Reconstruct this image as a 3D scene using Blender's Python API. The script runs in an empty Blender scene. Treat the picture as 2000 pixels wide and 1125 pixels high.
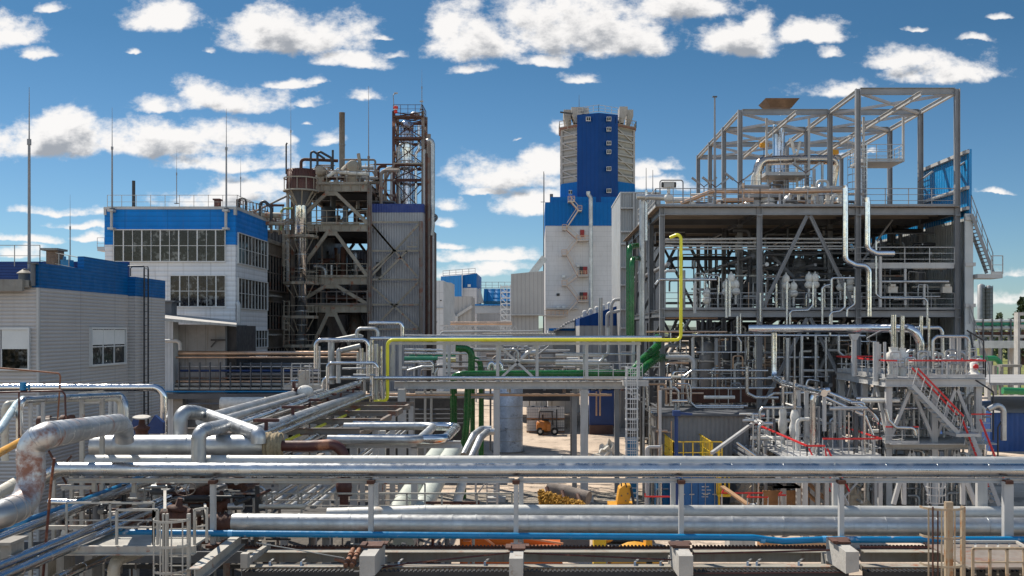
import bpy, math, random
from mathutils import Vector, Matrix
V = Vector
R = math.radians
C = bpy.context.scene.collection
H = 9.5                     # camera height above the yard
# ------------------------------------------------------------------ camera
cam_d = bpy.data.cameras.new('camera'); cam = bpy.data.objects.new('camera', cam_d); C.objects.link(cam)
cam.location = (0, 0, H); cam.rotation_euler = (R(90), 0, 0)
cam_d.sensor_width = 36; cam_d.lens = 36; cam_d.shift_x = -0.025; cam_d.shift_y = 0.04125
cam_d.clip_start = 0.1; cam_d.clip_end = 9000
bpy.context.scene.camera = cam
sc = bpy.context.scene
sc.view_settings.view_transform = 'Standard'; sc.view_settings.look = 'None'
sc.view_settings.exposure = 0.7; sc.view_settings.gamma = 1
def at(px, py, D):          # a measured point of the place: picture bearing and true distance D along the plant's axis
    return V(((px-1050)*D/2000, D, H+(645-py)*D/2000))
def X(px, D): return (px-1050)*D/2000
def Z(py, D): return H+(645-py)*D/2000
# ------------------------------------------------------------------ sky
SUN_EL, SUN_AZ = 50, -42    # azimuth measured from +Y, negative = to the left
w = bpy.data.worlds.new('World'); sc.world = w; w.use_nodes = True
nt = w.node_tree; nt.nodes.clear()
def N(t, kind, **k):
    n = t.nodes.new(kind)
    for a, b in k.items(): setattr(n, a, b)
    return n
def math_(t, op, a, b=None, c=None, clamp=False):
    n = N(t, 'ShaderNodeMath', operation=op); n.use_clamp = clamp
    for i, x in enumerate((a, b, c)):
        if x is None: continue
        if isinstance(x, (int, float)): n.inputs[i].default_value = x
        else: t.links.new(x, n.inputs[i])
    return n.outputs[0]
def vmath(t, op, a, b=None, c=None, out=0):
    n = N(t, 'ShaderNodeVectorMath', operation=op)
    for i, x in enumerate((a, b, c)):
        if x is None: continue
        if isinstance(x, tuple): n.inputs[i].default_value = x
        else: t.links.new(x, n.inputs[i])
    return n.outputs[out]
CLOUDS = [(30,75,62,50),(320,46,72,46),(560,80,135,66),(500,60,60,50),(685,118,68,24),(950,90,105,72),(870,60,40,50),(1120,70,170,90),(1215,90,110,50),
 (1340,25,110,50),(1445,92,78,52),(1478,60,35,40),(1592,74,66,34),(1760,128,80,32),(1860,150,110,42),(1625,186,68,26),(450,206,118,38),(380,190,45,28),(302,214,44,20),
 (95,292,130,62),(110,250,50,32),(290,290,190,50),(440,270,90,34),(537,276,30,22),(640,280,26,20),(720,188,38,18),(620,160,18,10),(450,326,108,24),(430,392,100,36),
 (480,372,80,34),(100,414,64,12),(30,472,60,8),(170,466,24,8),(1000,352,100,46),(1050,330,60,44),(940,373,38,10),(1040,408,72,44),(1275,340,34,28),(1305,368,70,22),
 (865,402,40,20),(870,437,30,16),(940,504,100,14),(905,534,70,22),(960,526,55,14),(1070,122,36,14),(915,133,34,12),(1135,156,32,12),(740,68,14,5),(1975,535,44,13),
 (1945,382,28,5),(200,350,0.1,0.1),(40,505,40,16),(420,560,120,22),(1240,425,50,30),(30,560,90,26),(1965,590,90,20),(80,110,30,14),(100,20,22,12),(400,100,14,8),(260,100,12,6),(770,100,24,10),(800,250,12,6),(560,165,40,10),(600,200,26,10),(1010,270,10,5),(1090,260,18,16),(1700,300,14,6),(1620,110,24,18),(1780,60,16,6),(1900,80,20,8),(1330,330,30,18),(150,440,40,8),(600,240,12,6),(1960,30,18,7),(1640,310,16,6),(300,450,60,10),(880,480,30,7)]
def cloud_group(gname, blobs):
  g = bpy.data.node_groups.new(gname, 'ShaderNodeTree')
  g.interface.new_socket('uv', in_out='INPUT', socket_type='NodeSocketVector')
  g.interface.new_socket('field', in_out='OUTPUT', socket_type='NodeSocketFloat')
  gi = N(g, 'NodeGroupInput'); go = N(g, 'NodeGroupOutput')
  def gnoise(scale, det, rough, vec, out=0):
      n = N(g, 'ShaderNodeTexNoise'); n.noise_dimensions = '3D'
      n.inputs['Scale'].default_value = scale; n.inputs['Detail'].default_value = det; n.inputs['Roughness'].default_value = rough
      g.links.new(vec, n.inputs['Vector']); return n.outputs[out]
  w1 = vmath(g, 'MULTIPLY_ADD', gnoise(11, 5, 0.6, gi.outputs[0], 1), (.055, .03, 0), (-.0275, -.015, 0))
  uvw = vmath(g, 'ADD', gi.outputs[0], w1)
  prev = None
  for (cx, cy, rx, ry) in blobs:
      u0, v0, ru, rv = (cx-1050)/2000, (645-cy)/2000, rx/2000, ry/2000
      a = vmath(g, 'MULTIPLY_ADD', uvw, (1/ru, 1/rv, 0), (-u0/ru, -v0/rv, 0))
      b = vmath(g, 'MULTIPLY_ADD', uvw, (-1/ru, -3.2/rv, 0), (u0/ru, v0*3.2/rv, 0))
      l = vmath(g, 'LENGTH', vmath(g, 'MAXIMUM', a, b), out=1)
      s = math_(g, 'MULTIPLY', math_(g, 'SUBTRACT', 1, l), min(1, 0.45+0.012*ry))
      prev = s if prev is None else math_(g, 'MAXIMUM', prev, s)
  prev = math_(g, 'MAXIMUM', prev, -1.2)
  sv = vmath(g, 'MULTIPLY', gi.outputs[0], (1, 1.5, 1))
  n1 = gnoise(19, 9, 0.62, sv); n2 = gnoise(70, 5, 0.65, sv)
  f = math_(g, 'ADD', math_(g, 'MULTIPLY', prev, 1.0), math_(g, 'MULTIPLY', math_(g, 'SUBTRACT', n1, 0.5), 2.7))
  f = math_(g, 'ADD', f, math_(g, 'MULTIPLY', math_(g, 'SUBTRACT', n2, 0.5), 0.7))
  g.links.new(f, go.inputs[0])
  return g
sky = N(nt, 'ShaderNodeTexSky'); sky.sky_type = 'NISHITA'; sky.sun_disc = False
sky.sun_elevation = R(SUN_EL); sky.sun_rotation = R(SUN_AZ); sky.altitude = 100
sky.air_density = 1.0; sky.dust_density = 0.15; sky.ozone_density = 4.0
hs = N(nt, 'ShaderNodeHueSaturation'); hs.inputs['Saturation'].default_value = 1.0; nt.links.new(sky.outputs[0], hs.inputs['Color'])
tc = N(nt, 'ShaderNodeTexCoord'); sx = N(nt, 'ShaderNodeSeparateXYZ'); nt.links.new(tc.outputs['Generated'], sx.inputs[0])
yy = math_(nt, 'MAXIMUM', math_(nt, 'ABSOLUTE', sx.outputs[1]), 0.12)
cx_ = N(nt, 'ShaderNodeCombineXYZ')
nt.links.new(math_(nt, 'DIVIDE', sx.outputs[0], yy), cx_.inputs[0]); nt.links.new(math_(nt, 'DIVIDE', sx.outputs[2], yy), cx_.inputs[1])
nt.links.new(math_(nt, 'MULTIPLY', sx.outputs[1], 0.6), cx_.inputs[2])
G_ALL = cloud_group('cloud_field', CLOUDS); G_BIG = cloud_group('cloud_shade', [c for c in CLOUDS if c[2] > 74 and c[3] > 23])
tm = N(nt, 'ShaderNodeMix', data_type='RGBA'); nt.links.new(math_(nt, 'MULTIPLY', math_(nt, 'SUBTRACT', sx.outputs[2], 0.03), 4.2, clamp=True), tm.inputs['Factor'])
tm.inputs['A'].default_value = (.46,.58,.68,1); tm.inputs['B'].default_value = (.245,.41,.475,1)
yf = math_(nt, 'MULTIPLY', math_(nt, 'ADD', sx.outputs[1], 0.2), 2.5, clamp=True)      # sky behind the viewer brightened and warmed as added fill light
tm2 = N(nt, 'ShaderNodeMix', data_type='RGBA'); nt.links.new(yf, tm2.inputs['Factor']); tm2.inputs['A'].default_value = (1.65,1.33,1.05,1); nt.links.new(tm.outputs['Result'], tm2.inputs['B'])
TINT = vmath(nt, 'MULTIPLY', hs.outputs[0], tm2.outputs['Result'])
def fld(off, g):
    q = N(nt, 'ShaderNodeGroup'); q.node_tree = g
    nt.links.new(vmath(nt, 'ADD', cx_.outputs[0], off), q.inputs[0]); return q.outputs[0]
def smooth(t, x, lo, hi, a=0, b=1):
    m = N(t, 'ShaderNodeMapRange', interpolation_type='SMOOTHSTEP')
    t.links.new(x, m.inputs['Value'])
    for k, v_ in (('From Min', lo), ('From Max', hi), ('To Min', a), ('To Max', b)): m.inputs[k].default_value = v_
    return m.outputs[0]
f0 = fld((0, 0, 0), G_ALL); f1 = fld((-0.004, 0.011, 0), G_BIG)
f0 = math_(nt, 'ADD', f0, math_(nt, 'MULTIPLY', math_(nt, 'SUBTRACT', 1, yf), 0.18))  # extra cloud behind the viewer, part of the added fill
dens = smooth(nt, f0, -0.32, 0.46, 0, 0.95)
lit = smooth(nt, f1, 0.2, 1.05, 1, 0)
cr = N(nt, 'ShaderNodeMix', data_type='RGBA')
nt.links.new(lit, cr.inputs['Factor'])
cr.inputs['A'].default_value = (2.7, 2.85, 3.1, 1); cr.inputs['B'].default_value = (7.3, 7.1, 6.9, 1)
mx = N(nt, 'ShaderNodeMix', data_type='RGBA')
nt.links.new(dens, mx.inputs['Factor']); nt.links.new(TINT, mx.inputs['A']); nt.links.new(cr.outputs['Result'], mx.inputs['B'])
bg = N(nt, 'ShaderNodeBackground'); bg.inputs['Strength'].default_value = 0.085
w.cycles.sampling_method = 'MANUAL'; w.cycles.sample_map_resolution = 256
wo = N(nt, 'ShaderNodeOutputWorld'); fin = vmath(nt, 'SCALE', mx.outputs['Result']); nt.links.new(math_(nt, 'ADD', 1, math_(nt, 'MULTIPLY', math_(nt, 'SUBTRACT', 1, yf), 0.5)), fin.node.inputs['Scale'])  # sky behind the viewer scaled up as added fill
nt.links.new(fin, bg.inputs[0]); nt.links.new(bg.outputs[0], wo.inputs[0])
# ------------------------------------------------------------------ sun
sd = bpy.data.lights.new('sun', 'SUN'); sun = bpy.data.objects.new('sun', sd); C.objects.link(sun)
sd.energy = 4.2; sd.angle = R(0.5); sd.color = (1, 0.93, 0.82)
_d = V((math.sin(R(SUN_AZ))*math.cos(R(SUN_EL)), math.cos(R(SUN_AZ))*math.cos(R(SUN_EL)), math.sin(R(SUN_EL))))
sun.rotation_euler = _d.to_track_quat('Z', 'Y').to_euler()
sun.location = (-60, 60, 120)
# ------------------------------------------------------------------ materials
_mats = {}
def mat(name, col, rough=0.5, metal=0.0, var=0.12, vscale=0.6, dirt=0.0, dirtcol=(0.12,0.08,0.05), dirtscale=1.2, corr=None, per=0.2, cdepth=0.02, cdark=0.25, bump=0.15, bscale=14, streak=0.0, joints=None, spec=0.5, cells=0):
    """procedural surface: base colour with soft wear, optional rust patches, corrugation (axis 'x','y','z') and panel joints"""
    if name in _mats: return _mats[name]
    m = bpy.data.materials.new(name); m.use_nodes = True; t = m.node_tree; bs = t.nodes['Principled BSDF']
    tc = N(t, 'ShaderNodeTexCoord').outputs['Object']
    def noise(s, d=4, r=0.55, vec=None, out=0):
        n = N(t, 'ShaderNodeTexNoise'); n.inputs['Scale'].default_value = s; n.inputs['Detail'].default_value = d; n.inputs['Roughness'].default_value = r
        t.links.new(vec if vec is not None else tc, n.inputs['Vector']); return n.outputs[out]
    def mixc(fac, a, b):
        q = N(t, 'ShaderNodeMix', data_type='RGBA')
        for s, x in (('Factor', fac), ('A', a), ('B', b)):
            if isinstance(x, tuple): q.inputs[s].default_value = x if len(x) == 4 else (*x, 1)
            elif isinstance(x, (int, float)): q.inputs[s].default_value = x
            else: t.links.new(x, q.inputs[s])
        return q.outputs['Result']
    lo = tuple(c*(1-var) for c in col); hi = tuple(min(1, c*(1+var)) for c in col)
    c = mixc(smooth(t, noise(vscale), 0.3, 0.7), lo, hi)
    c = mixc(smooth(t, noise(vscale*9, 3), 0.35, 0.7, 0, 0.5*var/0.12*0.5), c, tuple(x*(1-1.3*var) for x in col))
    if streak:
        st = noise(5, 4, 0.6, vmath(t, 'MULTIPLY', tc, (1, 1, 0.07)))
        c = mixc(smooth(t, st, 0.5, 0.75, 0, streak), c, dirtcol)
    hgt = noise(bscale, 3)
    bsrc = None
    if corr:
        wv = N(t, 'ShaderNodeTexWave', wave_type='BANDS', bands_direction=corr.upper(), wave_profile='SIN')
        t.links.new(tc, wv.inputs['Vector']); wv.inputs['Scale'].default_value = 0.314/per
        bsrc = wv.outputs['Fac']
        c = mixc(smooth(t, bsrc, 0.25, 0.0, 0, cdark), c, tuple(x*0.45 for x in col))
    if joints:
        ax, sp = joints
        s3 = N(t, 'ShaderNodeSeparateXYZ'); t.links.new(tc, s3.inputs[0])
        for a_, p_ in zip(ax, sp):
            q = math_(t, 'PINGPONG', s3.outputs['xyz'.index(a_)], p_/2)
            c = mixc(smooth(t, q, 0.045, 0.02, 0, 0.5), c, tuple(x*0.5 for x in col))
    if dirt:
        d = smooth(t, noise(dirtscale, 8, 0.68), 0.62-dirt*0.3, 0.72-dirt*0.25)
        c = mixc(d, c, mixc(noise(dirtscale*6), dirtcol, tuple(x*2.2 for x in dirtcol)))
        if metal:
            t.links.new(math_(t, 'MULTIPLY', math_(t, 'SUBTRACT', 1, d), metal), bs.inputs['Metallic'])
    if cells:            # rooms behind the glass: some panes have something pale close behind them
        wn = N(t, 'ShaderNodeTexWhiteNoise', noise_dimensions='3D')
        t.links.new(vmath(t, 'FLOOR', vmath(t, 'MULTIPLY_ADD', tc, (1/cells, 1/cells, 1/cells), (.31, .37, .5))), wn.inputs['Vector'])
        c = mixc(smooth(t, math_(t, 'MULTIPLY', wn.outputs['Value'], smooth(t, noise(3.5), 0.35, 0.65, .3, 1)), 0.45, 0.9), c, (0.13, 0.135, 0.13))
    if metal > 0.3:      # each cladding sheet has its own tone
        wn = N(t, 'ShaderNodeTexWhiteNoise', noise_dimensions='3D')
        t.links.new(vmath(t, 'FLOOR', vmath(t, 'MULTIPLY_ADD', tc, (.8, .8, .8), (.5, .5, .5))), wn.inputs['Vector'])
        c = mixc(math_(t, 'MULTIPLY', wn.outputs['Value'], 0.45), c, tuple(x*0.66 for x in col))
    t.links.new(c, bs.inputs['Base Color'])
    if not dirt: bs.inputs['Metallic'].default_value = metal
    t.links.new(smooth(t, noise(vscale*5, 5), 0.3, 0.7, max(0.02, rough-0.08), min(1, rough+0.1)), bs.inputs['Roughness'])
    bs.inputs['Specular IOR Level'].default_value = spec
    bp = N(t, 'ShaderNodeBump'); bp.inputs['Strength'].default_value = bump; bp.inputs['Distance'].default_value = 0.02
    t.links.new(hgt, bp.inputs['Height']); last = bp
    if bsrc is not None:
        b2 = N(t, 'ShaderNodeBump'); b2.inputs['Strength'].default_value = 0.9; b2.inputs['Distance'].default_value = cdepth
        t.links.new(bsrc, b2.inputs['Height']); t.links.new(bp.outputs[0], b2.inputs['Normal']); last = b2
    t.links.new(last.outputs[0], bs.inputs['Normal'])
    _mats[name] = m; return m
RUST = (0.16, 0.055, 0.025)
alu = mat('aluminium_cladding', (0.54,0.55,0.555), 0.30, 1.0, 0.16, 0.8, bump=0.2, bscale=2.2, streak=0.12)
chrome = mat('bright_cladding', (0.62,0.63,0.65), 0.15, 1.0, 0.08, 0.8, bump=0.22, bscale=5)
galv = mat('galvanised_cladding', (0.46,0.47,0.475), 0.43, 0.8, 0.18, 1.0, bump=0.2, bscale=3, streak=0.2)
dull = mat('dull_insulation', (0.36,0.36,0.34), 0.55, 0.35, 0.15, 0.8, bump=0.25, bscale=6, streak=0.25)
galvrust = mat('galvanised_rusty', (0.48,0.49,0.50), 0.45, 0.8, 0.15, 0.7, dirt=0.26, dirtcol=(0.13,0.045,0.022), dirtscale=0.9)
lgrey = mat('light_grey_paint', (0.41,0.405,0.395), 0.5, 0, 0.10, 0.8, streak=0.2)
wornw = mat('worn_white_paint', (0.40,0.375,0.33), 0.6, 0, 0.15, 0.9, dirt=0.12, dirtcol=RUST, dirtscale=2.5, streak=0.3)
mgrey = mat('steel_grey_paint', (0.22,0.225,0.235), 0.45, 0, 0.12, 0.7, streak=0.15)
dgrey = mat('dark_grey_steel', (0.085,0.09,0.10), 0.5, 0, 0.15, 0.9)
black = mat('black_steel', (0.025,0.025,0.028), 0.5, 0, 0.2)
beige = mat('old_beige_paint', (0.30,0.26,0.20), 0.65, 0, 0.18, 0.8, dirt=0.22, dirtcol=RUST, dirtscale=1.6, streak=0.4)
oldst = mat('old_weathered_steel', (0.20,0.17,0.145), 0.65, 0, 0.2, 0.8, dirt=0.35, dirtcol=(0.12,0.05,0.03), dirtscale=1.2, streak=0.4)
rust = mat('rusty_steel', (0.085,0.032,0.019), 0.75, 0, 0.3, 2.0, bump=0.5)
redox = mat('red_oxide_paint', (0.075,0.018,0.013), 0.5, 0, 0.25, 1.2, dirt=0.15, dirtcol=(0.2,0.08,0.04))
conc = mat('concrete', (0.40,0.385,0.36), 0.85, 0, 0.14, 1.2, bump=0.5, bscale=9, streak=0.35)
concd = mat('dirty_concrete', (0.24,0.225,0.20), 0.85, 0, 0.2, 1.0, bump=0.5, bscale=9, streak=0.5)
blue = mat('blue_pipe_paint', (0.002,0.17,0.36), 0.35, 0, 0.10, 1.0, dirt=0.03, dirtcol=(0.3,0.3,0.3), dirtscale=3)
navy = mat('navy_paint', (0.004,0.035,0.15), 0.45, 0, 0.1, 1.0, streak=0.1)
green = mat('green_paint', (0.006,0.10,0.018), 0.25, 0, 0.25, 1.0, bump=0.03, streak=0.15)
teal = mat('teal_paint', (0.02,0.20,0.12), 0.4, 0, 0.15, 1.0)
yellow = mat('yellow_paint', (0.72,0.66,0.03), 0.35, 0, 0.10, 1.0, bump=0.03, streak=0.12)
amber = mat('amber_paint', (0.62,0.30,0.02), 0.4, 0, 0.12, 1.0, dirt=0.08, dirtcol=(0.15,0.1,0.05))
yrail = mat('yellow_railing_paint', (0.68,0.44,0.02), 0.45, 0, 0.1, 1.0)
red = mat('red_paint', (0.55,0.02,0.02), 0.4, 0, 0.1, 1.0)
orange = mat('orange_paint', (0.60,0.13,0.008), 0.35, 0, 0.12, 1.0, dirt=0.06)
copper = mat('tan_pipe_cladding', (0.55,0.38,0.27), 0.38, 0.75, 0.15, 0.8)
rope = mat('rope_wrapping', (0.34,0.27,0.17), 0.95, 0, 0.3, 6, bump=1.0, bscale=20)
wrap = mat('white_fabric_wrap', (0.62,0.60,0.55), 0.9, 0, 0.15, 3, bump=0.9, bscale=9)
wood = mat('plywood', (0.38,0.19,0.08), 0.7, 0, 0.2, 1.5, streak=0.3)
ochre = mat('ochre_mineral_wool', (0.48,0.25,0.03), 0.95, 0, 0.45, 5, bump=1.0, bscale=16)
tan = mat('tan_tarpaulin', (0.45,0.36,0.26), 0.9, 0, 0.2, 2, bump=0.8, bscale=5)
glass = mat('dark_window_glass', (0.018,0.02,0.022), 0.07, 0, 0.6, 0.8, bump=0.02, spec=0.8)
wframe = mat('white_window_frame', (0.55,0.55,0.54), 0.5, 0, 0.06)
blind = mat('white_blind', (0.62,0.62,0.60), 0.7, 0, 0.08, 0.8)
tyre = mat('tyre_rubber', (0.02,0.02,0.02), 0.8, 0, 0.2)
redlamp = mat('red_lantern', (0.6,0.03,0.02), 0.3, 0, 0.1)
# ------------------------------------------------------------------ mesh building
class MB:
    def __init__(s): s.v = []; s.f = []; s.sm = []
    def add(s, vs, fs, smooth=False):
        o = len(s.v); s.v += [tuple(q) for q in vs]; s.f += [tuple(i+o for i in f) for f in fs]; s.sm += [smooth]*len(fs); return s
    def box(s, x0, x1, y0, y1, z0, z1):
        if x0 > x1: x0, x1 = x1, x0
        if y0 > y1: y0, y1 = y1, y0
        if z0 > z1: z0, z1 = z1, z0
        return s.add([(x0,y0,z0),(x1,y0,z0),(x1,y1,z0),(x0,y1,z0),(x0,y0,z1),(x1,y0,z1),(x1,y1,z1),(x0,y1,z1)],
              [(0,3,2,1),(4,5,6,7),(0,1,5,4),(1,2,6,5),(2,3,7,6),(3,0,4,7)])
    def frame(s, a, b):
        d = (V(b)-V(a)); L = d.length; d = d.normalized()
        up = V((0,0,1)) if abs(d.z) < 0.95 else V((0,1,0))
        x = d.cross(up).normalized(); y = x.cross(d).normalized(); return d, x, y, L
    def bar(s, a, b, w=0.1, h=None):
        h = w if h is None else h; d, x, y, L = s.frame(a, b); a = V(a); b = V(b)
        q = [(-w/2,-h/2),(w/2,-h/2),(w/2,h/2),(-w/2,h/2)]
        vs = [a+x*i+y*j for i, j in q]+[b+x*i+y*j for i, j in q]
        return s.add(vs, [(0,1,2,3),(7,6,5,4),(0,4,5,1),(1,5,6,2),(2,6,7,3),(3,7,4,0)])
    def ibeam(s, a, b, w=0.2, h=0.3, t=0.025, tf=None):
        """H-section; flanges are square to the 'h' direction"""
        tf = tf or t*1.3; d, x, y, L = s.frame(a, b); a = V(a); b = V(b)
        q = [(-w/2,-h/2),(w/2,-h/2),(w/2,-h/2+tf),(t/2,-h/2+tf),(t/2,h/2-tf),(w/2,h/2-tf),(w/2,h/2),(-w/2,h/2),(-w/2,h/2-tf),(-t/2,h/2-tf),(-t/2,-h/2+tf),(-w/2,-h/2+tf)]
        vs = [a+x*i+y*j for i, j in q]+[b+x*i+y*j for i, j in q]; n = 12
        fs = [(i, i+n, (i+1) % n+n, (i+1) % n) for i in range(n)]
        for o, flip in ((0, 0), (n, 1)):
            for f in ((0,1,2,3,10,11),(3,4,9,10),(9,4,5,6,7,8)):
                f = tuple(i+o for i in f); fs.append(f[::-1] if flip else f)
        return s.add(vs, fs)
    def cyl(s, a, b, r, r2=None, n=14, caps=True):
        r2 = r if r2 is None else r2; d, x, y, L = s.frame(a, b); a = V(a); b = V(b); vs = []
        for p, q in ((a, r), (b, r2)):
            for i in range(n):
                t = 2*math.pi*i/n; vs.append(p+x*(q*math.cos(t))+y*(q*math.sin(t)))
        s.add(vs, [(i, i+n, (i+1) % n+n, (i+1) % n) for i in range(n)], True)
        if caps: s.add(vs, [tuple(range(n)), tuple(range(2*n-1, n-1, -1))])
        return s
    def lathe(s, prof, o=(0,0,0), axis=(0,0,1), n=20, smooth=True):
        """profile of (radius, height) pairs turned about the axis through o"""
        o = V(o); d, x, y, L = s.frame(o, o+V(axis)); vs = []
        for r, h in prof:
            for i in range(n):
                t = 2*math.pi*i/n; vs.append(o+d*h+x*(r*math.cos(t))+y*(r*math.sin(t)))
        fs = []
        for k in range(len(prof)-1):
            for i in range(n): fs.append((k*n+i, (k+1)*n+i, (k+1)*n+(i+1) % n, k*n+(i+1) % n))
        s.add(vs, fs, smooth)
        if prof[0][0] > 1e-4: s.add(vs[:n], [tuple(range(n))])
        if prof[-1][0] > 1e-4: s.add(vs[-n:], [tuple(range(n-1, -1, -1))])
        return s
    def prism(s, poly, axis, a, b):
        """poly of 2-D points extruded along axis 'x','y' or 'z' from a to b"""
        def p3(p, h): return {'y': (p[0], h, p[1]), 'x': (h, p[0], p[1]), 'z': (p[0], p[1], h)}[axis]
        n = len(poly); vs = [p3(p, a) for p in poly]+[p3(p, b) for p in poly]
        return s.add(vs, [tuple(range(n)), tuple(range(2*n-1, n-1, -1))]+[(i, i+n, (i+1) % n+n, (i+1) % n) for i in range(n)])
    def path(s, pts, bend, seg=5):
        pts = [V(p) for p in pts]; out = [pts[0]]; arcs = []
        for i in range(1, len(pts)-1):
            p0, p1, p2 = pts[i-1], pts[i], pts[i+1]; a = (p0-p1); b = (p2-p1)
            la, lb = a.length, b.length
            if la < 1e-6 or lb < 1e-6: continue
            a = a/la; b = b/lb; ang = a.angle(b)
            if ang > math.pi-0.02: out.append(p1); continue
            tl = min(bend/math.tan(ang/2), la*0.49, lb*0.49); rr = tl*math.tan(ang/2)
            c = p1+(a+b).normalized()*(rr/math.sin(ang/2)); s0 = p1+a*tl-c; s1 = p1+b*tl-c
            th = s0.angle(s1); start = len(out)
            for k in range(seg+1):
                u = k/seg; out.append(c+(s0*math.sin((1-u)*th)+s1*math.sin(u*th))/math.sin(th))
            arcs.append((start, len(out)-1))
        out.append(pts[-1]); return out, arcs
    def sweep(s, out, r, n=12, caps=True):
        d = (out[1]-out[0]).normalized(); up = V((0,0,1)) if abs(d.z) < 0.9 else V((0,1,0))
        x = d.cross(up).normalized(); vs = []
        for i, p in enumerate(out):
            if i == 0: t = d
            elif i == len(out)-1: t = (out[-1]-out[-2]).normalized()
            else: t = ((out[i+1]-p).normalized()+(p-out[i-1]).normalized()).normalized()
            x = (x-t*x.dot(t)).normalized(); y = t.cross(x)
            for k in range(n):
                q = 2*math.pi*k/n; vs.append(p+x*(r*math.cos(q))+y*(r*math.sin(q)))
        m = len(out); fs = [(i*n+k, i*n+(k+1) % n, (i+1)*n+(k+1) % n, (i+1)*n+k) for i in range(m-1) for k in range(n)]
        s.add(vs, fs, True)
        if caps: s.add(vs, [tuple(range(n-1, -1, -1)), tuple((m-1)*n+k for k in range(n))])
        return s
    def tube(s, pts, r, bend=None, n=12, seg=5, seam=0):
        bend = 2.2*r if bend is None else bend
        out, arcs = s.path(pts, bend, seg); s.sweep(out, r, n)
        if seam:
            ins = set()
            for a, b in arcs: ins.update(range(a, b))
            acc = 0.3*seam
            for i in range(len(out)-1):
                L = (out[i+1]-out[i]).length
                if i in ins: continue
                d = (out[i+1]-out[i])/max(L, 1e-6); t = acc
                while t < L-0.05:
                    p = out[i]+d*t; s.cyl(p-d*0.02, p+d*0.02, r*1.025+0.002, n=n); t += seam
            for a, b in arcs:
                for i in (a, b):
                    j = i+1 if i == a else i-1
                    d = (out[j]-out[i]).normalized(); s.cyl(out[i]-d*0.02, out[i]+d*0.02, r*1.03+0.003, n=n)
        return s
    def sphere(s, c, r, n=12, m=8, sq=(1,1,1)):
        vs = []; c = V(c)
        for j in range(m+1):
            a = math.pi*j/m
            for i in range(n):
                b = 2*math.pi*i/n; vs.append((c.x+r*sq[0]*math.sin(a)*math.cos(b), c.y+r*sq[1]*math.sin(a)*math.sin(b), c.z+r*sq[2]*math.cos(a)))
        return s.add(vs, [(j*n+i, (j+1)*n+i, (j+1)*n+(i+1) % n, j*n+(i+1) % n) for j in range(m) for i in range(n)], True)
    def build(s, name, m, parent=None, label=None):
        me = bpy.data.meshes.new(name)
        off = V((0,0,0)); p = parent
        while p is not None: off += p.location; p = p.parent
        vs = [tuple(V(q)-off) for q in s.v]
        me.from_pydata(vs, [], s.f); me.polygons.foreach_set('use_smooth', s.sm); me.materials.append(m); me.update()
        o = bpy.data.objects.new(name, me); C.objects.link(o); o.parent = parent
        if label: o['label'] = label
        return o
def tag(o, label, cat, group=None, kind=None):
    if label: o['label'] = label
    if cat: o['category'] = cat
    if group: o['group'] = group
    if kind: o['kind'] = kind
    return o
def thing(name, label, cat, loc, group=None):
    o = bpy.data.objects.new(name, None); C.objects.link(o); o.location = loc; o.empty_display_size = 0.3
    return tag(o, label, cat, group)
def dup(root, loc, label, group=None, rot=None):
    r = root.copy(); C.objects.link(r); r.location = loc; r['label'] = label
    if rot is not None: r.rotation_euler = rot
    if group: r['group'] = group
    for ch in list(root.children):
        c = ch.copy(); C.objects.link(c); c.parent = r
        for gch in list(ch.children):
            d = gch.copy(); C.objects.link(d); d.parent = c
    return r
CLUT = []      # small pipes beyond the three hundred largest: joined into one object at the end
def pipe(pts, r, m, label, name='pipe', cat='pipe', group=None, bend=None, n=12, seg=5, seam=0, flange=False):
    """one pipe run: a mesh of its own with bends and cladding seams; with flange=True its flanges are parts"""
    k = MB().tube(pts, r, bend, n, seg, seam)
    if group: CLUT.append((k, m)); return None
    if flange:
        root = thing(name, label, cat, pts[0], group); k.build('pipe_run', m, root)
        for p, q in ((pts[0], pts[1]), (pts[-1], pts[-2])):
            d = (V(q)-V(p)).normalized()
            MB().cyl(V(p)-d*0.05, V(p)+d*0.06, r*1.5, n=16).build('flange', rust, root)
        return root
    o = MB(); o.v = [tuple(V(q)-V(pts[0])) for q in k.v]; o.f = k.f; o.sm = k.sm
    ob = o.build(name, m); ob.location = pts[0]
    return tag(ob, label, cat, group)
def rail_mb(a, b, h=1.1, post=1.5, w=0.045, mids=2, toe=True, top=True, ends=True):
    """railing posts and lower rails from a to b (deck level)"""
    k = MB(); a = V(a); b = V(b); L = (b-a).length; n = max(1, round(L/post)); up = V((0,0,h))
    for i in range(n+1):
        p = a+(b-a)*(i/n); k.bar(p, p+up, w)
    for j in range(1, mids+1): k.bar(a+up*(j/(mids+1)), b+up*(j/(mids+1)), w*0.7)
    if top: k.bar(a+up, b+up, w)
    if toe: k.bar(a+V((0,0,0.08)), b+V((0,0,0.08)), 0.012, 0.14)
    return k
def railing(parent, a, b, m, h=1.1, post=1.5, w=0.045, mids=2, redtop=None, name='railing'):
    o = rail_mb(a, b, h, post, w, mids, top=redtop is None).build(name, m, parent)
    if redtop is not None:
        up = V((0,0,h)); MB().bar(V(a)+up, V(b)+up, w*1.7).build('handrail', redtop, o)
    return o
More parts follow.
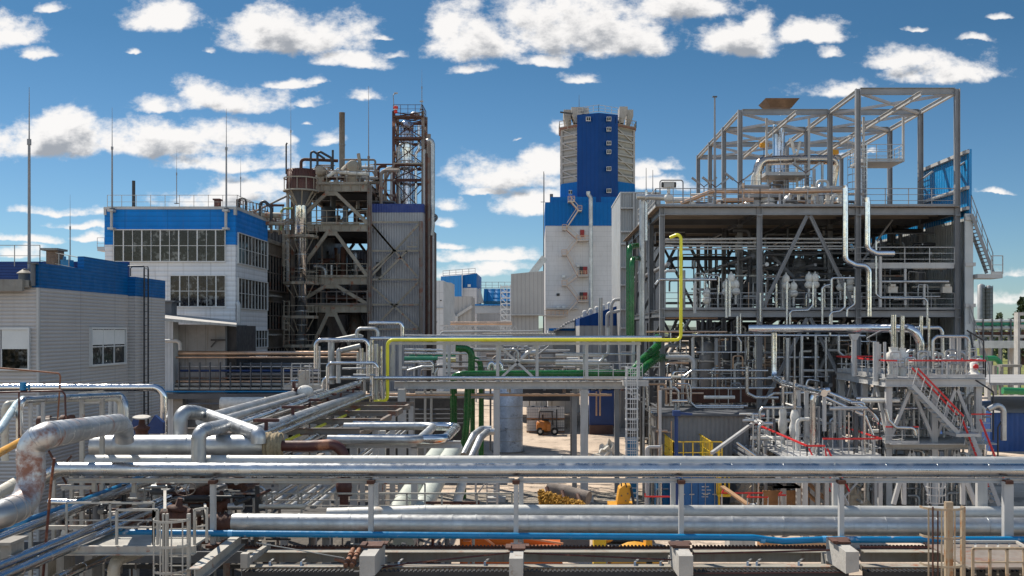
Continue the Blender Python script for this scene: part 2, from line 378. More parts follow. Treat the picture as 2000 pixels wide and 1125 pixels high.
def ladder_mb(base, top, w=0.45, side=(1,0,0), rung=0.3, r=0.025, cage=None, cdir=(0,-1,0), cr=0.36, hoop=0.8, cstart=2.2):
    """vertical ladder; cage hoops bulge towards cdir"""
    k = MB(); b = V(base); t = V(top); s = V(side).normalized()*(w/2); L = (t-b).length; d = (t-b).normalized()
    for q in (s, -s): k.bar(b+q, t+q, r*2)
    z = 0.2
    while z < L: k.bar(b+d*z-s, b+d*z+s, r); z += rung
    if cage:
        c = V(cdir).normalized(); z = cstart; ps = []
        an = [i*math.pi/6 for i in range(7)]
        while z <= L+0.01:
            o = b+d*z; pts = [o-s]+[o+c*0.08+V(side).normalized()*(-cr*math.cos(a))+c*(cr*1.6*math.sin(a)) for a in an]+[o+s]
            for i in range(len(pts)-1): k.bar(pts[i], pts[i+1], 0.012, 0.05)
            z += hoop
        for a in an[1:-1]:
            e = c*0.08+V(side).normalized()*(-cr*math.cos(a))+c*(cr*1.6*math.sin(a)); k.bar(b+d*cstart+e, t+e, 0.035, 0.012)
    return k
def stair_mb(a, b, w=0.8, wdir=(0,1,0), step=0.22):
    """open stair from a (foot) to b (head): stringers and treads"""
    k = MB(); a = V(a); b = V(b); q = V(wdir).normalized()*(w/2)
    for s_ in (q, -q): k.bar(a+s_, b+s_, 0.04, 0.2)
    n = max(2, int(abs(b.z-a.z)/step)); run = V((b.x-a.x, b.y-a.y, 0)).normalized()*0.24
    for i in range(1, n):
        p = a+(b-a)*(i/n); k.bar(p-q, p+q, 0.24 if abs(run.x) < 2 else 0.24, 0.03)
    return k
# ------------------------------------------------------------------ ground
rnd = random.Random(7)
def ground_mat():
    m = bpy.data.materials.new('yard_ground'); m.use_nodes = True; t = m.node_tree; bs = t.nodes['Principled BSDF']
    tc = N(t, 'ShaderNodeTexCoord').outputs['Object']
    def noise(s, d=5, r=0.6):
        n = N(t, 'ShaderNodeTexNoise'); n.inputs['Scale'].default_value = s; n.inputs['Detail'].default_value = d; n.inputs['Roughness'].default_value = r
        t.links.new(tc, n.inputs['Vector']); return n.outputs[0]
    def mixc(f, a, b):
        q = N(t, 'ShaderNodeMix', data_type='RGBA'); t.links.new(f, q.inputs['Factor'])
        for s, x in (('A', a), ('B', b)):
            if isinstance(x, tuple): q.inputs[s].default_value = (*x, 1)
            else: t.links.new(x, q.inputs[s])
        return q.outputs['Result']
    c = mixc(smooth(t, noise(0.12), 0.4, 0.6), (0.42,0.33,0.25), (0.55,0.44,0.34))
    c = mixc(smooth(t, noise(1.1, 8, 0.7), 0.52, 0.68), c, (0.28,0.215,0.165))
    c = mixc(smooth(t, noise(18, 3, 0.7), 0.5, 0.7, 0, 0.6), c, (0.17,0.145,0.12))
    c = mixc(smooth(t, noise(0.42, 7, 0.65), 0.53, 0.62, 0, 0.75), c, (0.17, 0.135, 0.105))
    t.links.new(c, bs.inputs['Base Color']); bs.inputs['Roughness'].default_value = 0.95
    b = N(t, 'ShaderNodeBump'); b.inputs['Distance'].default_value = 0.04; b.inputs['Strength'].default_value = 0.6
    t.links.new(noise(14, 6, 0.7), b.inputs['Height']); t.links.new(b.outputs[0], bs.inputs['Normal']); return m
g_ = MB().add([(-3000,-3000,0),(3000,-3000,0),(3000,6000,0),(-3000,6000,0)], [(0,1,2,3)]).build('ground', ground_mat()); g_['kind'] = 'structure'
road = MB().add([(-9,150,.004),(9,150,.004),(9,160,.004),(-9,160,.004)], [(0,1,2,3)]).build('road', mat('wet_asphalt', (0.13,0.15,0.19), 0.35, 0, 0.35, 0.9, bump=0.3, dirt=0.15, dirtcol=(0.22,0.19,0.16), dirtscale=0.6)); road['kind'] = 'structure'
os_ = MB().add([(-24,14,.004),(-3.2,14,.004),(-4.2,34,.004),(-6.2,60,.004),(-24,60,.004)],[(0,1,2,3,4)]).build('painted_shade_ground', mat('painted_shade_soil',(0.085,0.07,0.055),.85,0,.45,.7,bump=.8,bscale=9,dirt=.3,dirtcol=(.03,.025,.02),dirtscale=.7)); os_['kind'] = 'structure'  # dark ground patch painted in for the shade under the left pipes
gm = mat('meadow', (0.16,0.17,0.035), 0.95, 0, 0.35, 0.25, bump=0.8, bscale=3)
gs = MB().add([(62,120,.004),(600,120,.004),(600,900,9),(100,900,9),(72,300,2.5),(66,170,.6)], [(0,1,2,3,4,5)]).build('meadow', gm); gs['kind'] = 'structure'
# far hills / treeline at the horizon
hm = mat('far_woodland', (0.045,0.06,0.04), 0.95, 0, 0.4, 0.02, bump=0.6, bscale=0.3)
def hill(x0, x1, y, h, seed):
    r_ = random.Random(seed); n = 70; vs = []; fs = []
    for i in range(n+1):
        x = x0+(x1-x0)*i/n; e = h*(0.5+0.5*math.sin(i*0.31+seed))+h*0.35*r_.random()+1
        vs += [(x, y-60, 0), (x, y, e), (x, y+80, 0)]
    for i in range(n): fs += [(3*i, 3*i+3, 3*i+4, 3*i+1), (3*i+1, 3*i+4, 3*i+5, 3*i+2)]
    o = MB().add(vs, fs, True).build('hills', hm); o['kind'] = 'structure'
hill(-1600, 1900, 1700, 14, 3)
hill(-900, 900, -190, 34, 8)      # unseen wooded rise added behind the viewer for dark reflections in the metal
# ------------------------------------------------------------------ right-hand steel process unit
UX = [7.65, 13.64, 19.7, 25.8]; UY = [63, 69, 75, 81, 87]; UZ = [4.7, 10.75, 17.05]
def hcol(x, y, z0, z1, w=0.3, h=0.3):
    t, f = 0.02, 0.035; a, b = w/2, h/2
    poly = [(-a,-b),(-a+f,-b),(-a+f,-t),(a-f,-t),(a-f,-b),(a,-b),(a,b),(a-f,b),(a-f,t),(-a+f,t),(-a+f,b),(-a,b)]
    k = MB(); k.prism([(x+p, y+q) for p, q in poly], 'z', z0, z1)
    for z in (UZ if y == 63 else []): k.box(x-w*.55, x+w*.55, y-h*.5-.03, y+h*.5+.03, z-.52, z-.44).box(x-w*.55, x+w*.55, y-h*.5-.03, y+h*.5+.03, z+.04, z+.1)
    for z in (z0+0.01,): k.box(x-w*.8, x+w*.8, y-h*.8, y+h*.8, z, z+0.04)
    return k
unit = thing('steel_process_unit', 'tall open grey steel process unit at the right with a bare roof frame', 'process unit', (16.7, 63, 0))
deckm = mat('deck_soffit', (0.24,0.18,0.13), 0.8, 0, 0.25, 0.6, corr='x', per=0.3, cdepth=0.03, streak=0.3)
for j, y in enumerate(UY):
    for i, x in enumerate(UX):
        top = UZ[2]+0.1
        if (j == 0 and i >= 2) or (j >= 1 and i >= 1): top = 24.35
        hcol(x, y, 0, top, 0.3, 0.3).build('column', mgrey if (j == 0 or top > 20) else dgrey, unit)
for k, z in enumerate(UZ):
    for j, y in enumerate(UY):
        for i in range(3):
            m = mgrey if j == 0 else dgrey  # beams behind the front row darker, interior shade put into the paint
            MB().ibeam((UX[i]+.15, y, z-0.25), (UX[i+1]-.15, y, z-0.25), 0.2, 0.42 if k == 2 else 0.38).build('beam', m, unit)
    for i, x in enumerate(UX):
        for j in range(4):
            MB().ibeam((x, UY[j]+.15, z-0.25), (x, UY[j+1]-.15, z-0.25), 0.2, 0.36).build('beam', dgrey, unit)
# decks: the roof deck is plated, the lower ones are partly open grating
def deck(x0, x1, y0, y1, z, m=deckm, th=0.04):
    return MB().box(x0, x1, y0, y1, z, z+th).build('deck', m, unit)
deck(UX[0]-.4, UX[3], 62.7, 87.2, UZ[2])
for (x0,x1,y0,y1,z) in ((UX[0],UX[3],63.2,68.8,UZ[1]),(UX[1],UX[3],69.2,74.5,UZ[1]),(UX[0],UX[2],63.4,66.5,UZ[0]),(UX[2]-.2,UX[3],63.0,65.2,13.45),(UX[1],UX[3],81,87,UZ[1]),(UX[2],UX[3],70,75,13.5)):
    deck(x0, x1, y0, y1, z, dgrey)
# joists under the roof deck
k = MB()
for j in range(4):
    for q in (1, 2, 3):
        k.bar((UX[0], UY[j]+1.5*q, UZ[2]-.12), (UX[3], UY[j]+1.5*q, UZ[2]-.12), .1, .2)
k.build('joists', mat('joist_paint', (0.26,0.22,0.18), 0.7), unit)
# edge fascia of intermediate platform on the right bays
MB().box(UX[2]-.3, UX[3]-.2, 62.9, 62.95, 13.3, 13.62).build('fascia', lgrey, unit)
# braces
def brace(a, b, m=mgrey, w=0.2): MB().ibeam(a, b, w, w, 0.02).build('brace', m, unit)
xc = (UX[1]+UX[2])/2
brace((xc-.1, 63, UZ[2]-.5), (UX[1]+.25, 63, UZ[1]+.2)); brace((xc+.1, 63, UZ[2]-.5), (UX[2]-.2, 63, UZ[1]+.1))
brace((xc-.1, 63, UZ[1]-.5), (UX[1]+.25, 63, UZ[0]+.2)); brace((xc+.1, 63, UZ[1]-.5), (UX[2]-.2, 63, UZ[0]+.1))
for y in (75, 87):
    for i in (0, 1, 2):
        for a, b in ((UZ[0], UZ[1]), (UZ[1], UZ[2])):
            brace((UX[i], y, a), ((UX[i]+UX[i+1])/2, y, b-.4), dgrey); brace((UX[i+1], y, a), ((UX[i]+UX[i+1])/2, y, b-.4), dgrey)
for j in (1, 2):
    brace((UX[0], UY[j], UZ[1]), (UX[0], UY[j]+3, UZ[2]-.4), mgrey, .16); brace((UX[0], UY[j+1], UZ[1]), (UX[0], UY[j]+3, UZ[2]-.4), mgrey, .16)
# upper bare frame
T = 24.2
def ubeam(a, b, w=0.18, h=0.36, m=mgrey): MB().ibeam(a, b, w, h).build('beam', m, unit)
ubeam((UX[2]+.15, 63, T), (UX[3]-.15, 63, T), .2, .42)
for y in UY[1:]:
    for i in (1, 2): ubeam((UX[i]+.15, y, T), (UX[i+1]-.15, y, T), .2, .38)
for i in (1, 2, 3):
    for j in range(4):
        if i == 1 and j == 0: continue
        ubeam((UX[i], UY[j]+.15, T), (UX[i], UY[j+1]-.15, T), .18, .3, lgrey)
for i in (1, 2):
    for j in range(1, 4):
        MB().bar((UX[i]+.2, UY[j]+.1, T-.1), (UX[i+1]-.2, UY[j+1]-.1, T-.1), .16).build('brace', lgrey, unit)
        MB().bar((UX[i+1]-.2, UY[j]+.1, T-.12), (UX[i]+.2, UY[j+1]-.1, T-.12), .16).build('brace', lgrey, unit)
MB().bar((UX[2]+.2, 63.1, T-.1), (UX[3]-.2, 68.9, T-.1), .16).build('brace', lgrey, unit)
MB().bar((UX[3]-.2, 63.1, T-.12), (UX[2]+.2, 68.9, T-.12), .16).build('brace', lgrey, unit)
# monorail beams running in depth under the frame, with yellow hoists (things of their own)
for cx, y0 in ((UX[2]-2.9, 66.6), (UX[3]-2.9, 61.2)):
    MB().ibeam((cx, y0, T-.55), (cx, 84, T-.55), .16, .3).build('monorail_beam', lgrey, unit)
def hoist(x, y, z, drop, label):
    h = thing('chain_hoist', label, 'hoist', (x, y, z), 'hoists on the roof frame')
    MB().box(x-.22, x+.22, y-.2, y+.2, z-.45, z-.1).cyl((x-.3, y, z-.28), (x+.3, y, z-.28), .17, n=12).build('body', amber, h)
    MB().cyl((x, y, z-.45), (x, y, z-drop), .03, n=6).build('chain', rust, h)
    MB().cyl((x, y, z-drop), (x, y, z-drop-.3), .07, .03, n=8).build('hook', dgrey, h)
hoist(UX[3]-2.9, 79.0, T-.7, 5.6, 'orange chain hoist hanging from the beam beside the caged ladder')
hoist(UX[2]-2.9, 76, T-.7, 2.3, 'orange chain hoist hanging short left of the chimney stack on the roof deck')
# roof edge railings
railing(unit, (UX[0]-.4, 62.8, UZ[2]+.04), (UX[1], 62.8, UZ[2]+.04), mgrey, 1.1, 1.0)
railing(unit, (UX[1], 62.8, UZ[2]+.04), (UX[2]-.2, 62.8, UZ[2]+.04), mgrey, 1.1, 1.5)
railing(unit, (UX[2]+.2, 62.8, UZ[2]+.04), (UX[3]-.2, 62.8, UZ[2]+.04), mgrey, 1.1, 1.45)
railing(unit, (UX[0]-.4, 62.8, UZ[2]+.04), (UX[0]-.4, 74, UZ[2]+.04), lgrey, 1.1, 1.5)
railing(unit, (UX[1], 86.8, UZ[2]+.04), (UX[3]-.2, 86.8, UZ[2]+.04), mgrey, 1.1, 1.5)
railing(unit, (UX[2]-.2, 62.9, 13.5), (UX[3]-.2, 62.9, 13.5), lgrey, 1.1, 1.45)
railing(unit, (UX[0], 62.9, UZ[1]), (UX[1]-.2, 62.9, UZ[1]), mgrey, 1.05, 1.0)
railing(unit, (UX[1]+.2, 62.9, UZ[1]), (UX[2]-.2, 62.9, UZ[1]), mgrey, 1.05, 1.5)
railing(unit, (UX[2]+.2, 62.9, UZ[1]), (UX[3]-.2, 62.9, UZ[1]), mgrey, 1.05, 1.3)
for z in (13.6, 7.6):
    railing(unit, (UX[1], 70.0, z), (UX[3], 70.0, z), dgrey, 1.1, 1.5)
# hung platforms inside the upper frame
def hung(x0, x1, y0, y1, z, lab):
    p = thing('hung_platform', lab, 'platform', ((x0+x1)/2, y0, z), 'cage platforms under the roof frame')
    MB().box(x0, x1, y0, y1, z, z+.08).build('deck', lgrey, p)
    for a, b in (((x0,y0),(x1,y0)),((x0,y1),(x1,y1)),((x0,y0),(x0,y1)),((x1,y0),(x1,y1))):
        rail_mb((*a, z+.08), (*b, z+.08), 1.1, 1.0, .04).build('railing', lgrey, p)
    for a in (x0+.05, x1-.05): MB().box(a-.07, a+.07, y0-.07, y0+.07, z, T-.2).build('hanger', lgrey, p)
hung(21.2+.9, 24.9, 69.6, 72.4, 20.95, 'hung cage platform in the tallest roof bay at the head of the caged ladder')
hung(15.6, 18.6, 70, 73.4, 20.1, 'hung cage platform round the stack below the flared top')
ld = thing('caged_ladder', 'tall galvanised caged ladder rising to the hung platform in the right roof bay', 'ladder', (22.0, 68.6, UZ[2]))
ladder_mb((22.0, 69.2, UZ[2]), (22.0, 69.2, 22.2), .5, (1,0,0)).build('ladder_rails', alu, ld)
k = MB()
for q in range(8):
    z = 18.9+q*.52
    pts = [(22.0+.55*math.cos(a)-.55, 69.0-.8*math.sin(a), z) for a in [i*math.pi/8 for i in range(9)]]
    for i in range(8): k.bar(pts[i], pts[i+1], .03, .06)
for i in range(0, 9, 2):
    a = i*math.pi/8; k.bar((22.0+.55*math.cos(a)-.55, 69.0-.8*math.sin(a), 18.9), (22.0+.55*math.cos(a)-.55, 69.0-.8*math.sin(a), 22.55), .03)
k.build('cage', lgrey, ld)
# stack with flared top
st = thing('vent_stack', 'silver vent stack with wide flared brown cap rising through the roof frame', 'stack', (X(1521,73), 73, UZ[2]))
sx_, sy_ = X(1521,73), 73
MB().lathe([(.62,0),(.62,2.4),(.42,2.9),(.42,6.8)], (sx_, sy_, UZ[2]), n=20).build('shaft', chrome, st)
cap = MB(); zt = Z(214,73)
def rect(cx, cy, w, d, z): return [(cx-w/2,cy-d/2,z),(cx+w/2,cy-d/2,z),(cx+w/2,cy+d/2,z),(cx-w/2,cy+d/2,z)]
vs = rect(sx_, sy_, 1.5, 1.5, zt)+rect(sx_, sy_, 2.4, 2.4, zt+.55)+rect(sx_, sy_, 2.2, 2.2, zt+.55)+rect(sx_, sy_, 1.3, 1.3, zt+.05)
fs = [(0,3,2,1)]+[(i,(i+1)%4,(i+1)%4+4,i+4) for i in range(4)]+[(i+4,(i+1)%4+4,(i+1)%4+8,i+8) for i in range(4)]+[(i+8,(i+1)%4+8,(i+1)%4+12,i+12) for i in range(4)]+[(12,13,14,15)]
cap.add(vs, fs).build('flared_cap', mat('weathered_brown', (0.20,0.12,0.07), 0.6, 0.2, 0.25, 1.5), st)
for (px, w_) in ((1490,.25),(1575,.3)): pass
# two white tapered drums and the tan cross pipe on the roof deck
pipe([at(1478,372,70), at(1478,340,70), at(1485,314,70), at(1560,312,71), at(1632,312,72), at(1628,340,72), at(1622,372,72)], .33, mat('tan_bright_cladding',(.60,.50,.42),.22,1,.12,.8,bump=.2,bscale=3), 'fat shiny duct arching over the roof deck behind the stack', bend=.8, n=18, seg=8, seam=1.2)
for px, y_, s_, lb in ((1478,70,1.0,'under the duct left end'),(1622,72,.9,'under the duct right end')):
    x_ = X(px, y_)
    d_ = thing('reactor_head', 'white bolted vessel head on the roof deck, '+lb, 'vessel', (x_, y_, UZ[2]), 'vessel heads on the roof deck')
    MB().lathe([(.55*s_,0),(.55*s_,.5),(.7*s_,.55),(.7*s_,.7),(.55*s_,.75),(.5*s_,1.3),(.62*s_,1.32),(.62*s_,1.45),(.4*s_,1.6),(.3*s_,1.9)], (x_, y_, UZ[2]+.1), n=18).build('shell', wrap, d_)
    k = MB()
    for q in range(10):
        a = q*math.pi/5; k.cyl((x_+.65*s_*math.cos(a), y_+.65*s_*math.sin(a), UZ[2]+.55), (x_+.65*s_*math.cos(a), y_+.65*s_*math.sin(a), UZ[2]+.95), .04, n=6)
    k.build('bolts', dgrey, d_)
    MB().cyl((x_, y_, UZ[2]+2), (x_, y_, UZ[2]+2.2), .42*s_, n=14).build('flange', galv, d_)
for i,(pts,D,rp,m) in enumerate((([(1511,372),(1511,240)],73,2.4,chrome),([(1537,372),(1537,285)],72,3.6,mgrey),([(1500,372),(1500,300)],71,2.2,lgrey),([(1552,300),(1546,275),(1541,272)],71,3.2,wrap),([(1557,372),(1557,300),(1563,276)],71,2.4,wrap),([(1468,372),(1470,345),(1474,338)],69,2.6,wrap),([(1590,372),(1590,330)],70,3.2,lgrey),([(1606,372),(1606,318)],71,2.6,galv))):
    pipe([at(a,b,D) for a,b in pts], rp*D/2000, m, ['slim bright pipe hugging the left side of the vent stack','dark grey post right of the vent stack','pale slim post left of the vent stack','white bent arm above the arched duct','white pipe with bent head right of the vent stack','white small bent arm left of the arched duct','pale post under the right half of the arched duct','silver post near the right end of the arched duct'][i], n=12)
o = thing('stack_platform','tan railed platform ring low around the vent stack','platform',(sx_,sy_,UZ[2]+2.0))
MB().box(sx_-1.9,sx_+1.9,sy_-1.6,sy_+1.2,UZ[2]+2.0,UZ[2]+2.12).build('deck', copper, o); rail_mb((sx_-1.9,sy_-1.6,UZ[2]+2.1),(sx_+1.9,sy_-1.6,UZ[2]+2.1),1.0,.6,.04,1).build('railing', lgrey, o)
MB().box(sx_-1.7,sx_-1.5,sy_-1.5,sy_-1.3,UZ[2],UZ[2]+2).box(sx_+1.5,sx_+1.7,sy_-1.5,sy_-1.3,UZ[2],UZ[2]+2).build('leg_pair', lgrey, o)
# white swirled funnel pipes and lamps over the roof deck
def floodlight(px, py, D, label, arms=2):
    p = at(px, py, D); o = thing('floodlight', label, 'floodlight', p, 'twin floodlights along the roof deck')
    MB().bar((p.x, p.y, UZ[2]+.05), (p.x, p.y, p.z), .06).build('post', dgrey, o)
    for s_ in ((-1, 1) if arms == 2 else (1,)):
        MB().bar(p, p+V((s_*.35, 0, .28)), .05).build('arm', rust, o)
        MB().bar(p+V((s_*.3, -.1, .2)), p+V((s_*.85, -.1, .62)), .28, .1).build('lamp_head', mgrey, o)
floodlight(1398,366,63.4,'twin floodlight at the near roof edge between the thin mast and the first tall column'); floodlight(1442,358,63.5,'twin floodlight left of the first tall roof column')
floodlight(1574,338,64,'twin floodlight right of the vent stack near the roof edge'); floodlight(1793,355,63.5,'twin floodlight beside the last tall roof column, by the blue wall',1)
floodlight(1865,330,63.3,'twin floodlight on the corner column before the blue wall',1); floodlight(1375,365,70,'small white twin floodlight at the left end of the roof frame')
# thin mast with T top
m_ = thing('lightning_mast', 'thin dark mast with small T top at left end of the roof frame', 'mast', (X(1396,64), 64, UZ[2]))
MB().cyl((X(1396,64),64,UZ[2]),(X(1396,64),64,Z(262,64)),.10,.07,n=8).cyl((X(1396,64),64,Z(262,64)),(X(1396,64),64,Z(190,64)),.06,.05,n=8).build('pole', mgrey, m_)
MB().box(X(1396,64)-.14,X(1396,64)+.14,63.9,64.1,Z(190,64),Z(188,64)).build('tip_plate', dgrey, m_)
# actuator box at the left corner of the roof
a_ = thing('valve_actuator', 'white boxed valve actuator with dark end caps at the roof corner left of the mast', 'valve', (X(1306,63.5),63.5,UZ[2]))
x_ = X(1306,63.6); zz = Z(361,63.6)
MB().box(x_-.32,x_+.32,63.4,63.8,zz-.17,zz+.17).build('housing', lgrey, a_)
MB().cyl((x_-.45,63.6,zz),(x_-.3,63.6,zz),.18,n=14).cyl((x_+.3,63.6,zz),(x_+.45,63.6,zz),.18,n=14).build('end_caps', black, a_)
MB().cyl((x_,63.6,zz-.17),(x_,63.6,zz-.55),.1,n=10).lathe([(.1,-.3),(.28,-.15),(.3,0),(.28,.15),(.1,.3)],(x_,63.6,zz-.85),(1,0,0)).build('valve_body', wrap, a_)
pipe([at(1289,398,63.3),at(1289,352,63.3),at(1334,352,63.3),at(1334,396,63.3)], .04, mgrey, 'thin bent guard tube framing the white actuator', bend=.15, n=8)
# tan pipe along the roof edge
pipe([at(1330,398,64),at(1388,374,64),at(1560,374,64),at(1655,372,64)], .13, copper, 'tan clad pipe running along the near edge of the roof deck', bend=.4, seam=1.5)
pipe([at(1300,392,64.5),at(1330,391,64.5),at(1352,391,64.5)], .2, wrap, 'short white wrapped pipe lying beside the actuator on the roof', n=14)
for i, (px, py) in enumerate(((1560,371),(1575,369),(1588,371),(1640,374),(1350,398))):
    tag(MB().sphere(at(px,py,64.2), .24, sq=(1.2,1,.8)).sphere(at(px+4,py+7,64.2), .17).cyl(at(px,py+5,64.2), at(px,py+20,64.2), .09, n=8).build('wrapped_valve', wrap), ['white wrapped valve, leftmost of the three on the tan roof pipe','white wrapped valve in the middle of the three on the tan roof pipe','white wrapped valve, rightmost of the three on the tan roof pipe','white wrapped valve where the tan pipe meets the big riser','white wrapped valve low beside the roof corner actuator'][i], 'valve', 'wrapped valves on the roof')
# small equipment masses on the roof deck
rq = random.Random(11)
for i in range(170):
    px = rq.choice([rq.uniform(1330,1420), rq.uniform(1440,1665), rq.uniform(1440,1665)]); D = rq.uniform(64.5,80); x = X(px,D)
    if x < UX[0] or x > UX[3]-.5: continue
    z = UZ[2]+rq.uniform(.4, 2.1 if px > 1440 else 1.2); r = rq.choice([.04,.06,.09,.13])
    pts = rq.choice([[(x,D,UZ[2]),(x,D,z)],[(x,D,UZ[2]),(x,D,z),(x+rq.choice([-.8,.8]),D,z)],[(x,D,z),(x+rq.uniform(.6,2),D,z)],[(x,D,UZ[2]),(x,D,z),(x+.7,D,z),(x+.7,D,UZ[2])]])
    pipe(pts, r, rq.choice([wrap,galv,alu,lgrey,mgrey,copper,dgrey,wrap]), 'x', group='roof pipes', n=8, seg=3)
for i,(px,D,h,r,m) in enumerate(((1500,68,1.5,.45,wrap),(1540,66,1.1,.35,galv),(1556,70,1.9,.3,chrome),(1585,68,1.3,.4,wrap),(1602,66,1.8,.22,galv),(1645,67,1.2,.38,wrap),(1460,68,1.0,.3,galv))):
    x = X(px,D); o = thing('roof_vessel', 'small lagged vessel on the roof deck, %s counting from the left' % ['second','fourth','fifth','sixth','seventh','last','first'][i], 'vessel', (x,D,UZ[2]))
    MB().lathe([(r*.8,.15),(r,.3),(r,h-.2),(r*.6,h),(.05,h+.05)],(x,D,UZ[2]),n=16).build('shell', m, o); MB().cyl((x,D,UZ[2]+h*.6),(x,D,UZ[2]+h*.6+.05),r*1.06,n=16).build('band', dgrey, o)
railing(unit,(UX[1],67.5,UZ[2]+1.3),(UX[2]-.5,67.5,UZ[2]+1.3),mgrey,1.0,.9,.035,1); MB().box(UX[1],UX[2]-.5,67.5,69,UZ[2]+1.22,UZ[2]+1.3).build('deck', mgrey, unit)
# blue and white cladding wall on the right side
wl = thing('cladding_wall', 'corrugated cladding wall, blue above and pale below, closing the right side of the steel unit', 'wall', (26.3, 63, 0))
bpan = mat('bright_blue_panel', (0.004,0.19,0.45), 0.35, 0, 0.1, 0.6, corr='y', per=0.4, cdepth=0.06, cdark=0.4)
wpan = mat('pale_panel', (0.42,0.44,0.44), 0.45, 0, 0.1, 0.6, corr='y', per=0.4, cdepth=0.06)
MB().box(26.32, 26.5, 62.5, 70.2, 16.4, Z(292,62.7)).build('upper_panel', bpan, wl)
MB().box(26.32, 26.5, 70.2, 86.9, 16.4, 18.2).build('low_parapet', bpan, wl)
MB().box(26.32, 26.5, 62.5, 87, 5.2, 16.4).build('lower_panel', wpan, wl)
k = MB()
for z in (20.4, 18.2, 16.95): k.bar((26.22, 62.4, z), (26.22, 70.2, z), .2, .2)
k.build('girts', lgrey, wl)
k = MB()
for z in (16.2, 13.4, 10.9, 8.3, 5.9): k.box(26.0, 26.62, 62.2, 62.5, z, z+.22)
k.build('panel_straps', lgrey, wl)
MB().box(26.02, 26.5, 62.3, 62.5, 5.2, 16.6).build('edge_trim', wpan, wl)
# outer stair on the right side
s_ = thing('outer_stair', 'grey steel stair and landing hanging off the right wall of the steel unit', 'stair', (27.4, 63, 0))
stair_mb((X(1942,62), 62.6, 13.0), (X(1900,62), 62.6, Z(418,62)), .9).build('flight', mgrey, s_)
rail_mb((X(1942,62), 62.2, 13.1), (X(1900,62), 62.2, Z(416,62)), 1.1, 1.0, .04, 1, toe=False).build('railing', mgrey, s_)
MB().box(26.6, X(1957,62), 61.9, 63.5, 12.65, 12.9).build('landing', lgrey, s_)
rail_mb((X(1935,62), 61.9, 12.9), (X(1957,62), 61.9, 12.9), 1.1, .7, .05, 1).build('railing', lgrey, s_)
MB().box(X(1909,62), X(1914,62), 62.9, 63.1, 0, 12.65).build('post', mgrey, s_)
MB().bar((26.6, 63, 11.8), (X(1912,62), 63, 12.6), .1).build('bracket', mgrey, s_)
stair_mb((X(1912,62), 62.6, 6.6), (X(1897,62), 62.6, 9.4), .9).build('flight', dgrey, s_)
rail_mb((X(1936,62), 62.2, 6.2), (X(1897,62), 62.2, 9.9), 1.1, 1.0, .04, 1, toe=False).build('railing', mgrey, s_)
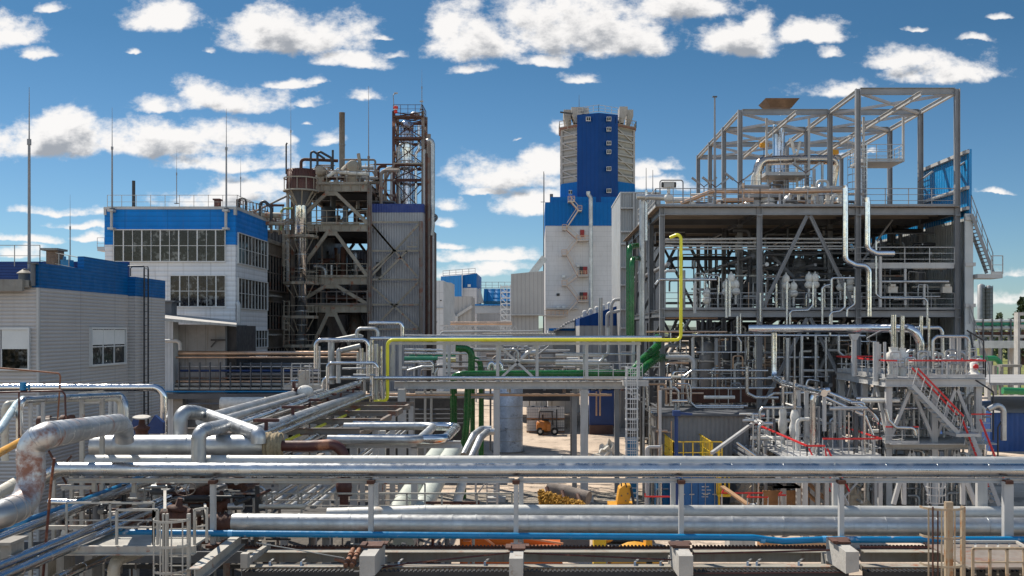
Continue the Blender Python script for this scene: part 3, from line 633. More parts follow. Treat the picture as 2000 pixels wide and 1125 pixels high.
# ------------------------------------------------------------------ piping on the face of the unit
FP = [ # points (px,py) , D , radius px , material, label
 ([(1297,386),(1254,384),(1254,655)],61.8,5.5,galv,'tall pale blue-silver riser left of the steel unit, beside the green risers'),
 ([(1243,384),(1260,384)],61.4,6,galv,'stub end of the pale silver riser above the green risers'),
 ([(1262,372),(1262,470)],62.4,3,alu,'thin silver riser squeezed between the fat pale riser and the first column'),
 ([(1649,362),(1651,366),(1651,508),(1672,518),(1697,520),(1697,618)],61.9,5.8,chrome,'bright silver riser kinking right below the middle of the steel unit'),
 ([(1693,386),(1694,395),(1694,486),(1712,495),(1746,495)],61.9,6,chrome,'bright silver riser turning right to an open end beside the mid platform'),
 ([(1419,548),(1419,620)],62.2,3.6,alu,'short silver vertical tube, left of a close pair before the second column'),
 ([(1425,548),(1425,618)],62.0,2.6,alu,'short thin silver tube, right of a close pair before the second column'),
 ([(1280,556),(1288,546),(1399,546)],62.3,2.6,alu,'silver pipe running level at the first bay just above the middle deck'),
 ([(1357,553),(1357,612)],62.2,3,lgrey,'grey flat post hanging across the middle beam of the first bay'),
 ([(1300,454+14),(1480,466)],64.6,2.4,lgrey,'topmost of four level grey pipes under the roof deck, left bay'),
 ([(1300,473),(1480,474)],64.6,1.8,lgrey,'second of four level grey pipes under the roof deck, left bay'),
 ([(1300,480),(1480,481)],64.6,1.8,lgrey,'third of four level grey pipes under the roof deck, left bay'),
 ([(1300,486),(1480,486)],64.6,1.6,lgrey,'lowest of four level grey pipes under the roof deck, left bay'),
 ([(1488,466),(1671,467)],64.6,2.0,lgrey,'topmost of four level grey pipes under the roof deck, braced bay'),
 ([(1488,474),(1671,474)],64.6,1.6,lgrey,'second of four level grey pipes under the roof deck, braced bay'),
 ([(1488,481),(1671,481)],64.6,1.6,lgrey,'third of four level grey pipes under the roof deck, braced bay'),
 ([(1488,486),(1671,486)],64.6,1.6,lgrey,'lowest of four level grey pipes under the roof deck, braced bay'),
 ([(1485,628),(1485,572)],62.1,2.0,alu,'slim silver tube at the foot of the second column'),
 ([(1537,550),(1537,650)],61.9,2.4,alu,'straight silver drop pipe in the braced bay, leftmost of the drops'),
 ([(1588,552),(1588,596),(1578,606),(1546,607),(1543,612),(1543,650)],61.8,2.3,alu,'silver pipe stepping down left through the middle deck of the braced bay'),
 ([(1624,648),(1624,545),(1628,543),(1668,543)],61.9,2.4,alu,'silver hairpin pipe with its square top under the middle platform'),
 ([(1650,552),(1650,600),(1640,608),(1625,610),(1621,616),(1621,655)],61.7,2.4,alu,'silver pipe stepping down left beside the third column'),
 ([(1669,560),(1669,594),(1655,604),(1654,618)],61.6,2.0,alu,'short silver stepped pipe ending above the shiny header'),
 ([(1606,646),(1606,563),(1612,558),(1622,556)],61.8,2.2,alu,'slim silver riser with hooked top in the braced bay'),
 ([(1711,470),(1711,575),(1720,582),(1806,583),(1811,590),(1811,640)],61.9,2.2,alu,'long slim pipe crossing the right bay and dropping at its right end'),
 ([(1693,550),(1853,550)],62.2,2.4,galv,'level pale pipe crossing the right bay above the middle deck'),
 ([(1680,580),(1836,579)],62.4,1.3,galv,'hair-thin level pipe crossing the right bay'),
 ([(1719,500),(1719,600)],62.0,3.4,lgrey,'pale grey post standing before the right bay'),
 ([(1768,525),(1768,596)],62.3,2.6,lgrey,'pale grey post in the middle of the right bay'),
 ([(1805,555),(1805,596)],62.3,2.6,lgrey,'short pale grey post under the thin pipe in the right bay'),
 ([(1300,621),(1402,621)],63.5,1.8,copper,'tan level pipe just under the middle beam of the first bay'),
 ([(1262,648),(1420,648)],62.4,1.8,copper,'tan level pipe low in the first bay above the yellow pipe'),
 ([(1330,655),(1500,655),(1690,656)],61.8,2.8,alu,'long level silver pipe behind the shiny header'),
 ([(1440,618),(1440,655)],62.0,2.4,alu,'short silver vertical in the middle of the first bay'),
 ([(1446,612),(1446,655)],62.2,1.8,alu,'thin silver vertical in the middle of the first bay'),
 ([(1300,697),(1345,697),(1354,706),(1354,756)],60.8,4.2,lgrey,'pale grey pipe elbowing down at the foot of the first column'),
 ([(1300,708),(1345,709)],61,2,copper,'tan pipe stub below the pale grey elbow'),
 ([(1330,740),(1352,723),(1500,724)],60.5,2.1,alu,'silver pipe crossing low before the first bay, uppermost of three'),
 ([(1330,740),(1470,739),(1510,739)],60.4,2.6,alu,'silver pipe crossing low before the first bay, middle of three'),
 ([(1340,758),(1512,758)],60.3,2.2,alu,'silver pipe crossing low before the first bay, lowest of three'),
 ([(1459,716),(1459,768),(1475,776),(1520,777)],59.5,3.4,alu,'silver pipe hooking forward below the second column'),
 ([(1340,750),(1345,785),(1356,793),(1460,793)],58.8,2.8,alu,'silver pipe sweeping along the lowest beam of the unit'),
 ([(1322,750),(1346,750),(1349,760),(1349,786),(1360,796),(1452,796)],58.2,2.2,alu,'thinner silver pipe sweeping just under the lowest beam of the unit'),
 ([(1300,768),(1374,768)],59.5,1.8,copper,'short tan pipe low in the first bay'),
 ([(1375,776),(1435,776)],60,3.4,wrap,'fat pale insulated pipe low behind the first bay'),
 ([(1417,660),(1417,685)],61.5,1.6,alu,'thin drop between two level pipes, left'),
 ([(1440,658),(1447,668),(1447,690)],61.5,1.8,alu,'thin bent drop between two level pipes, right'),
 ([(1360,688),(1457,688)],61.4,1.4,alu,'thin level pipe in the shade of the first bay'),
 ([(1352,660),(1352,700)],61.8,2,lgrey,'grey stub below the tan pipe in the first bay'),
 ([(1399,660),(1399,713)],62.4,3.8,mgrey,'thick grey post half hidden in the first bay'),
 ([(1500,698),(1600,698)],61.6,2,alu,'level pipe low in the braced bay, upper of two'),
 ([(1500,736),(1620,736)],61.6,1.6,alu,'level pipe low in the braced bay, lower of two'),
 ([(1538,660),(1538,745)],61.3,3.6,galv,'silver vertical low in the braced bay, beside the big elbow drop'),
 ([(1552,660),(1552,740)],61.5,2.0,galv,'slim vertical low in the braced bay, second from the big drop'),
 ([(1566,655),(1566,750)],61.2,3.0,galv,'silver vertical low in the braced bay, third from the big drop'),
 ([(1593,655),(1593,750)],61.2,2.4,galv,'silver vertical low in the braced bay, fourth from the big drop'),
 ([(1613,658),(1613,745)],61.4,2.0,galv,'silver vertical low in the braced bay, nearest the red-railed platform'),
 ([(1638,655),(1638,688),(1650,697),(1664,698)],61,2.6,galv,'silver elbow tucked behind the red-railed platform'),
 ([(1600,745),(1578,741),(1575,752),(1575,765)],60.8,2.4,alu,'small silver elbow just left of the red-railed platform'),
]
for i, (pts, D, rp, m, lb) in enumerate(FP):
    pipe([at(a, b, D) for a, b in pts], rp*D/2000, m, lb, seam=1.3 if rp > 3 else 0, n=14 if rp > 3 else 9)
gz = [at(1244,480,61.6), at(1229,484,61.2), at(1229,656,61.2)]
pipe([at(1246,480,63.5), at(1229,482,61), at(1229,672,61)], .17, green, 'outer green riser hooking over at the left edge of the steel unit', n=14, bend=.5)
pipe([at(1252,503,63.0), at(1234,506,60.3), at(1234,668,60.3)], .155, green, 'inner green riser, lower hook, at the left edge of the steel unit', n=14, bend=.5)
# the shiny header and its drop
pipe([at(1462,642,57), at(1700,641,56), at(1785,641,54), at(1797,668,54), at(1797,702,54)], .23, chrome, 'big mirror-bright header crossing before the steel unit to the red-railed platform', n=20, seg=8, seam=1.6, bend=.9)
pipe([at(1512,650,56.8), at(1512,738,56.8), at(1530,748,54), at(1610,768,49)], .17, chrome, 'bright drop from the header turning toward the viewer', n=16, seam=1.3)
# dense interior, its shade put into the darker paints: vessels, trays, pipes
rf = random.Random(77)
for i in range(260):
    lev = rf.choice([(.2,4.3),(4.8,10.2),(4.8,10.2),(4.8,10.2),(10.9,13.6)]); x = rf.uniform(UX[0]+.3, UX[3]-.3); y = rf.uniform(63.4, 67.5); z = rf.uniform(lev[0]+.5, lev[1])
    pts = rf.choice([[(x,y,lev[0]),(x,y,z)],[(x,y,lev[0]),(x,y,z),(x+rf.choice([-.7,.7]),y,z)],[(x,y,z),(min(x+rf.uniform(.8,3),UX[3]-.2),y,z)],[(x,y,z-.8),(x,y,z),(x+.6,y,z),(x+.6,y,z-1.2)]])
    pipe(pts, rf.choice([.03,.045,.06,.09]), rf.choice([galv,alu,lgrey,lgrey,wrap,mgrey,copper,oldst,chrome]), 'x', group='front clutter', n=8, seg=3)
def ulabel(i): return 'dark thin pipe among the shaded clutter deep inside the right steel unit'
rq = random.Random(5)
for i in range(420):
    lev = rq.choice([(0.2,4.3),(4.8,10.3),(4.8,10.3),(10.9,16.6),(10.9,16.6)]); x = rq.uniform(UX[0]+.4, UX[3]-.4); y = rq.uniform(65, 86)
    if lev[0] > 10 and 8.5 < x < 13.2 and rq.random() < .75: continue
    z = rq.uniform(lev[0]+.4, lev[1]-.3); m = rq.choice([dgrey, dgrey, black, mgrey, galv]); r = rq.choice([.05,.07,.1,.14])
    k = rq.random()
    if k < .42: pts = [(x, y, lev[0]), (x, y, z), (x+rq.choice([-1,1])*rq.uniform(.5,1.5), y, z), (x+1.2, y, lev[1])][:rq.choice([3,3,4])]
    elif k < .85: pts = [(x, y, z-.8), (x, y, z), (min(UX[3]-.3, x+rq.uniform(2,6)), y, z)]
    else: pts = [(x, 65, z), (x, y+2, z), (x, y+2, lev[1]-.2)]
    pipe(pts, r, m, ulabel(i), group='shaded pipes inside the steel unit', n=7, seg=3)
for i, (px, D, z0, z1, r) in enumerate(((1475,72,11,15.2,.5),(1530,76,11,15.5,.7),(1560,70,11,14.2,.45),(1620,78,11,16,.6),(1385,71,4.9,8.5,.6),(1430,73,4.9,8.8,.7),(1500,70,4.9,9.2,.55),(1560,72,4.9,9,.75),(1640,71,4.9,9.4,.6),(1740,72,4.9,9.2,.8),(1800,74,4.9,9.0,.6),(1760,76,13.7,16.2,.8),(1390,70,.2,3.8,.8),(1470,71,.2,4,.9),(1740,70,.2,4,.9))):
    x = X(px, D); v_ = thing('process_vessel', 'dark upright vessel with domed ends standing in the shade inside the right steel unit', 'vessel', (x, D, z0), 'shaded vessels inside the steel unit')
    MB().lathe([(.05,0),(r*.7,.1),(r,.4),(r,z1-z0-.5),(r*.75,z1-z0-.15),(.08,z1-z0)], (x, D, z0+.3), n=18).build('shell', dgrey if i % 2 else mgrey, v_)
    k = MB()
    for a in (0.5, 2.1, 3.7, 5.2): k.bar((x+r*.8*math.cos(a), D+r*.8*math.sin(a), z0), (x+r*.8*math.cos(a), D+r*.8*math.sin(a), z0+.8), .1)
    k.build('legs', dgrey, v_); MB().cyl((x, D, z1+.2), (x, D, z1+.8), .1, n=8).cyl((x, D, z1+.5), (x, D, z1+.58), .2, n=10).build('nozzle', galv, v_)
# dark rear screens added to deepen the unit's shade, plus stairs and shelves
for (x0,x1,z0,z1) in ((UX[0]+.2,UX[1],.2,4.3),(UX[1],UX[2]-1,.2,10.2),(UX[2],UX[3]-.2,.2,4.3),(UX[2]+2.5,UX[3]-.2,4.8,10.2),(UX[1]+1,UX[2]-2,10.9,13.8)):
    MB().box(x0,x1,86.4,86.55,z0,z1).build('rear_screen', mat('added_shade_screen',(.03,.03,.032),.7,0,.3,.6,corr='x',per=.3), unit)
for y in (71, 77, 83):
    for z in (7.4, 8.9, 12.6, 14.3, 2.4): MB().ibeam((UX[0] if z < 9 else UX[1],y,z),(UX[3],y,z),.15,.22).build('beam', dgrey, unit)
for a, b in (((UX[1]+1,72,4.8),(UX[1]+5,72,10.7)),((UX[2]+1,76,10.8),(UX[2]+5,76,17)),((UX[2]-1,66.5,10.8),(UX[1]+1.2,66.5,14.6))): stair_mb(a, b, .8).build('inner_stair', dgrey, unit)
for y, z in ((68.9,7.5),(68.9,13.6),(74.9,7.5),(74.9,13.6)): railing(unit,(UX[1],y,z),(UX[3],y,z),dgrey,1.1,1.2)
# white wrapped valves seen above the middle deck
wv = [(1428,543,'topmost beside the hanging grey post'),(1437,556,'low right, before the second column'),(1418,557,'low left, before the second column'),(1535,545,'left of the slim drops'),(1580,543,'first of two above the stepped pipe'),(1592,543,'second of two above the stepped pipe'),(1642,548,'under the square hairpin'),(1660,550,'right beside the third column'),(1380,573,'lying on the tan pipe of the first bay'),(1550,560,'second from the slim drop')]
for px, py, lb in wv:
    p = at(px, py, 63.6); o = thing('wrapped_valve', 'white wrapped valve above the middle deck, '+lb, 'valve', p, 'wrapped valves above the middle deck')
    MB().sphere(p, .24, sq=(1,1,1.25)).sphere(p-V((0,0,.42)), .28, sq=(1,1,.9)).build('wrap', wrap, o)
    MB().cyl(p-V((0,0,1.2)), p, .1, n=8).cyl(p, p+V((0,0,.4)), .07, n=8).build('stem', galv, o)
# lamps / cable trays in the right bay
for px in (1742, 1848):
    tag(MB().box(X(px-9,62.5), X(px+9,62.5), 62.3, 62.7, Z(572,62.5), Z(560,62.5)).box(X(px-5,62.5), X(px+5,62.5), 62.25, 62.75, Z(560,62.5), Z(555,62.5)).build('junction_box', wornw), 'pale junction box hanging in the right bay, '+('left one' if px < 1800 else 'right one by the wall'), 'junction box', 'junction boxes in the right bay')
# low shed cladding under the unit
sh = thing('low_shed', 'low grey corrugated shed under the first bays of the steel unit', 'shed', (11, 57, 0))
MB().box(X(1282,56), X(1462,56), 56, 60, 0, Z(812,56)).build('wall', mat('shed_cladding', (0.20,0.20,0.20), .5, .2, .12, .7, corr='x', per=.25, cdepth=.03), sh)
MB().box(X(1276,56), X(1470,56), 55.7, 60.2, Z(812,56), Z(808,56)).build('roof', dgrey, sh)
k = MB(); k.box(UX[0], UX[1]+1.4, 63.6, 64.4, 5.0, 5.9); k.build('rusty_skid_unused', rust, unit).name = 'rusty_skid'
# ------------------------------------------------------------------ window helper
def window(parent, x0, x1, y0, y1, z0, z1, cols, rows=2, axis='x', m=wframe, t=0.06, wide=None, face=-1, gm=None, glz=0):
    """window in a wall: axis 'x' = in a front wall at depth y0, 'y' = in a side wall at x0; frame is the part, pane its sub-part"""
    k = MB()
    def bar(a0, a1, c0, c1, d=0.12):
        if axis == 'x': k.box(a0, a1, y0+face*d, y0+0.02, c0, c1)
        else: k.box(x0-0.02, x0+d, a0, a1, c0, c1)
    a, b = (x0, x1) if axis == 'x' else (y0, y1)
    bar(a, b, z0-t*1.5, z0); bar(a, b, z1, z1+t*1.5); bar(a-t, a, z0-t*1.5, z1+t*1.5); bar(b, b+t, z0-t*1.5, z1+t*1.5)
    for i in range(1, cols):
        q = a+(b-a)*i/cols; ww = t*(1.8 if wide and i % wide == (wide-1) else 0.7); bar(q-ww/2, q+ww/2, z0, z1, 0.08)
    for j in range(1, rows):
        q = z0+(z1-z0)*j/rows; bar(a, b, q-t*.4, q+t*.4, 0.07)
    f = k.build('window', m, parent)
    p = MB()
    if axis == 'x': p.box(a, b, y0-0.03, y0+0.01, z0, z1)
    else: p.box(x0-0.01, x0+0.03, a, b, z0, z1)
    p.build('pane', gm or glass, f)
    return f
glint = mat('window_glass_room', (0.014,0.017,0.02), 0.05, 0, 0.95, 1.3, bump=0.02, spec=0.3, cells=0.77)
side_h = mat('grey_horizontal_siding', (0.44,0.415,0.40), 0.5, 0.1, 0.06, 0.25, corr='z', per=0.13, cdepth=0.02, cdark=0.5, streak=0.12, joints=('y', (3.1,)))
side_hf = mat('grey_front_siding', (0.30,0.30,0.30), 0.5, 0.1, 0.06, 0.25, corr='z', per=0.13, cdepth=0.02, cdark=0.4, streak=0.12)
side_w = mat('white_brick_siding', (0.60,0.605,0.62), 0.5, 0, 0.05, 0.3, corr='z', per=0.35, cdepth=0.02, cdark=0.35, streak=0.3, joints=('xz', (3.0, 5.5)))
blue_h = mat('blue_horizontal_siding', (0.001,0.10,0.30), 0.5, spec=.2, metal=0, streak=.12, joints=('y',(3.1,)), var=0.12, vscale=0.4, corr='z', per=0.13, cdepth=0.02, cdark=0.4)
blue_f = mat('bright_blue_siding', (0.001,0.17,0.52), 0.5, spec=.2, metal=0, streak=.12, joints=('x',(3.0,)), var=0.12, vscale=0.4, corr='z', per=0.35, cdepth=0.02, cdark=0.3)
# ------------------------------------------------------------------ nearest building on the left
b1 = thing('clad_workshop', 'grey ribbed workshop with stepped navy parapet at the near left edge', 'building', (-19, 35, 0))
def d_(px, x=-17): return x*2000/(px-1050)
MB().box(-40, -17, 34.9, 42.5, 0, 10.95).box(-40, -19.9, 42.5, 46.4, 0, 10.95).build('wall', side_h, b1)
MB().box(-17.25, -17.003, 34.92, 38.4, 10.95, 11.8).build('parapet', blue_h, b1)
MB().box(-17.25, -17.003, 38.4, 42.49, 10.95, 12.27).build('parapet', blue_h, b1)
MB().box(-40, -17.25, 34.7, 35.1, 10.95, 11.2).box(-40,-17.4,34.55,34.72,10.82,11.22).build('eave', concd, b1)
MB().box(-40, -17.3, 35.2, 46.4, 10.95, 11.1).build('roof', concd, b1)
MB().box(-19.9, -16.7, 42.5, 45.9, 0, 10.92).build('stair_tower_wall', side_h, b1)
MB().box(-19.9, -16.69, 42.49, 45.91, 10.92, 11.72).build('parapet', blue_h, b1)
MB().box(-40, -18.6, 46.5, 46.7, 10.9, 12.62).build('rear_parapet', mat('deep_blue_siding', (0.002,0.035,0.17), .45, 0, .08, .3, corr='z', per=.13), b1)
MB().box(-17.06,-16.98,34.84,34.96,0,10.95).build('corner_trim', lgrey, b1)
MB().cyl((-17.15,34.8,11.0),(-17.15,34.8,11.75),.08,n=10).box(-17.3,-17.0,34.7,34.9,11.75,11.8).build('drain_head', dgrey, b1)
window(b1, -17, 0, 38.86, 42.03, 8.19, 9.54, 3, 2, axis='y', t=.05, gm=glint)
k = MB().box(-16.99,-16.93,38.88,42.0,8.94,9.52).build('blind', blind, b1)
window(b1, -21, X(57,34.9), 34.9, 0, 8.2, 9.52, 4, 1, t=.05, gm=glint)
MB().box(-21, X(57,34.9), 34.82, 34.88, 8.86, 9.52).build('blind', blind, b1)
k = ladder_mb((-16.55, 43.3, 2), (-16.55, 43.3, 12.1), .45, (0,1,0)); k.tube([(-16.55,43.08,12.1),(-16.55,43.08,12.2),(-17.3,43.08,12.2),(-17.3,43.08,11.8)],.025,.1,n=6).tube([(-16.55,43.52,12.1),(-16.55,43.52,12.2),(-17.3,43.52,12.2),(-17.3,43.52,11.8)],.025,.1,n=6)
tag(k.build('roof_ladder', black), 'black ladder with hooped top fixed to the stepped end of the grey workshop', 'ladder')
c_ = thing('brick_chimney', 'small square brick chimney with concrete cap on the workshop roof', 'chimney', (X(100,45),45,11))
MB().box(X(90,45),X(113,45),45,45.6,11,Z(489,45)).build('shaft', mat('old_brick', (0.22,0.15,0.11),.9,0,.3,3,corr='z',per=.09,bump=.6), c_)
MB().box(X(83,45),X(116,45),44.8,45.8,Z(489,45),Z(485,45)).build('cap', concd, c_)
c_ = thing('roof_vent', 'conical tan roof vent hood near the workshop eave', 'vent', (X(48,36),36,11))
MB().cyl((X(48,36),36,11.1),(X(48,36),36,Z(534,36)),.2,n=14).build('neck', dgrey, c_)
MB().lathe([(.26,0),(.24,.02),(.03,.17)],(X(48,36),36,Z(534,36)),n=14).build('hood', beige, c_)
r_ = thing('roof_railing', 'thin white railing round the workshop roof behind the chimney', 'railing', (-20,46,11.1))
rail_mb((-26,46.4,12.4),(X(78,46.4),46.4,12.4),.95,1.1,.03,1,toe=False).build('rear_run', wornw, r_)
rail_mb((X(78,46.4),46.4,12.2),(X(155,43),43,11.6),.95,1.2,.03,1,toe=False).build('side_run', wornw, r_)
for lb, px, D, y0, y1 in (('blue',126,45,507,523),):
    tag(MB().box(X(118,D),X(134,D),D,D+.5,Z(y1,D),Z(y0,D)).cyl((X(126,D),D,Z(507,D)),(X(126,D),D,Z(501,D)),.07,n=8).build('roof_fan_unit', blue), 'small blue fan unit on the workshop roof beside the chimney', 'fan')
# ------------------------------------------------------------------ lightning masts
def mast(px, D, ytop, ybase, label, r=.07, split=.55, m=mgrey):
    x = X(px, D); z0, z1 = Z(ybase, D), Z(ytop, D); zm = z0+(z1-z0)*split
    o = thing('lightning_mast', label, 'mast', (x, D, z0), 'lightning masts'); r = r*.75
    MB().cyl((x,D,z0),(x,D,zm),r,r*.8,n=8).build('pole', m, o)
    MB().cyl((x,D,zm),(x,D,z1),r*.5,r*.15,n=6).cyl((x,D,zm-.1),(x,D,zm+.1),r*1.3,n=8).build('rod', m, o)
    MB().box(x-.15,x+.15,D-.12,D+.12,z0,z0+.05).build('base_plate', dgrey, o)
mast(57,35.5,170,528,'tall grey lightning mast rising from the workshop eave, tallest at far left',.075,.7)
mast(137,60,380,525,'thin lightning mast behind the workshop roof, between the first two tall ones',.05)
mast(219,71.7,210,408,'lightning mast clamped to the left end of the blue-banded building',.09,.6)
mast(345,78,292,398,'slim lightning mast standing midway along the blue-banded roof',.05)
mast(442,71.7,212,408,'lightning mast clamped to the right end of the blue-banded building',.09,.6)
mast(470,84,305,400,'slim short mast just right of the blue-banded roof corner',.05)
mast(568,88,195,332,'thin mast rising behind the brown tank',.06)
mast(720,87,168,400,'tall tapering mast on the right edge of the old steel structure',.11,.4,m=oldst)
mast(824,93,135,215,'thin rod mast on top of the lattice tower',.05)
for px in (219, 442):
    k = MB()
    for py in (412, 447): k.box(X(px-5,71.8),X(px+6,71.8),71.4,71.95,Z(py+2,71.8),Z(py-2,71.8))
    k.cyl((X(px,71.7),71.6,Z(447,71.8)),(X(px,71.7),71.6,Z(410,71.8)),.1,n=8)
    tag(k.build('mast_bracket', lgrey), 'pair of clamp brackets on the blue band under the '+('left' if px < 300 else 'right')+' clamped mast', 'bracket')
# ------------------------------------------------------------------ blue-banded building
b2 = thing('blue_banded_building', 'white panelled building with bright blue top band and long ribbon windows', 'building', (-26, 72, 0))
bx0, bx1, by1 = X(205,72), X(460,72), 80.5
MB().box(bx0, bx1, 72, by1, 4.5, Z(478,72)).build('wall', side_w, b2)
MB().box(bx0-.02, bx1+.02, 71.97, by1, Z(478,72), 18.0).build('blue_band', blue_f, b2)
MB().box(bx0-.06, bx1+.06, 71.9, by1+.05, 18.0, 18.16).box(bx0-.06,bx0+.12,71.93,72.2,Z(420,72),18.0).box(bx1-.12,bx1+.06,71.93,72.2,Z(420,72),18.0).build('coping', lgrey, b2)
window(b2, X(224,72), X(440,72), 71.97, 0, Z(510,72), Z(450,72), 12, 2, t=.045, wide=2, gm=glint)
window(b2, X(334,72), X(440,72), 72, 0, Z(598,72), Z(539,72), 6, 2, t=.045, wide=2, gm=glint)
for py0, py1, ya, yb in ((513,455,72.4,80.2),(601,543,72.4,80.2),(680,646,73,80.2)):
    window(b2, bx1+.02, 0, ya, yb, Z(py0,72.4), Z(py1,72.4), 9, 2, axis='y', t=.04, gm=glint)
railing(b2, (bx0,72.4,18.1), (bx1,72.4,18.1), wornw, .95, 1.0, .03, 1)
railing(b2, (bx1,72.4,18.1), (bx1,80,18.1), wornw, .95, 1.2, .03, 1)
MB().box(X(418,76),X(428,76),76,76.5,18,Z(391,76)).box(X(416,76),X(430,76),75.9,76.6,Z(391,76),Z(388,76)).build('roof_stub', redox, b2)
MB().cyl((X(261,76),76,18),(X(261,76),76,Z(353,76)),.12,n=10).build('flue', black, b2)
MB().tube([(X(467,72),71.9,5.5),(X(467,72),71.9,Z(594,72)),(X(462,72),72.2,Z(590,72))],.14,n=12).build('downpipe', lgrey, b2)
MB().box(X(190,74),X(204,74),74,76,Z(490,74),Z(486,74)).build('side_landing', lgrey, b2)
rail_mb((X(190,74),74,Z(486,74)),(X(204,74),74,Z(486,74)),.8,.5,.03,1).build('railing', lgrey, b2)
# old concrete rear part of it
b3 = thing('old_concrete_annex', 'stained old concrete annex with rusty window bars behind the blue-banded building', 'building', (-21.5, 81, 0))
MB().box(-27, X(508,80.6), 80.6, 90, 0, 16.6).build('wall', mat('stained_concrete', (0.17,0.145,0.12),.9,0,.3,.6,streak=.7,bump=.5), b3)
MB().box(-27, X(508,80.6)+.15, 80.5, 90.1, 16.6, 16.9).build('coping', concd, b3)
for z0, z1 in ((12.8,15.6),(9.6,11.8),(5.6,8)): window(b3, X(508,80.6)+.02, 0, 81.5, 89, z0, z1, 8, 2, axis='y', m=oldst, t=.08)
for z in (12.3, 9.2): MB().box(X(508,80.6), X(508,80.6)+.9, 81, 84, z-.12, z).build('ledge', concd, b3)
# annex in between
b4 = thing('lean_to_shed', 'low lean-to shed with pale sagging roof before the blue-banded building', 'shed', (-24, 64, 0))
MB().add([(X(318,60),60,Z(621,60)),(X(462,64),64,Z(634,64)),(X(462,71),71,Z(626,71)),(X(318,71),71,Z(612,71)),(X(318,60),60,Z(627,60)),(X(462,64),64,Z(638,64)),(X(462,71),71,Z(630,71)),(X(318,71),71,Z(616,71))],[(3,2,1,0),(4,5,6,7),(0,1,5,4),(1,2,6,5),(2,3,7,6),(3,0,4,7)]).build('roof', mat('pale_roof_sheet', (.42,.40,.37),.7,0,.2,.8,corr='x',per=.4,dirt=.1), b4)
MB().box(X(330,66),X(440,66),66,71,0,Z(634,66)).build('wall', mat('shed_panels', (0.25,0.25,0.25),.8,0,.15,.5,streak=.5,joints=('x',(1.3,))), b4)
MB().box(X(440,66),X(458,66),66.4,71,0,Z(636,66)).build('dark_doorway', black, b4)
MB().box(X(320,65),X(338,65),65,66,0,Z(628,65)).build('side_panel', mat('vertical_white_panel', (.42,.45,.48),.6,0,.1,.6,corr='x',per=.25), b4)
k = MB().bar((X(412,65.8),65.8,Z(664,65.8)),(X(440,65.8),65.8,Z(664,65.8)),.12).bar((X(412,65.8),65.8,Z(678,65.8)),(X(424,65.8),65.8,Z(664,65.8)),.08)
k.build('wall_bracket', black, b4)
k = MB().box(X(322,68),X(335,68),68,69,Z(618,68),Z(590,68)).box(X(318,68),X(342,68),67.8,69.2,Z(590,68),Z(587,68)); k.build('roof_box', dgrey, b4)
# dark cladding hall behind the chrome column
dc = mat('dark_ribbed_cladding', (0.045,0.045,0.05), .6, .2, .15, .5, corr='x', per=.3, cdepth=.04)
b5 = thing('dark_clad_hall', 'very dark ribbed hall wall between the annex and the mirror column', 'building', (-20,90,0))
MB().box(X(508,90), X(620,90), 90, 104, 0, Z(452,90)).build('wall', dc, b5)
MB().box(X(508,90)-.2, X(620,90), 89.8, 104, Z(452,90), Z(449,90)).build('roof_edge', oldst, b5)
# ------------------------------------------------------------------ old steel process structure
old = thing('old_process_structure', 'weathered open steel structure with crossed braces and pipework on top', 'process structure', (-17, 86, 0))
OX = [X(573,86), X(722,86)]; OY = [86, 92, 98]; OZ = [5, 11.6, 13.95, 18.4, 21.75]
for y in OY:
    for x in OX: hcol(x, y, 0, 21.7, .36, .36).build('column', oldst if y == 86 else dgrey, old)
for z in OZ:
    for y in OY:
        k = MB().ibeam((OX[0],y,z-.3),(OX[1],y,z-.3),.3,.62,.03)
        if y == 86:
            for q in range(1, 8): x = OX[0]+(OX[1]-OX[0])*q/8; k.box(x-.03,x+.03,y-.14,y+.14,z-.58,z-.02)
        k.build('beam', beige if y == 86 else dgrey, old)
    for x in OX: MB().ibeam((x,86,z-.3),(x,98,z-.3),.3,.5).build('beam', oldst, old)
    MB().box(OX[0],OX[1],86.2,98,z,z+.05).build('deck', mat('old_grating', (.06,.055,.05),.8,0,.2), old) if z != 13.95 else None
xm = (OX[0]+OX[1])/2
for a, b in ((OZ[3],OZ[4]),(OZ[2],OZ[3]),(OZ[1],OZ[2]),(OZ[0],OZ[1])):
    for s_, x in ((-1, OX[0]), (1, OX[1])):
        MB().bar((xm+s_*.25, 86, b-.6), (x-s_*.2, 86, a+.1), .28, .28).build('brace', beige, old)
    MB().box(xm-.5, xm+.5, 85.9, 86.1, b-.95, b-.6).build('gusset', beige, old)
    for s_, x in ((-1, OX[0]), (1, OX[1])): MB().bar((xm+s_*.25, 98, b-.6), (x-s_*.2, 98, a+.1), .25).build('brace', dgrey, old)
for z in (OZ[1], OZ[2], OZ[3], OZ[0], OZ[4]):
    railing(old, (OX[0]+.3,85.85,z+.03), (OX[1]-.2,85.85,z+.03), beige if z > 13 else oldst, 1.1, .9, .05, 1)
railing(old, (OX[0],98,21.8), (OX[1],98,21.8), oldst, 1.1, 1.1, .05, 1)
MB().box(OX[0]+.1,OX[1]-.1,103.2,103.4,6,17.6).build('rear_screen', dc, old)
ro = random.Random(3)
for i in range(110):
    z0 = ro.choice(OZ[:4]); x = ro.uniform(OX[0]+.5, OX[1]-.5); y = ro.uniform(88, 97); r = ro.choice([.06,.1,.16,.24])
    m = ro.choice([dgrey, oldst, oldst, galv, rust]); h = ro.uniform(1, 3.2)
    pts = ro.choice([[(x,y,z0),(x,y,z0+h),(x+ro.uniform(-1.5,1.5),y,z0+h)], [(x-1.5,y,z0+h*.6),(x+1.5,y,z0+h*.6)], [(x,y,z0),(x,y,z0+h)]])
    pipe(pts, r, m, 'dim pipe in the shaded interior of the old weathered steel structure', group='shaded pipes in the old structure', n=8, seg=3)
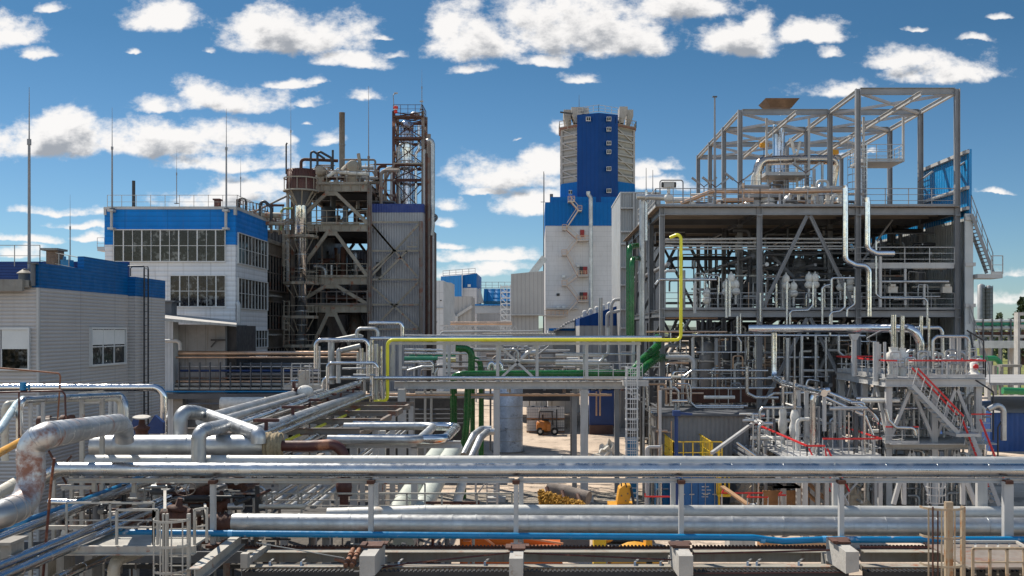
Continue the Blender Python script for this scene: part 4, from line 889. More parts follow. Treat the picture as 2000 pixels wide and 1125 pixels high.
for px, D, z0, h, r, m in ((672,90,13.9,2.2,.3,galv),(695,89,14,2.4,.22,galv),(672,90,11.7,1.6,.28,galv),(694,90,5,6.3,.5,oldst),(630,92,5,5,.6,dgrey),(640,90,18.4,2.0,.55,dgrey),(694,90,11.6,2.1,.45,oldst)):
    x = X(px,D); v_ = thing('upright_vessel', 'dull upright vessel standing inside the old weathered steel structure', 'vessel', (x,D,z0), 'vessels inside the old structure')
    MB().lathe([(r*.3,0),(r,.15),(r,h-.3),(r*.6,h-.05),(.05,h)],(x,D,z0),n=16).build('shell', m, v_); MB().cyl((x,D,z0+h*.5),(x,D,z0+h*.5+.08),r*1.12,n=16).build('band', rust, v_)
# stuff on its roof
def drum(px, D, py, r, L, label, m=beige, ax=(0,1,0)):
    p = at(px, py, D); o = thing('drum_vessel', label, 'vessel', (p.x, p.y, OZ[4]))
    MB().lathe([(.02,-.12),(r*.55,-.08),(r*.93,.0),(r,.12),(r,L),(r*.8,L+.2),(.02,L+.3)], p, ax, n=22).build('shell', m, o)
    MB().lathe([(r*1.04,.15),(r*1.04,.3)], p, ax, n=22).build('ring', oldst, o)
    k = MB()
    for q in (.5, L-.5): c = p+V(ax)*q; k.box(c.x-r*.6,c.x+r*.6,c.y-.12,c.y+.12,OZ[4],c.z-r*.7)
    k.build('saddle', beige, o)
drum(690,86.5,325,.55,3.2,'horizontal tan drum facing outward at the right of the old structure roof', ax=(-.35,.93,0))
drum(624,86.5,333,.45,3.0,'smaller tan drum at the left of the old structure roof behind the tank')
tag(MB().lathe([(.25,0),(.25,14.2),(.27,14.2),(.27,14.3),(.2,14.3)],(X(668,90),90,Z(345,90)),n=20).lathe([(.29,7),(.29,7.2)],(X(668,90),90,Z(345,90)),n=20).build('chimney', mat('grey_stack', (.20,.185,.165),.6,.2,.2,.8,streak=.4)), 'plain grey cylindrical chimney on the old structure roof', 'chimney').scale = (1,1,Z(220,90)/1/ (Z(345,90)+14.3) if False else 1)
bpy.data.objects['chimney'].data.transform(Matrix.Diagonal((1,1,1,1)))
_c = bpy.data.objects['chimney']
for v_ in _c.data.vertices:
    v_.co.z = Z(345,90)+(v_.co.z-Z(345,90))*((Z(220,90)-Z(345,90))/14.3)
RP = [([(588,330),(588,311),(640,313),(660,314),(770-110,314)],87,3.2,rust,'rusty header pipe along the top left of the old structure'),
 ([(607,330),(607,292),(634,310)],86.6,2.2,black,'black gooseneck pipe over the old structure roof, left one'),
 ([(620,330),(620,293),(648,309),(648,330)],86.6,2.4,black,'black gooseneck pipe over the old structure roof, middle one'),
 ([(650,293),(650,345)],86.8,2.2,black,'straight black vent over the old structure roof'),
 ([(671,312),(733,312),(733,345)],87.5,2.0,oldst,'thin beige portal pipe right of the chimney'),
 ([(559,340),(559,282),(561,279)],87,1.6,black,'thin black hooked pipe left of the brown tank'),
 ([(730,321),(790,321)],90,1.6,rust,'rusty tie pipe from the old roof to the lattice tower'),
 ([(730,352),(772,352)],91,2.0,oldst,'beige tie pipe from the old roof to the lattice tower'),
 ([(700,300),(703,320),(703,345)],87.2,3.4,beige,'stubby tan riser beside the right roof drum'),
 ([(640,345),(655,335),(680,338),(720,340)],86.2,3.6,wrap,'white lagged pipe low on the old structure roof edge'),
 ([(566,350),(562,360),(562,440),(562,560)],85.2,3.4,lgrey,'pale grey pipe running down left of the mirror column'),
 ([(549,450),(549,412),(556,407),(572,407)],85,2.2,mat('pale_green_paint',(.30,.36,.14),.5),'pale green bent pipe left of the mirror column')]
for i, (pts, D, rp, m, lb) in enumerate(RP): pipe([at(a,b,D) for a,b in pts], rp*D/2000, m, lb, n=10, seg=4)
rr2 = random.Random(21)
for i in range(90):
    px = rr2.uniform(588, 765); D = rr2.uniform(87, 96); py = rr2.uniform(318, 345); p = at(px,py,D); z0 = OZ[4]
    m = rr2.choice([oldst, beige, rust, lgrey, wrap]); r = rr2.choice([.05,.07,.1,.16])
    if px > 725: z0 = 19
    pts = rr2.choice([[(p.x,p.y,z0),p], [(p.x,p.y,z0),p,(p.x+rr2.uniform(.6,1.6),p.y,p.z)], [(p.x-1,p.y,z0+.9),(p.x+1,p.y,z0+.9)], [(p.x,p.y,z0),(p.x,p.y,z0+1.6),(p.x+.9,p.y,z0+1.6),(p.x+.9,p.y,z0)]])
    pipe(pts, r, m, 'small weathered pipe among the clutter on top of the old structure', group='roof clutter pipes of the old structure', n=7, seg=3)
# brown tank on the mirror column
tk = thing('brown_tank', 'rusty brown round tank on a braced collar above the mirror column', 'tank', (X(588,83),83,Z(370,83)))
x_ = X(588,83.5); y_ = 83.5; zt = Z(332,83.5); zb = Z(372,83.5); r_t = 27*83.5/2000
MB().lathe([(r_t,0),(r_t,zt-zb),(r_t-.06,zt-zb),(r_t-.06,.1)],(x_,y_,zb),n=32).build('shell', mat('brown_tank_paint',(.10,.035,.022),.5,.1,.2,1,streak=.3), tk)
k = MB()
for q in range(32): a = q*math.pi/16; k.box(x_+(r_t+.01)*math.cos(a)-.02,x_+(r_t+.01)*math.cos(a)+.02,y_+(r_t+.01)*math.sin(a)-.02,y_+(r_t+.01)*math.sin(a)+.02,zb,zt)
k.build('ribs', redox, tk)
MB().lathe([(r_t*.95,0),(.5,-.75),(.5,-1.2)],(x_,y_,zb-.05),n=24).build('cone', dgrey, tk)
k = MB()
for z in (zb-.05, zb+.95):
    pts = [(x_+(r_t+.25)*math.cos(a*math.pi/12), y_+(r_t+.25)*math.sin(a*math.pi/12), z) for a in range(25)]
    for i in range(24): k.bar(pts[i], pts[i+1], .07, .1)
for i in range(0, 24, 2):
    a = i*math.pi/12; k.bar((x_+(r_t+.25)*math.cos(a), y_+(r_t+.25)*math.sin(a), zb-.05),(x_+(r_t+.25)*math.cos(a), y_+(r_t+.25)*math.sin(a), zb+.95),.05)
k.build('railing', beige, tk)
k = MB()
for i in range(8):
    a = i*math.pi/4+.3; k.bar((x_+(r_t+.1)*math.cos(a), y_+(r_t+.1)*math.sin(a), zb-.1),(x_+.45*math.cos(a), y_+.45*math.sin(a), zb-1.3),.1)
k.build('props', beige, tk)
MB().lathe([(r_t+.32,0),(r_t+.32,.08),(r_t-.2,.08)],(x_,y_,zb-.12),n=24).build('collar', beige, tk)
col = thing('mirror_column', 'tall mirror-clad process column with round service platforms under the brown tank', 'column', (x_,y_,0))
MB().lathe([(.46,0),(.46,8),(.49,8),(.49,Z(391,83.5))],(x_,y_,0),n=28).build('shell', chrome, col)
k = MB()
for z in [3+1.15*i for i in range(14)]: k.cyl((x_,y_,z),(x_,y_,z+.05),.505,n=28)
k.build('seams', galv, col)
for py in (459, 550, 616, 672):
    z = Z(py+6, 83.5); w2 = 1.25
    pf = MB()
    poly = [(x_-w2, y_-.8),(x_-.5,y_-1.3),(x_+.6,y_-1.3),(x_+w2,y_-.7),(x_+w2,y_+.8),(x_-w2,y_+.8)]
    pf.prism(poly, 'z', z, z+.07); po = pf.build('service_platform', beige, col)
    k = MB()
    for i in range(5):
        a, b = poly[i], poly[(i+1) % 6]
        q = rail_mb((*a, z+.07), (*b, z+.07), .95, .8, .04, 1); k.add(q.v, q.f)
    k.build('railing', beige, po)
    k = MB()
    for sx2, sy2 in ((-1,-.6),(1,-.6),(-.3,-1.2),(.3,-1.2)): k.bar((x_+sx2*1.15, y_+sy2, z), (x_+sx2*.5, y_+sy2*.35, z-1.1), .06)
    k.build('bracket', beige, po)
for z0, z1 in ((Z(550,83.5),Z(459,83.5)+1),(Z(616,83.5),Z(588,83.5)),(Z(672,83.5),Z(616,83.5))):
    ladder_mb((x_-.95, y_-.9, z0), (x_-.95, y_-.9, z1), .42, (1,0,0), cage=True, cr=.3, cstart=1.2, hoop=.5).build('ladder', beige, col)
# grey clad block right of the structure
gcl = mat('grey_vertical_cladding', (0.33,0.325,0.335), .5, .2, .1, .4, corr='x', per=.22, cdepth=.03, cdark=.5, streak=.15)
b6 = thing('grey_clad_stair_block', 'tall grey ribbed block with navy top band and external cross bracing', 'building', (-12,86.5,0))
MB().box(X(725,87), X(827,87), 87, 93, 0, Z(415,87)).build('wall', gcl, b6)
MB().box(X(725,87)-.02, X(827,87)+.02, 86.97, 93.02, Z(415,87), Z(398,87)).build('blue_band', mat('navy_vertical_cladding',(.004,.03,.19),.45,0,.08,.5,corr='x',per=.22), b6)
MB().box(X(735,87),X(745,87),86.9,87,Z(540,87),Z(512,87)).build('doorway', black, b6)
def wb(a, b, w=.16, m=oldst): MB().bar(at(*a,86.2), at(*b,86.2), w).build('external_brace', beige, b6)
for a, b in (((723,434),(822,434)),((723,490),(822,490)),((723,546),(822,546)),((723,595),(822,595)),((723,643),(822,643)),((722,434),(815,540)),((822,434),(725,540)),((725,436),(770,490)),((727,560),(820,643)),((818,550),(725,646)),((768,492),(723,530)),((795,490),(740,546))): wb(a, b)
for px in (722, 822): MB().cyl(at(px,650,86.1), at(px,400 if px < 800 else 432,86.1), .17, n=12).build('external_post', oldst, b6)
rail_mb((X(795,86),85.9,Z(484,86)),(X(815,86),85.9,Z(484,86)),.9,.45,.04,1).build('balcony_railing', beige, b6)
# brown pipe bundle at its right end
for i, (px, r, m, y0, y1) in enumerate(((829,2.2,lgrey,292,650),(833,3,rust,300,655),(838,3.4,oldst,262,655),(842,2.6,rust,280,655),(846,2.2,lgrey,455,655))):
    pipe([at(px,y1,88), at(px,y0,88)], r*88/2000, m, ['thin pale pipe','rusty pipe','thick weathered pipe','dark rusty pipe','outermost thin pale pipe'][i]+' in the vertical bundle right of the grey clad block', n=10)
MB().box(X(827,90),X(846,90),89.5,93,0,Z(450,90)).build('bundle_casing', mat('bundle_brown',(.07,.05,.04),.7,0,.3,1), b6)
pipe([at(834,276,88),at(841,273,88),at(845,280,88),at(845,440,88),at(843,460,88)], .2, galv, 'fat silver pipe hooked over the top of the lattice tower right side', n=14, bend=.5)
pipe([at(846,418,88),at(855,424,88),at(848,432,88)], .12, dgrey, 'small dark hood sticking out right of the pipe bundle', n=8)
# lattice tower with chrome column
lt = thing('lattice_tower', 'rusty open lattice tower with platforms enclosing a mirror column', 'tower', (-11.5,92,0))
lx0, lx1, ly0, ly1 = X(769,92), X(826,92), 92, 94.6
for x in (lx0, lx1):
    for y in (ly0, ly1): MB().box(x-.13,x+.13,y-.13,y+.13,8,Z(217,92)).build('leg', redox if y == ly0 and x == lx0 else oldst, lt)
LV = [Z(p,92) for p in (415,352,322,272,230)]
for a, b in zip(LV, LV[1:]+[Z(217,92)]):
    k = MB()
    for (p, q) in (((lx0,ly0),(lx1,ly0)),((lx0,ly1),(lx1,ly1)),((lx0,ly0),(lx0,ly1)),((lx1,ly0),(lx1,ly1))):
        k.bar((*p,a),(*q,a),.2,.25); k.bar((*p,a+.1),(*q,b-.1),.08); k.bar((*q,a+.1),(*p,b-.1),.08)
    k.build('lattice_bay', rust, lt)
for z in (Z(322,92), Z(272,92), Z(230,92)):
    MB().box(lx0,lx1,ly0-.3,ly0+.2,z,z+.06).build('deck', oldst, lt)
    rail_mb((lx0,ly0-.3,z),(lx1,ly0-.3,z),1.1,.6,.04,2).build('railing', rust if z > 25 else beige, lt)
rail_mb((lx1,ly0-.3,LV[4]),(lx1,ly1,LV[4]),1.1,.8,.04,2).build('railing', rust, lt)
c2 = thing('mirror_column', 'mirror-clad column standing inside the rusty lattice tower', 'column', (X(797,93.3),93.3,15))
MB().lathe([(.62,15),(.62,Z(345,93)),(.55,Z(338,93)),(.55,Z(300,93)),(.6,Z(290,93)),(.6,Z(240,93)),(.4,Z(236,93)),(.2,Z(234,93))],(X(795,93.3),93.3,0),n=26).build('shell', chrome, c2)
k = MB()
for py in range(250,410,13): k.cyl((X(795,93.3),93.3,Z(py,93)),(X(795,93.3),93.3,Z(py,93)+.05),.635,n=26)
k.build('seams', galv, c2)
pipe([at(812,415,92.6),at(812,300,92.6),at(818,290,92.6),at(818,245,92.6)], .14, chrome, 'bright slim pipe beside the mirror column in the lattice tower')
pipe([at(781,415,92.5),at(779,345,92.5),at(779,285,92.5),at(786,280,92.5)], .12, galv, 'dull slim pipe left of the mirror column in the lattice tower')
pipe([at(800,232,92.6),at(806,220,92.6),at(820,223,92.6)], .14, galv, 'bent pale pipe on the very top of the lattice tower')
for px, py, lb in ((770,183,'left'),(820,199,'right')):
    p = at(px,py,92); o = thing('lamp_post', 'small bent lamp post at the '+lb+' of the lattice tower top', 'lamp', (p.x,92,Z(215,92)))
    MB().tube([(p.x,92,Z(217,92)),(p.x-.1 if lb=='left' else p.x+.2,92,p.z-.1),(p.x+.15,92,p.z+.02)],.035,n=6).build('pole', mgrey, o); MB().box(p.x,p.x+.3,91.9,92.1,p.z,p.z+.1).build('lamp_head', lgrey, o)
o = thing('windsock_lantern', 'red and white striped lantern hanging at the lattice tower top', 'lantern', at(773,212,91.6))
p = at(773,210,91.6); MB().sphere(p,.22,sq=(1,1,.9)).sphere(p-V((0,0,.38)),.16).build('lantern_bulb', redlamp, o); MB().cyl(p-V((0,0,.22)),p-V((0,0,.16)),.21,n=12).cyl(p+V((0,0,.1)),p+V((0,0,.14)),.2,n=12).build('white_stripe', blind, o)
# side beams linking roof and tower
o = thing('link_gallery', 'beige steel link gallery between the old structure roof and lattice tower', 'gallery', at(750,400,90))
k = MB()
for a, b in (((728,335),(770,400)),((728,352),(770,352)),((728,378),(770,382)),((735,330),(735,400)),((752,340),(752,400)),((770,320),(735,385))): k.bar(at(*a,89), at(*b,89), .16)
k.build('truss', oldst, o); MB().box(X(725,89),X(772,89),88,92,Z(398,89),Z(395,89)).build('deck', dgrey, o)
# pipe clutter on the pipe gallery behind the blue-banded roof
pg = thing('roof_pipe_gallery', 'rusty railed pipe gallery sloping along the blue-banded building roof', 'gallery', at(520,440,80))
rail_mb((X(462,76),76,18.1),(X(556,92),88,Z(438,92)),1.1,1,.05,1).build('railing', rust, pg)
MB().bar((X(462,77),77,17.9),(X(556,92),89,Z(445,92)),.8,.2).build('deck', oldst, pg)
for i,(pts,D,rp,m,lb) in enumerate((([(466,405),(466,388),(480,388),(480,430)],78,2,black,'black goose-neck pipe over the gallery, left one'),([(508,430),(508,398),(516,392),(530,405),(530,430)],79,3,black,'black goose-neck pipe over the gallery, right one'),([(500,420),(550,421)],80,5.5,beige,'fat tan horizontal pipe on the roof gallery'),([(520,401),(555,401)],80,2.4,rust,'rusty level pipe above the fat tan pipe'),([(470,416),(500,412),(560,383)],80,2,oldst,'long sloping weathered pipe rising toward the brown tank'),([(500,436),(556,437)],80,4,beige,'lower tan pipe on the roof gallery'))):
    pipe([at(a,b,D) for a,b in pts], rp*D/2000, m, lb, n=10, seg=4)
for i in range(60):
    px = rr2.uniform(472,560); D = rr2.uniform(80,87); z0 = Z(440,83)-.4; x=X(px,D)
    pts = rr2.choice([[(x,D,z0),(x,D,z0+rr2.uniform(.5,1.9))],[(x,D,z0),(x,D,z0+1.1),(x+.8,D,z0+1.1)],[(x-.8,D,z0+rr2.uniform(.3,1.4)),(x+.8,D,z0+.8)]])
    pipe(pts, rr2.choice([.04,.06,.1]), rr2.choice([rust,oldst,beige,dgrey]), 'small rusty pipe in the clutter of the roof gallery by the annex', group='gallery clutter pipes', n=6, seg=3)
# ------------------------------------------------------------------ prilling tower block
pt = thing('prilling_tower', 'huge blue and grey tower block with faceted drum and zigzag outside stair', 'tower', (11, 250, 0))
wallg = mat('pale_grey_panel_wall', (0.54,0.53,0.53), .6, 0, .08, .12, streak=.28, joints=('xz',(6.0,1.2)))
tb = mat('tower_blue', (0.001,0.115,0.36), .5, 0, .06, .1, corr='x', per=1.0, cdepth=.05, cdark=.2, spec=.15)
td = mat('tower_navy', (0.002,0.045,0.19), .45, 0, .06, .1, corr='x', per=1.0, cdepth=.05, cdark=.2, spec=.15)
tx0, tx1 = X(1065,250), X(1213,250)
MB().box(tx0, tx1, 250, 285, 0, Z(441,250)).build('base_wall', wallg, pt)
MB().box(tx0-.05, tx1, 249.9, 285.1, Z(441,250), Z(395,250)).box(X(1075,250),tx1,250.5,285,Z(395,250),Z(384,250)).build('blue_band', tb, pt)
cxx, cyy = X(1166,262), 262; RR = 76*262/2000
def octo(rad, rot=22.5): return [(cxx+rad*math.cos(R(rot+45*i)), cyy+rad*math.sin(R(rot+45*i))) for i in range(8)]
MB().prism(octo(RR*1.02), 'z', Z(384,250), Z(356,255)).build('collar', tb, pt)
drum_m = mat('louvre_grey', (0.33,0.32,0.30), .75, 0, .15, .2, corr='z', per=2.2, cdepth=.3, cdark=.7, streak=.4)
MB().prism(octo(RR*.97), 'z', Z(356,255), Z(249,255)).build('drum', drum_m, pt)
k = MB(); oc = octo(RR*.99)
zz0, zz1 = Z(357,255), Z(249,255)
for i in range(8):
    a, b = oc[i], oc[(i+1) % 8]; k.bar((*a,zz0),(*a,zz1),.5)
    for q in range(9): z = zz0+(zz1-zz0)*q/8; k.bar((*a,z),(*b,z),.35)
    for q in range(4):
        z = zz0+(zz1-zz0)*q/4; h_ = (zz1-zz0)/4; k.bar((*a,z+h_),(*b,z),.28)
k.build('ring_lattice', mat('lattice_grey',(.36,.34,.32),.6), pt)
MB().prism(octo(RR*1.05), 'z', zz1, zz1+.5).build('top_walkway', mat('rust_walkway',(.2,.1,.07),.8), pt)
k = MB(); oc = octo(RR*1.05)
for i in range(8): q = rail_mb((*oc[i],zz1+.5),(*oc[(i+1)%8],zz1+.5),1.6,1.6,.12,1); k.add(q.v,q.f)
k.build('walkway_railing', beige, pt)
# stair shaft: two facets meeting in a ridge
sx0, sxm, sx1 = X(1128,251), X(1170,249), X(1208,251)
MB().prism([(sx0,252.6),(sxm,250.2),(sx1,252.6),(sx1,262),(sx0,262)], 'z', Z(395,250), Z(220,250)).build('stair_shaft', td, pt)
rail_mb((sx0,252.7,Z(219,250)),(sxm,250.4,Z(217,250)),1.6,1.6,.1,1).build('roof_railing', lgrey, pt)
rail_mb((sxm,250.4,Z(217,250)),(sx1,252.7,Z(219,250)),1.6,1.6,.1,1).build('roof_railing', lgrey, pt)
def twin(px, py, D=250.9, w=9, h=8):
    f = MB().box(X(px-w/2,D),X(px+w/2,D),D-.6,D,Z(py+h/2,D),Z(py-h/2,D)).build('window', wframe, pt)
    for s_ in (-1,1): MB().box(X(px+s_*2.1-1.5,D),X(px+s_*2.1+1.5,D),D-.68,D-.55,Z(py+h/2-1,D),Z(py-h/2+1,D)).build('pane', glint, f)
for py in (233,253,280,297,330,373): twin(1189, py)
twin(1149,233); twin(1114,376,253.5,7,8)
chm = mat('grey_hood', (.34,.32,.29),.7,0,.15,.2,streak=.5)
for px, w_, y0, y1, dd in ((1108,14,214,252,256),(1126,20,209,240,254),(1218,16,208,240,254),(1231,12,214,250,258),(1143,14,210,225,256)):
    x0, x1 = X(px-w_/2,dd), X(px+w_/2,dd)
    k = MB(); za, zb_, zc = Z(y0,dd), Z(y0+(y1-y0)*.35,dd), Z(y1,dd); sgn = 1 if px > 1170 else -1
    k.box(x0,x1,dd,dd+6,zb_,za)
    k.add([(x0,dd,zb_-.01),(x1,dd,zb_-.01),(x1,dd+6,zb_-.01),(x0,dd+6,zb_-.01),(x0+.4-sgn*.6,dd,zc),(x1-.4-sgn*.6,dd,zc),(x1-.4-sgn*.6,dd+6,zc),(x0+.4-sgn*.6,dd+6,zc)],[(0,1,2,3),(7,6,5,4),(0,4,5,1),(1,5,6,2),(2,6,7,3),(3,7,4,0)])
    k.build('exhaust_hood', chm, pt)
MB().bar(at(1094,219,254), at(1118,222,254), .35).build('jib_beam', black, pt)
# zigzag stair
LD = [(1109,390,1122,396),(1127,408,1136,414),(1098,444,1106,451),(1125,463,1150,472),(1097,490,1107,500),(1128,530,1150,541),(1097,548,1107,559),(1128,578,1150,590),(1060,608,1108,618)]
stm = mat('stair_beige',(.45,.38,.32),.6,0,.1)
for (x0,y0,x1,y1) in LD:
    l_ = MB().box(X(x0,249),X(x1,249),247.2,249.8,Z(y1,249),Z(y1-2.2,249)).build('landing', stm, pt)
    rail_mb((X(x0,249),247.3,Z(y1-2.2,249)),(X(x1,249),247.3,Z(y1-2.2,249)),1.1,1.0,.12,2,toe=False).build('railing', mat('stair_rail_ochre',(.5,.32,.2),.6), l_)
for a, b in (((1113,393),(1130,413)),((1128,414),(1107,446)),((1106,449),(1129,470)),((1127,472),(1107,497)),((1106,497),(1128,539)),((1127,541),(1107,557)),((1106,557),(1129,587)),((1127,590),(1104,616))):
    k = stair_mb(at(*b,248.4) if b[1] > a[1] else at(*a,248.4), at(*a,248.4) if b[1] > a[1] else at(*b,248.4), 1.6, (0,1,0), .5)
    f_ = k.build('stair_flight', mat('stair_red',(.36,.15,.10),.6,0,.1), pt)
    p, q = at(*a,248.4), at(*b,248.4); MB().bar(p+V((0,-.9,1.2)), q+V((0,-.9,1.2)), .14).bar(p+V((0,-.9,.1)), q+V((0,-.9,.1)), .3).build('stair_rail', stm, f_)
for py, px, open_ in ((457,1137,0),(529,1143,1),(579,1143,1)):
    d0 = MB().box(X(px-4,250),X(px+4,250),249.7,249.85,Z(py+6,250),Z(py-8,250)).build('door', mat('red_door',(.30,.012,.015),.5), pt)
    if open_: MB().box(X(px-11,250),X(px-4,250),249.72,249.84,Z(py+6,250),Z(py-8,250)).build('doorway', black, pt)
for px, py in ((1101,540),(1129,519),(1090,600),(1101,600)):
    a_ = tag(MB().box(X(px-3,249),X(px+3,249),249,249.8,Z(py+2.4,249),Z(py-2.4,249)).cyl((X(px,249),248.96,Z(py,249)),(X(px,249),248.9,Z(py,249)),.26,n=12).build('air_conditioner', blind), 'white air conditioner on the tower wall, '+{1129:'right of the stair by the middle red door',1101:'left of the stair'}.get(px,'low above the foot of the stair') if py != 600 else 'white air conditioner low on the tower wall, '+('left' if px < 1095 else 'right')+' of a pair', 'air conditioner')
MB().box(X(1087,250),X(1093,250),249.8,249.9,Z(578,250),Z(573,250)).build('dark_opening', black, pt)
MB().box(X(1066,249),X(1130,249),248.5,249.9,Z(604,249),Z(601,249)).build('ledge', lgrey, pt)
pipe([at(1154,690,247), at(1154,386,247), at(1149,380,247), at(1149,374,247)], .5, galv, 'pale blue duct running full height down the tower face', n=12)
o = thing('antenna_mast', 'slim guyed antenna left of the tower block', 'mast', (X(1062,248),248,0))
MB().cyl((X(1062,248),248,0),(X(1062,248),248,Z(335,248)),.22,.08,n=6).cyl((X(1062.8,248),248.5,Z(395,248)),(X(1062.8,248),248.5,Z(338,248)),.08,.05,n=6).build('pole', dgrey, o); MB().box(X(1056,248),X(1064,248),247.9,248.1,Z(395,248),Z(394,248)).build('arm', dgrey, o)
MB().cyl((X(1077,251),251,40),(X(1077,251),251,Z(379,251)),.4,n=10).build('roof_flue', dgrey, pt)
for px, y0, D, lb in ((1131,185,258,'on top of the prilling tower'),(1262,328,120,'left of two thin rods behind the unit'),(1275,332,122,'right of two thin rods behind the unit')):
    tag(MB().cyl((X(px,D),D,Z(395 if px>1200 else 225,D)),(X(px,D),D,Z(y0,D)),.06 if D < 200 else .12,.03,n=6).build('lightning_rod', dgrey), 'hair-thin lightning rod '+lb, 'mast')
# grey ribbed tower annex right (1213..1245)
an = thing('ribbed_side_block', 'grey ribbed block with white straps between tower block and steel unit', 'building', (X(1230,100),100,0))
MB().box(X(1212,100),X(1290,100),100,112,0,Z(378,100)).build('wall', mat('ribbed_grey',(.30,.30,.295),.5,.1,.08,.3,corr='x',per=.25,cdepth=.03,cdark=.4), an)
MB().box(X(1211,100),X(1291,100),99.9,112,Z(378,100),Z(375,100)).box(X(1211,100),X(1213,100),99.9,100.1,0,Z(378,100)).box(X(1236,100),X(1239,100),99.8,99.95,0,Z(376,100)).build('trim', lgrey, an)
k = MB()
for py in (406,452,476,522,556,604,640): k.box(X(1213,99.8),X(1236,99.8),99.6,99.9,Z(py+2,99.8),Z(py-1,99.8))
k.build('straps', lgrey, an)
# ------------------------------------------------------------------ grey silo house and the far plant
o = thing('plain_grey_silo_house', 'plain grey windowless box building directly left of the tower block', 'building', (0,200,0))
vg = mat('silo_grey_cladding',(.33,.32,.31),.6,0,.06,.2,corr='x',per=.8,cdepth=.05,cdark=.3)
MB().add([(X(998,200),200,Z(614,200)),(X(1063,200),200,Z(614,200)),(X(1063,200),200,Z(529,200)),(X(998,200),200,Z(535,200)),(X(998,200),222,Z(614,200)),(X(1063,200),222,Z(614,200)),(X(1063,200),222,Z(529,200)),(X(998,200),222,Z(535,200))],[(3,2,1,0),(4,5,6,7),(0,1,5,4),(1,2,6,5),(2,3,7,6),(3,0,4,7)]).build('upper_wall', vg, o)
MB().box(X(998,201),X(1052,201),201,220,0,Z(614,201)).build('lower_wall', vg, o); MB().box(X(997,200),X(1064,200),199.8,200.2,Z(616,200),Z(614,200)).build('trim', lgrey, o)
o = thing('conveyor_bridge', 'slanting conveyor bridge climbing into the tower block', 'conveyor', at(1054,520,215))
MB().bar(at(1038,536,215), at(1064,503,215), 1.1, 1.4).build('gallery', galv, o); MB().bar(at(1040,539,215), at(1064,509,215), .3).build('lower_chord', dgrey, o)
o = thing('far_white_block', 'white panel block at the right foot of the grey clad block', 'building', (X(858,150),150,0))
MB().box(X(838,150),X(866,150),150,160,0,Z(548,150)).build('wall', mat('far_white_panel',(.48,.49,.50),.6,0,.05,.2,joints=('xz',(4.,3.))), o)
MB().box(X(838,150),X(866,150),149.8,150,Z(602,150),Z(601,150)).build('ledge', lgrey, o)
for px,py,w_,h_ in ((843,577,6,5),(861,587,3,1.5),(845,629,16,3)): MB().box(X(px-w_/2,150),X(px+w_/2,150),149.9,150.02,Z(py+h_/2,150),Z(py-h_/2,150)).build('window', glint, o)
MB().prism([(X(866,150),150),(X(877,150),154),(X(877,150),160),(X(866,150),160)],'z',0,Z(550,150)).build('side_wall', mat('far_side_panel',(.40,.41,.42),.6), o)
o = thing('far_blue_block', 'bright blue boxy plant building with slanted roof in the gap', 'building', (X(895,220),220,0))
MB().add([(X(861,220),220,Z(580,220)),(X(902,220),220,Z(580,220)),(X(902,220),220,Z(537,220)),(X(861,220),220,Z(540,220)),(X(861,220),240,Z(580,220)),(X(902,220),240,Z(580,220)),(X(902,220),240,Z(537,220)),(X(861,220),240,Z(540,220))],[(3,2,1,0),(4,5,6,7),(0,1,5,4),(1,2,6,5),(2,3,7,6),(3,0,4,7)]).build('left_wall', mat('far_bright_blue',(.004,.19,.50),.45,0,.06,.2,corr='x',per=.9), o)
MB().add([(X(903,221),221,Z(562,220)),(X(931,221),221,Z(562,220)),(X(931,221),221,Z(533,220)),(X(903,221),221,Z(537,220)),(X(903,221),240,Z(562,220)),(X(931,221),240,Z(562,220)),(X(931,221),240,Z(533,220)),(X(903,221),240,Z(537,220))],[(3,2,1,0),(4,5,6,7),(0,1,5,4),(1,2,6,5),(2,3,7,6),(3,0,4,7)]).build('right_wall', tb, o)
MB().box(X(903,221),X(931,221),221,240,0,Z(562,220)).build('lower_wall', wallg, o); MB().box(X(902,220),X(903,220),219.8,220.8,Z(578,220),Z(536,220)).build('trim', blind, o)
f_ = MB().box(X(913,220),X(919,220),220.6,220.9,Z(560,220),Z(555,220)).build('window', wframe, o)
rail_mb((X(865,220),220.3,Z(539,220)),(X(928,220),220.3,Z(534,220)),1.1,1.5,.1,1).build('roof_railing', lgrey, o)
o = thing('far_grey_block', 'low grey block before the bright blue building with an outside stair', 'building', (X(895,190),190,0))
MB().box(X(866,190),X(921,190),190,200,0,Z(579,190)).build('wall', vg, o); MB().bar(at(878,604,189.6),at(889,618,189.6),.5).bar(at(893,617,189.6),at(922,598,189.6),.5).box(X(888,189),X(894,189),189,189.6,Z(640,189),Z(617,189)).build('stair', lgrey, o)
o = thing('blue_roofed_hall', 'steep bright blue roofed hall with white gable behind the scaffold tower', 'building', (X(965,230),230,0))
MB().prism([(230,Z(588,230)),(233,Z(563,230)),(250,Z(563,230)),(250,Z(600,230)),(233,Z(600,230))],'x',X(944,230),X(1000,230)).build('roof', mat('far_roof_blue',(.004,.17,.42),.4,0,.06,.2,corr='x',per=1.6,cdepth=.1,cdark=.5), o)
MB().prism([(X(928,231),Z(592,230)),(X(945,231),Z(592,230)),(X(938,231),Z(563,230)),(X(935,231),Z(563,230))],'y',229.6,231.5).build('gable', wframe, o)
MB().box(X(920,230),X(1000,230),232,250,0,Z(600,230)).build('wall', wallg, o)
rail_mb((X(936,232),233,Z(562,230)),(X(998,232),233,Z(562,230)),1.4,1.5,.1,1).build('roof_railing', lgrey, o)
o = thing('conveyor_gallery', 'pale enclosed conveyor gallery crossing level between far buildings', 'gallery', at(955,600,205))
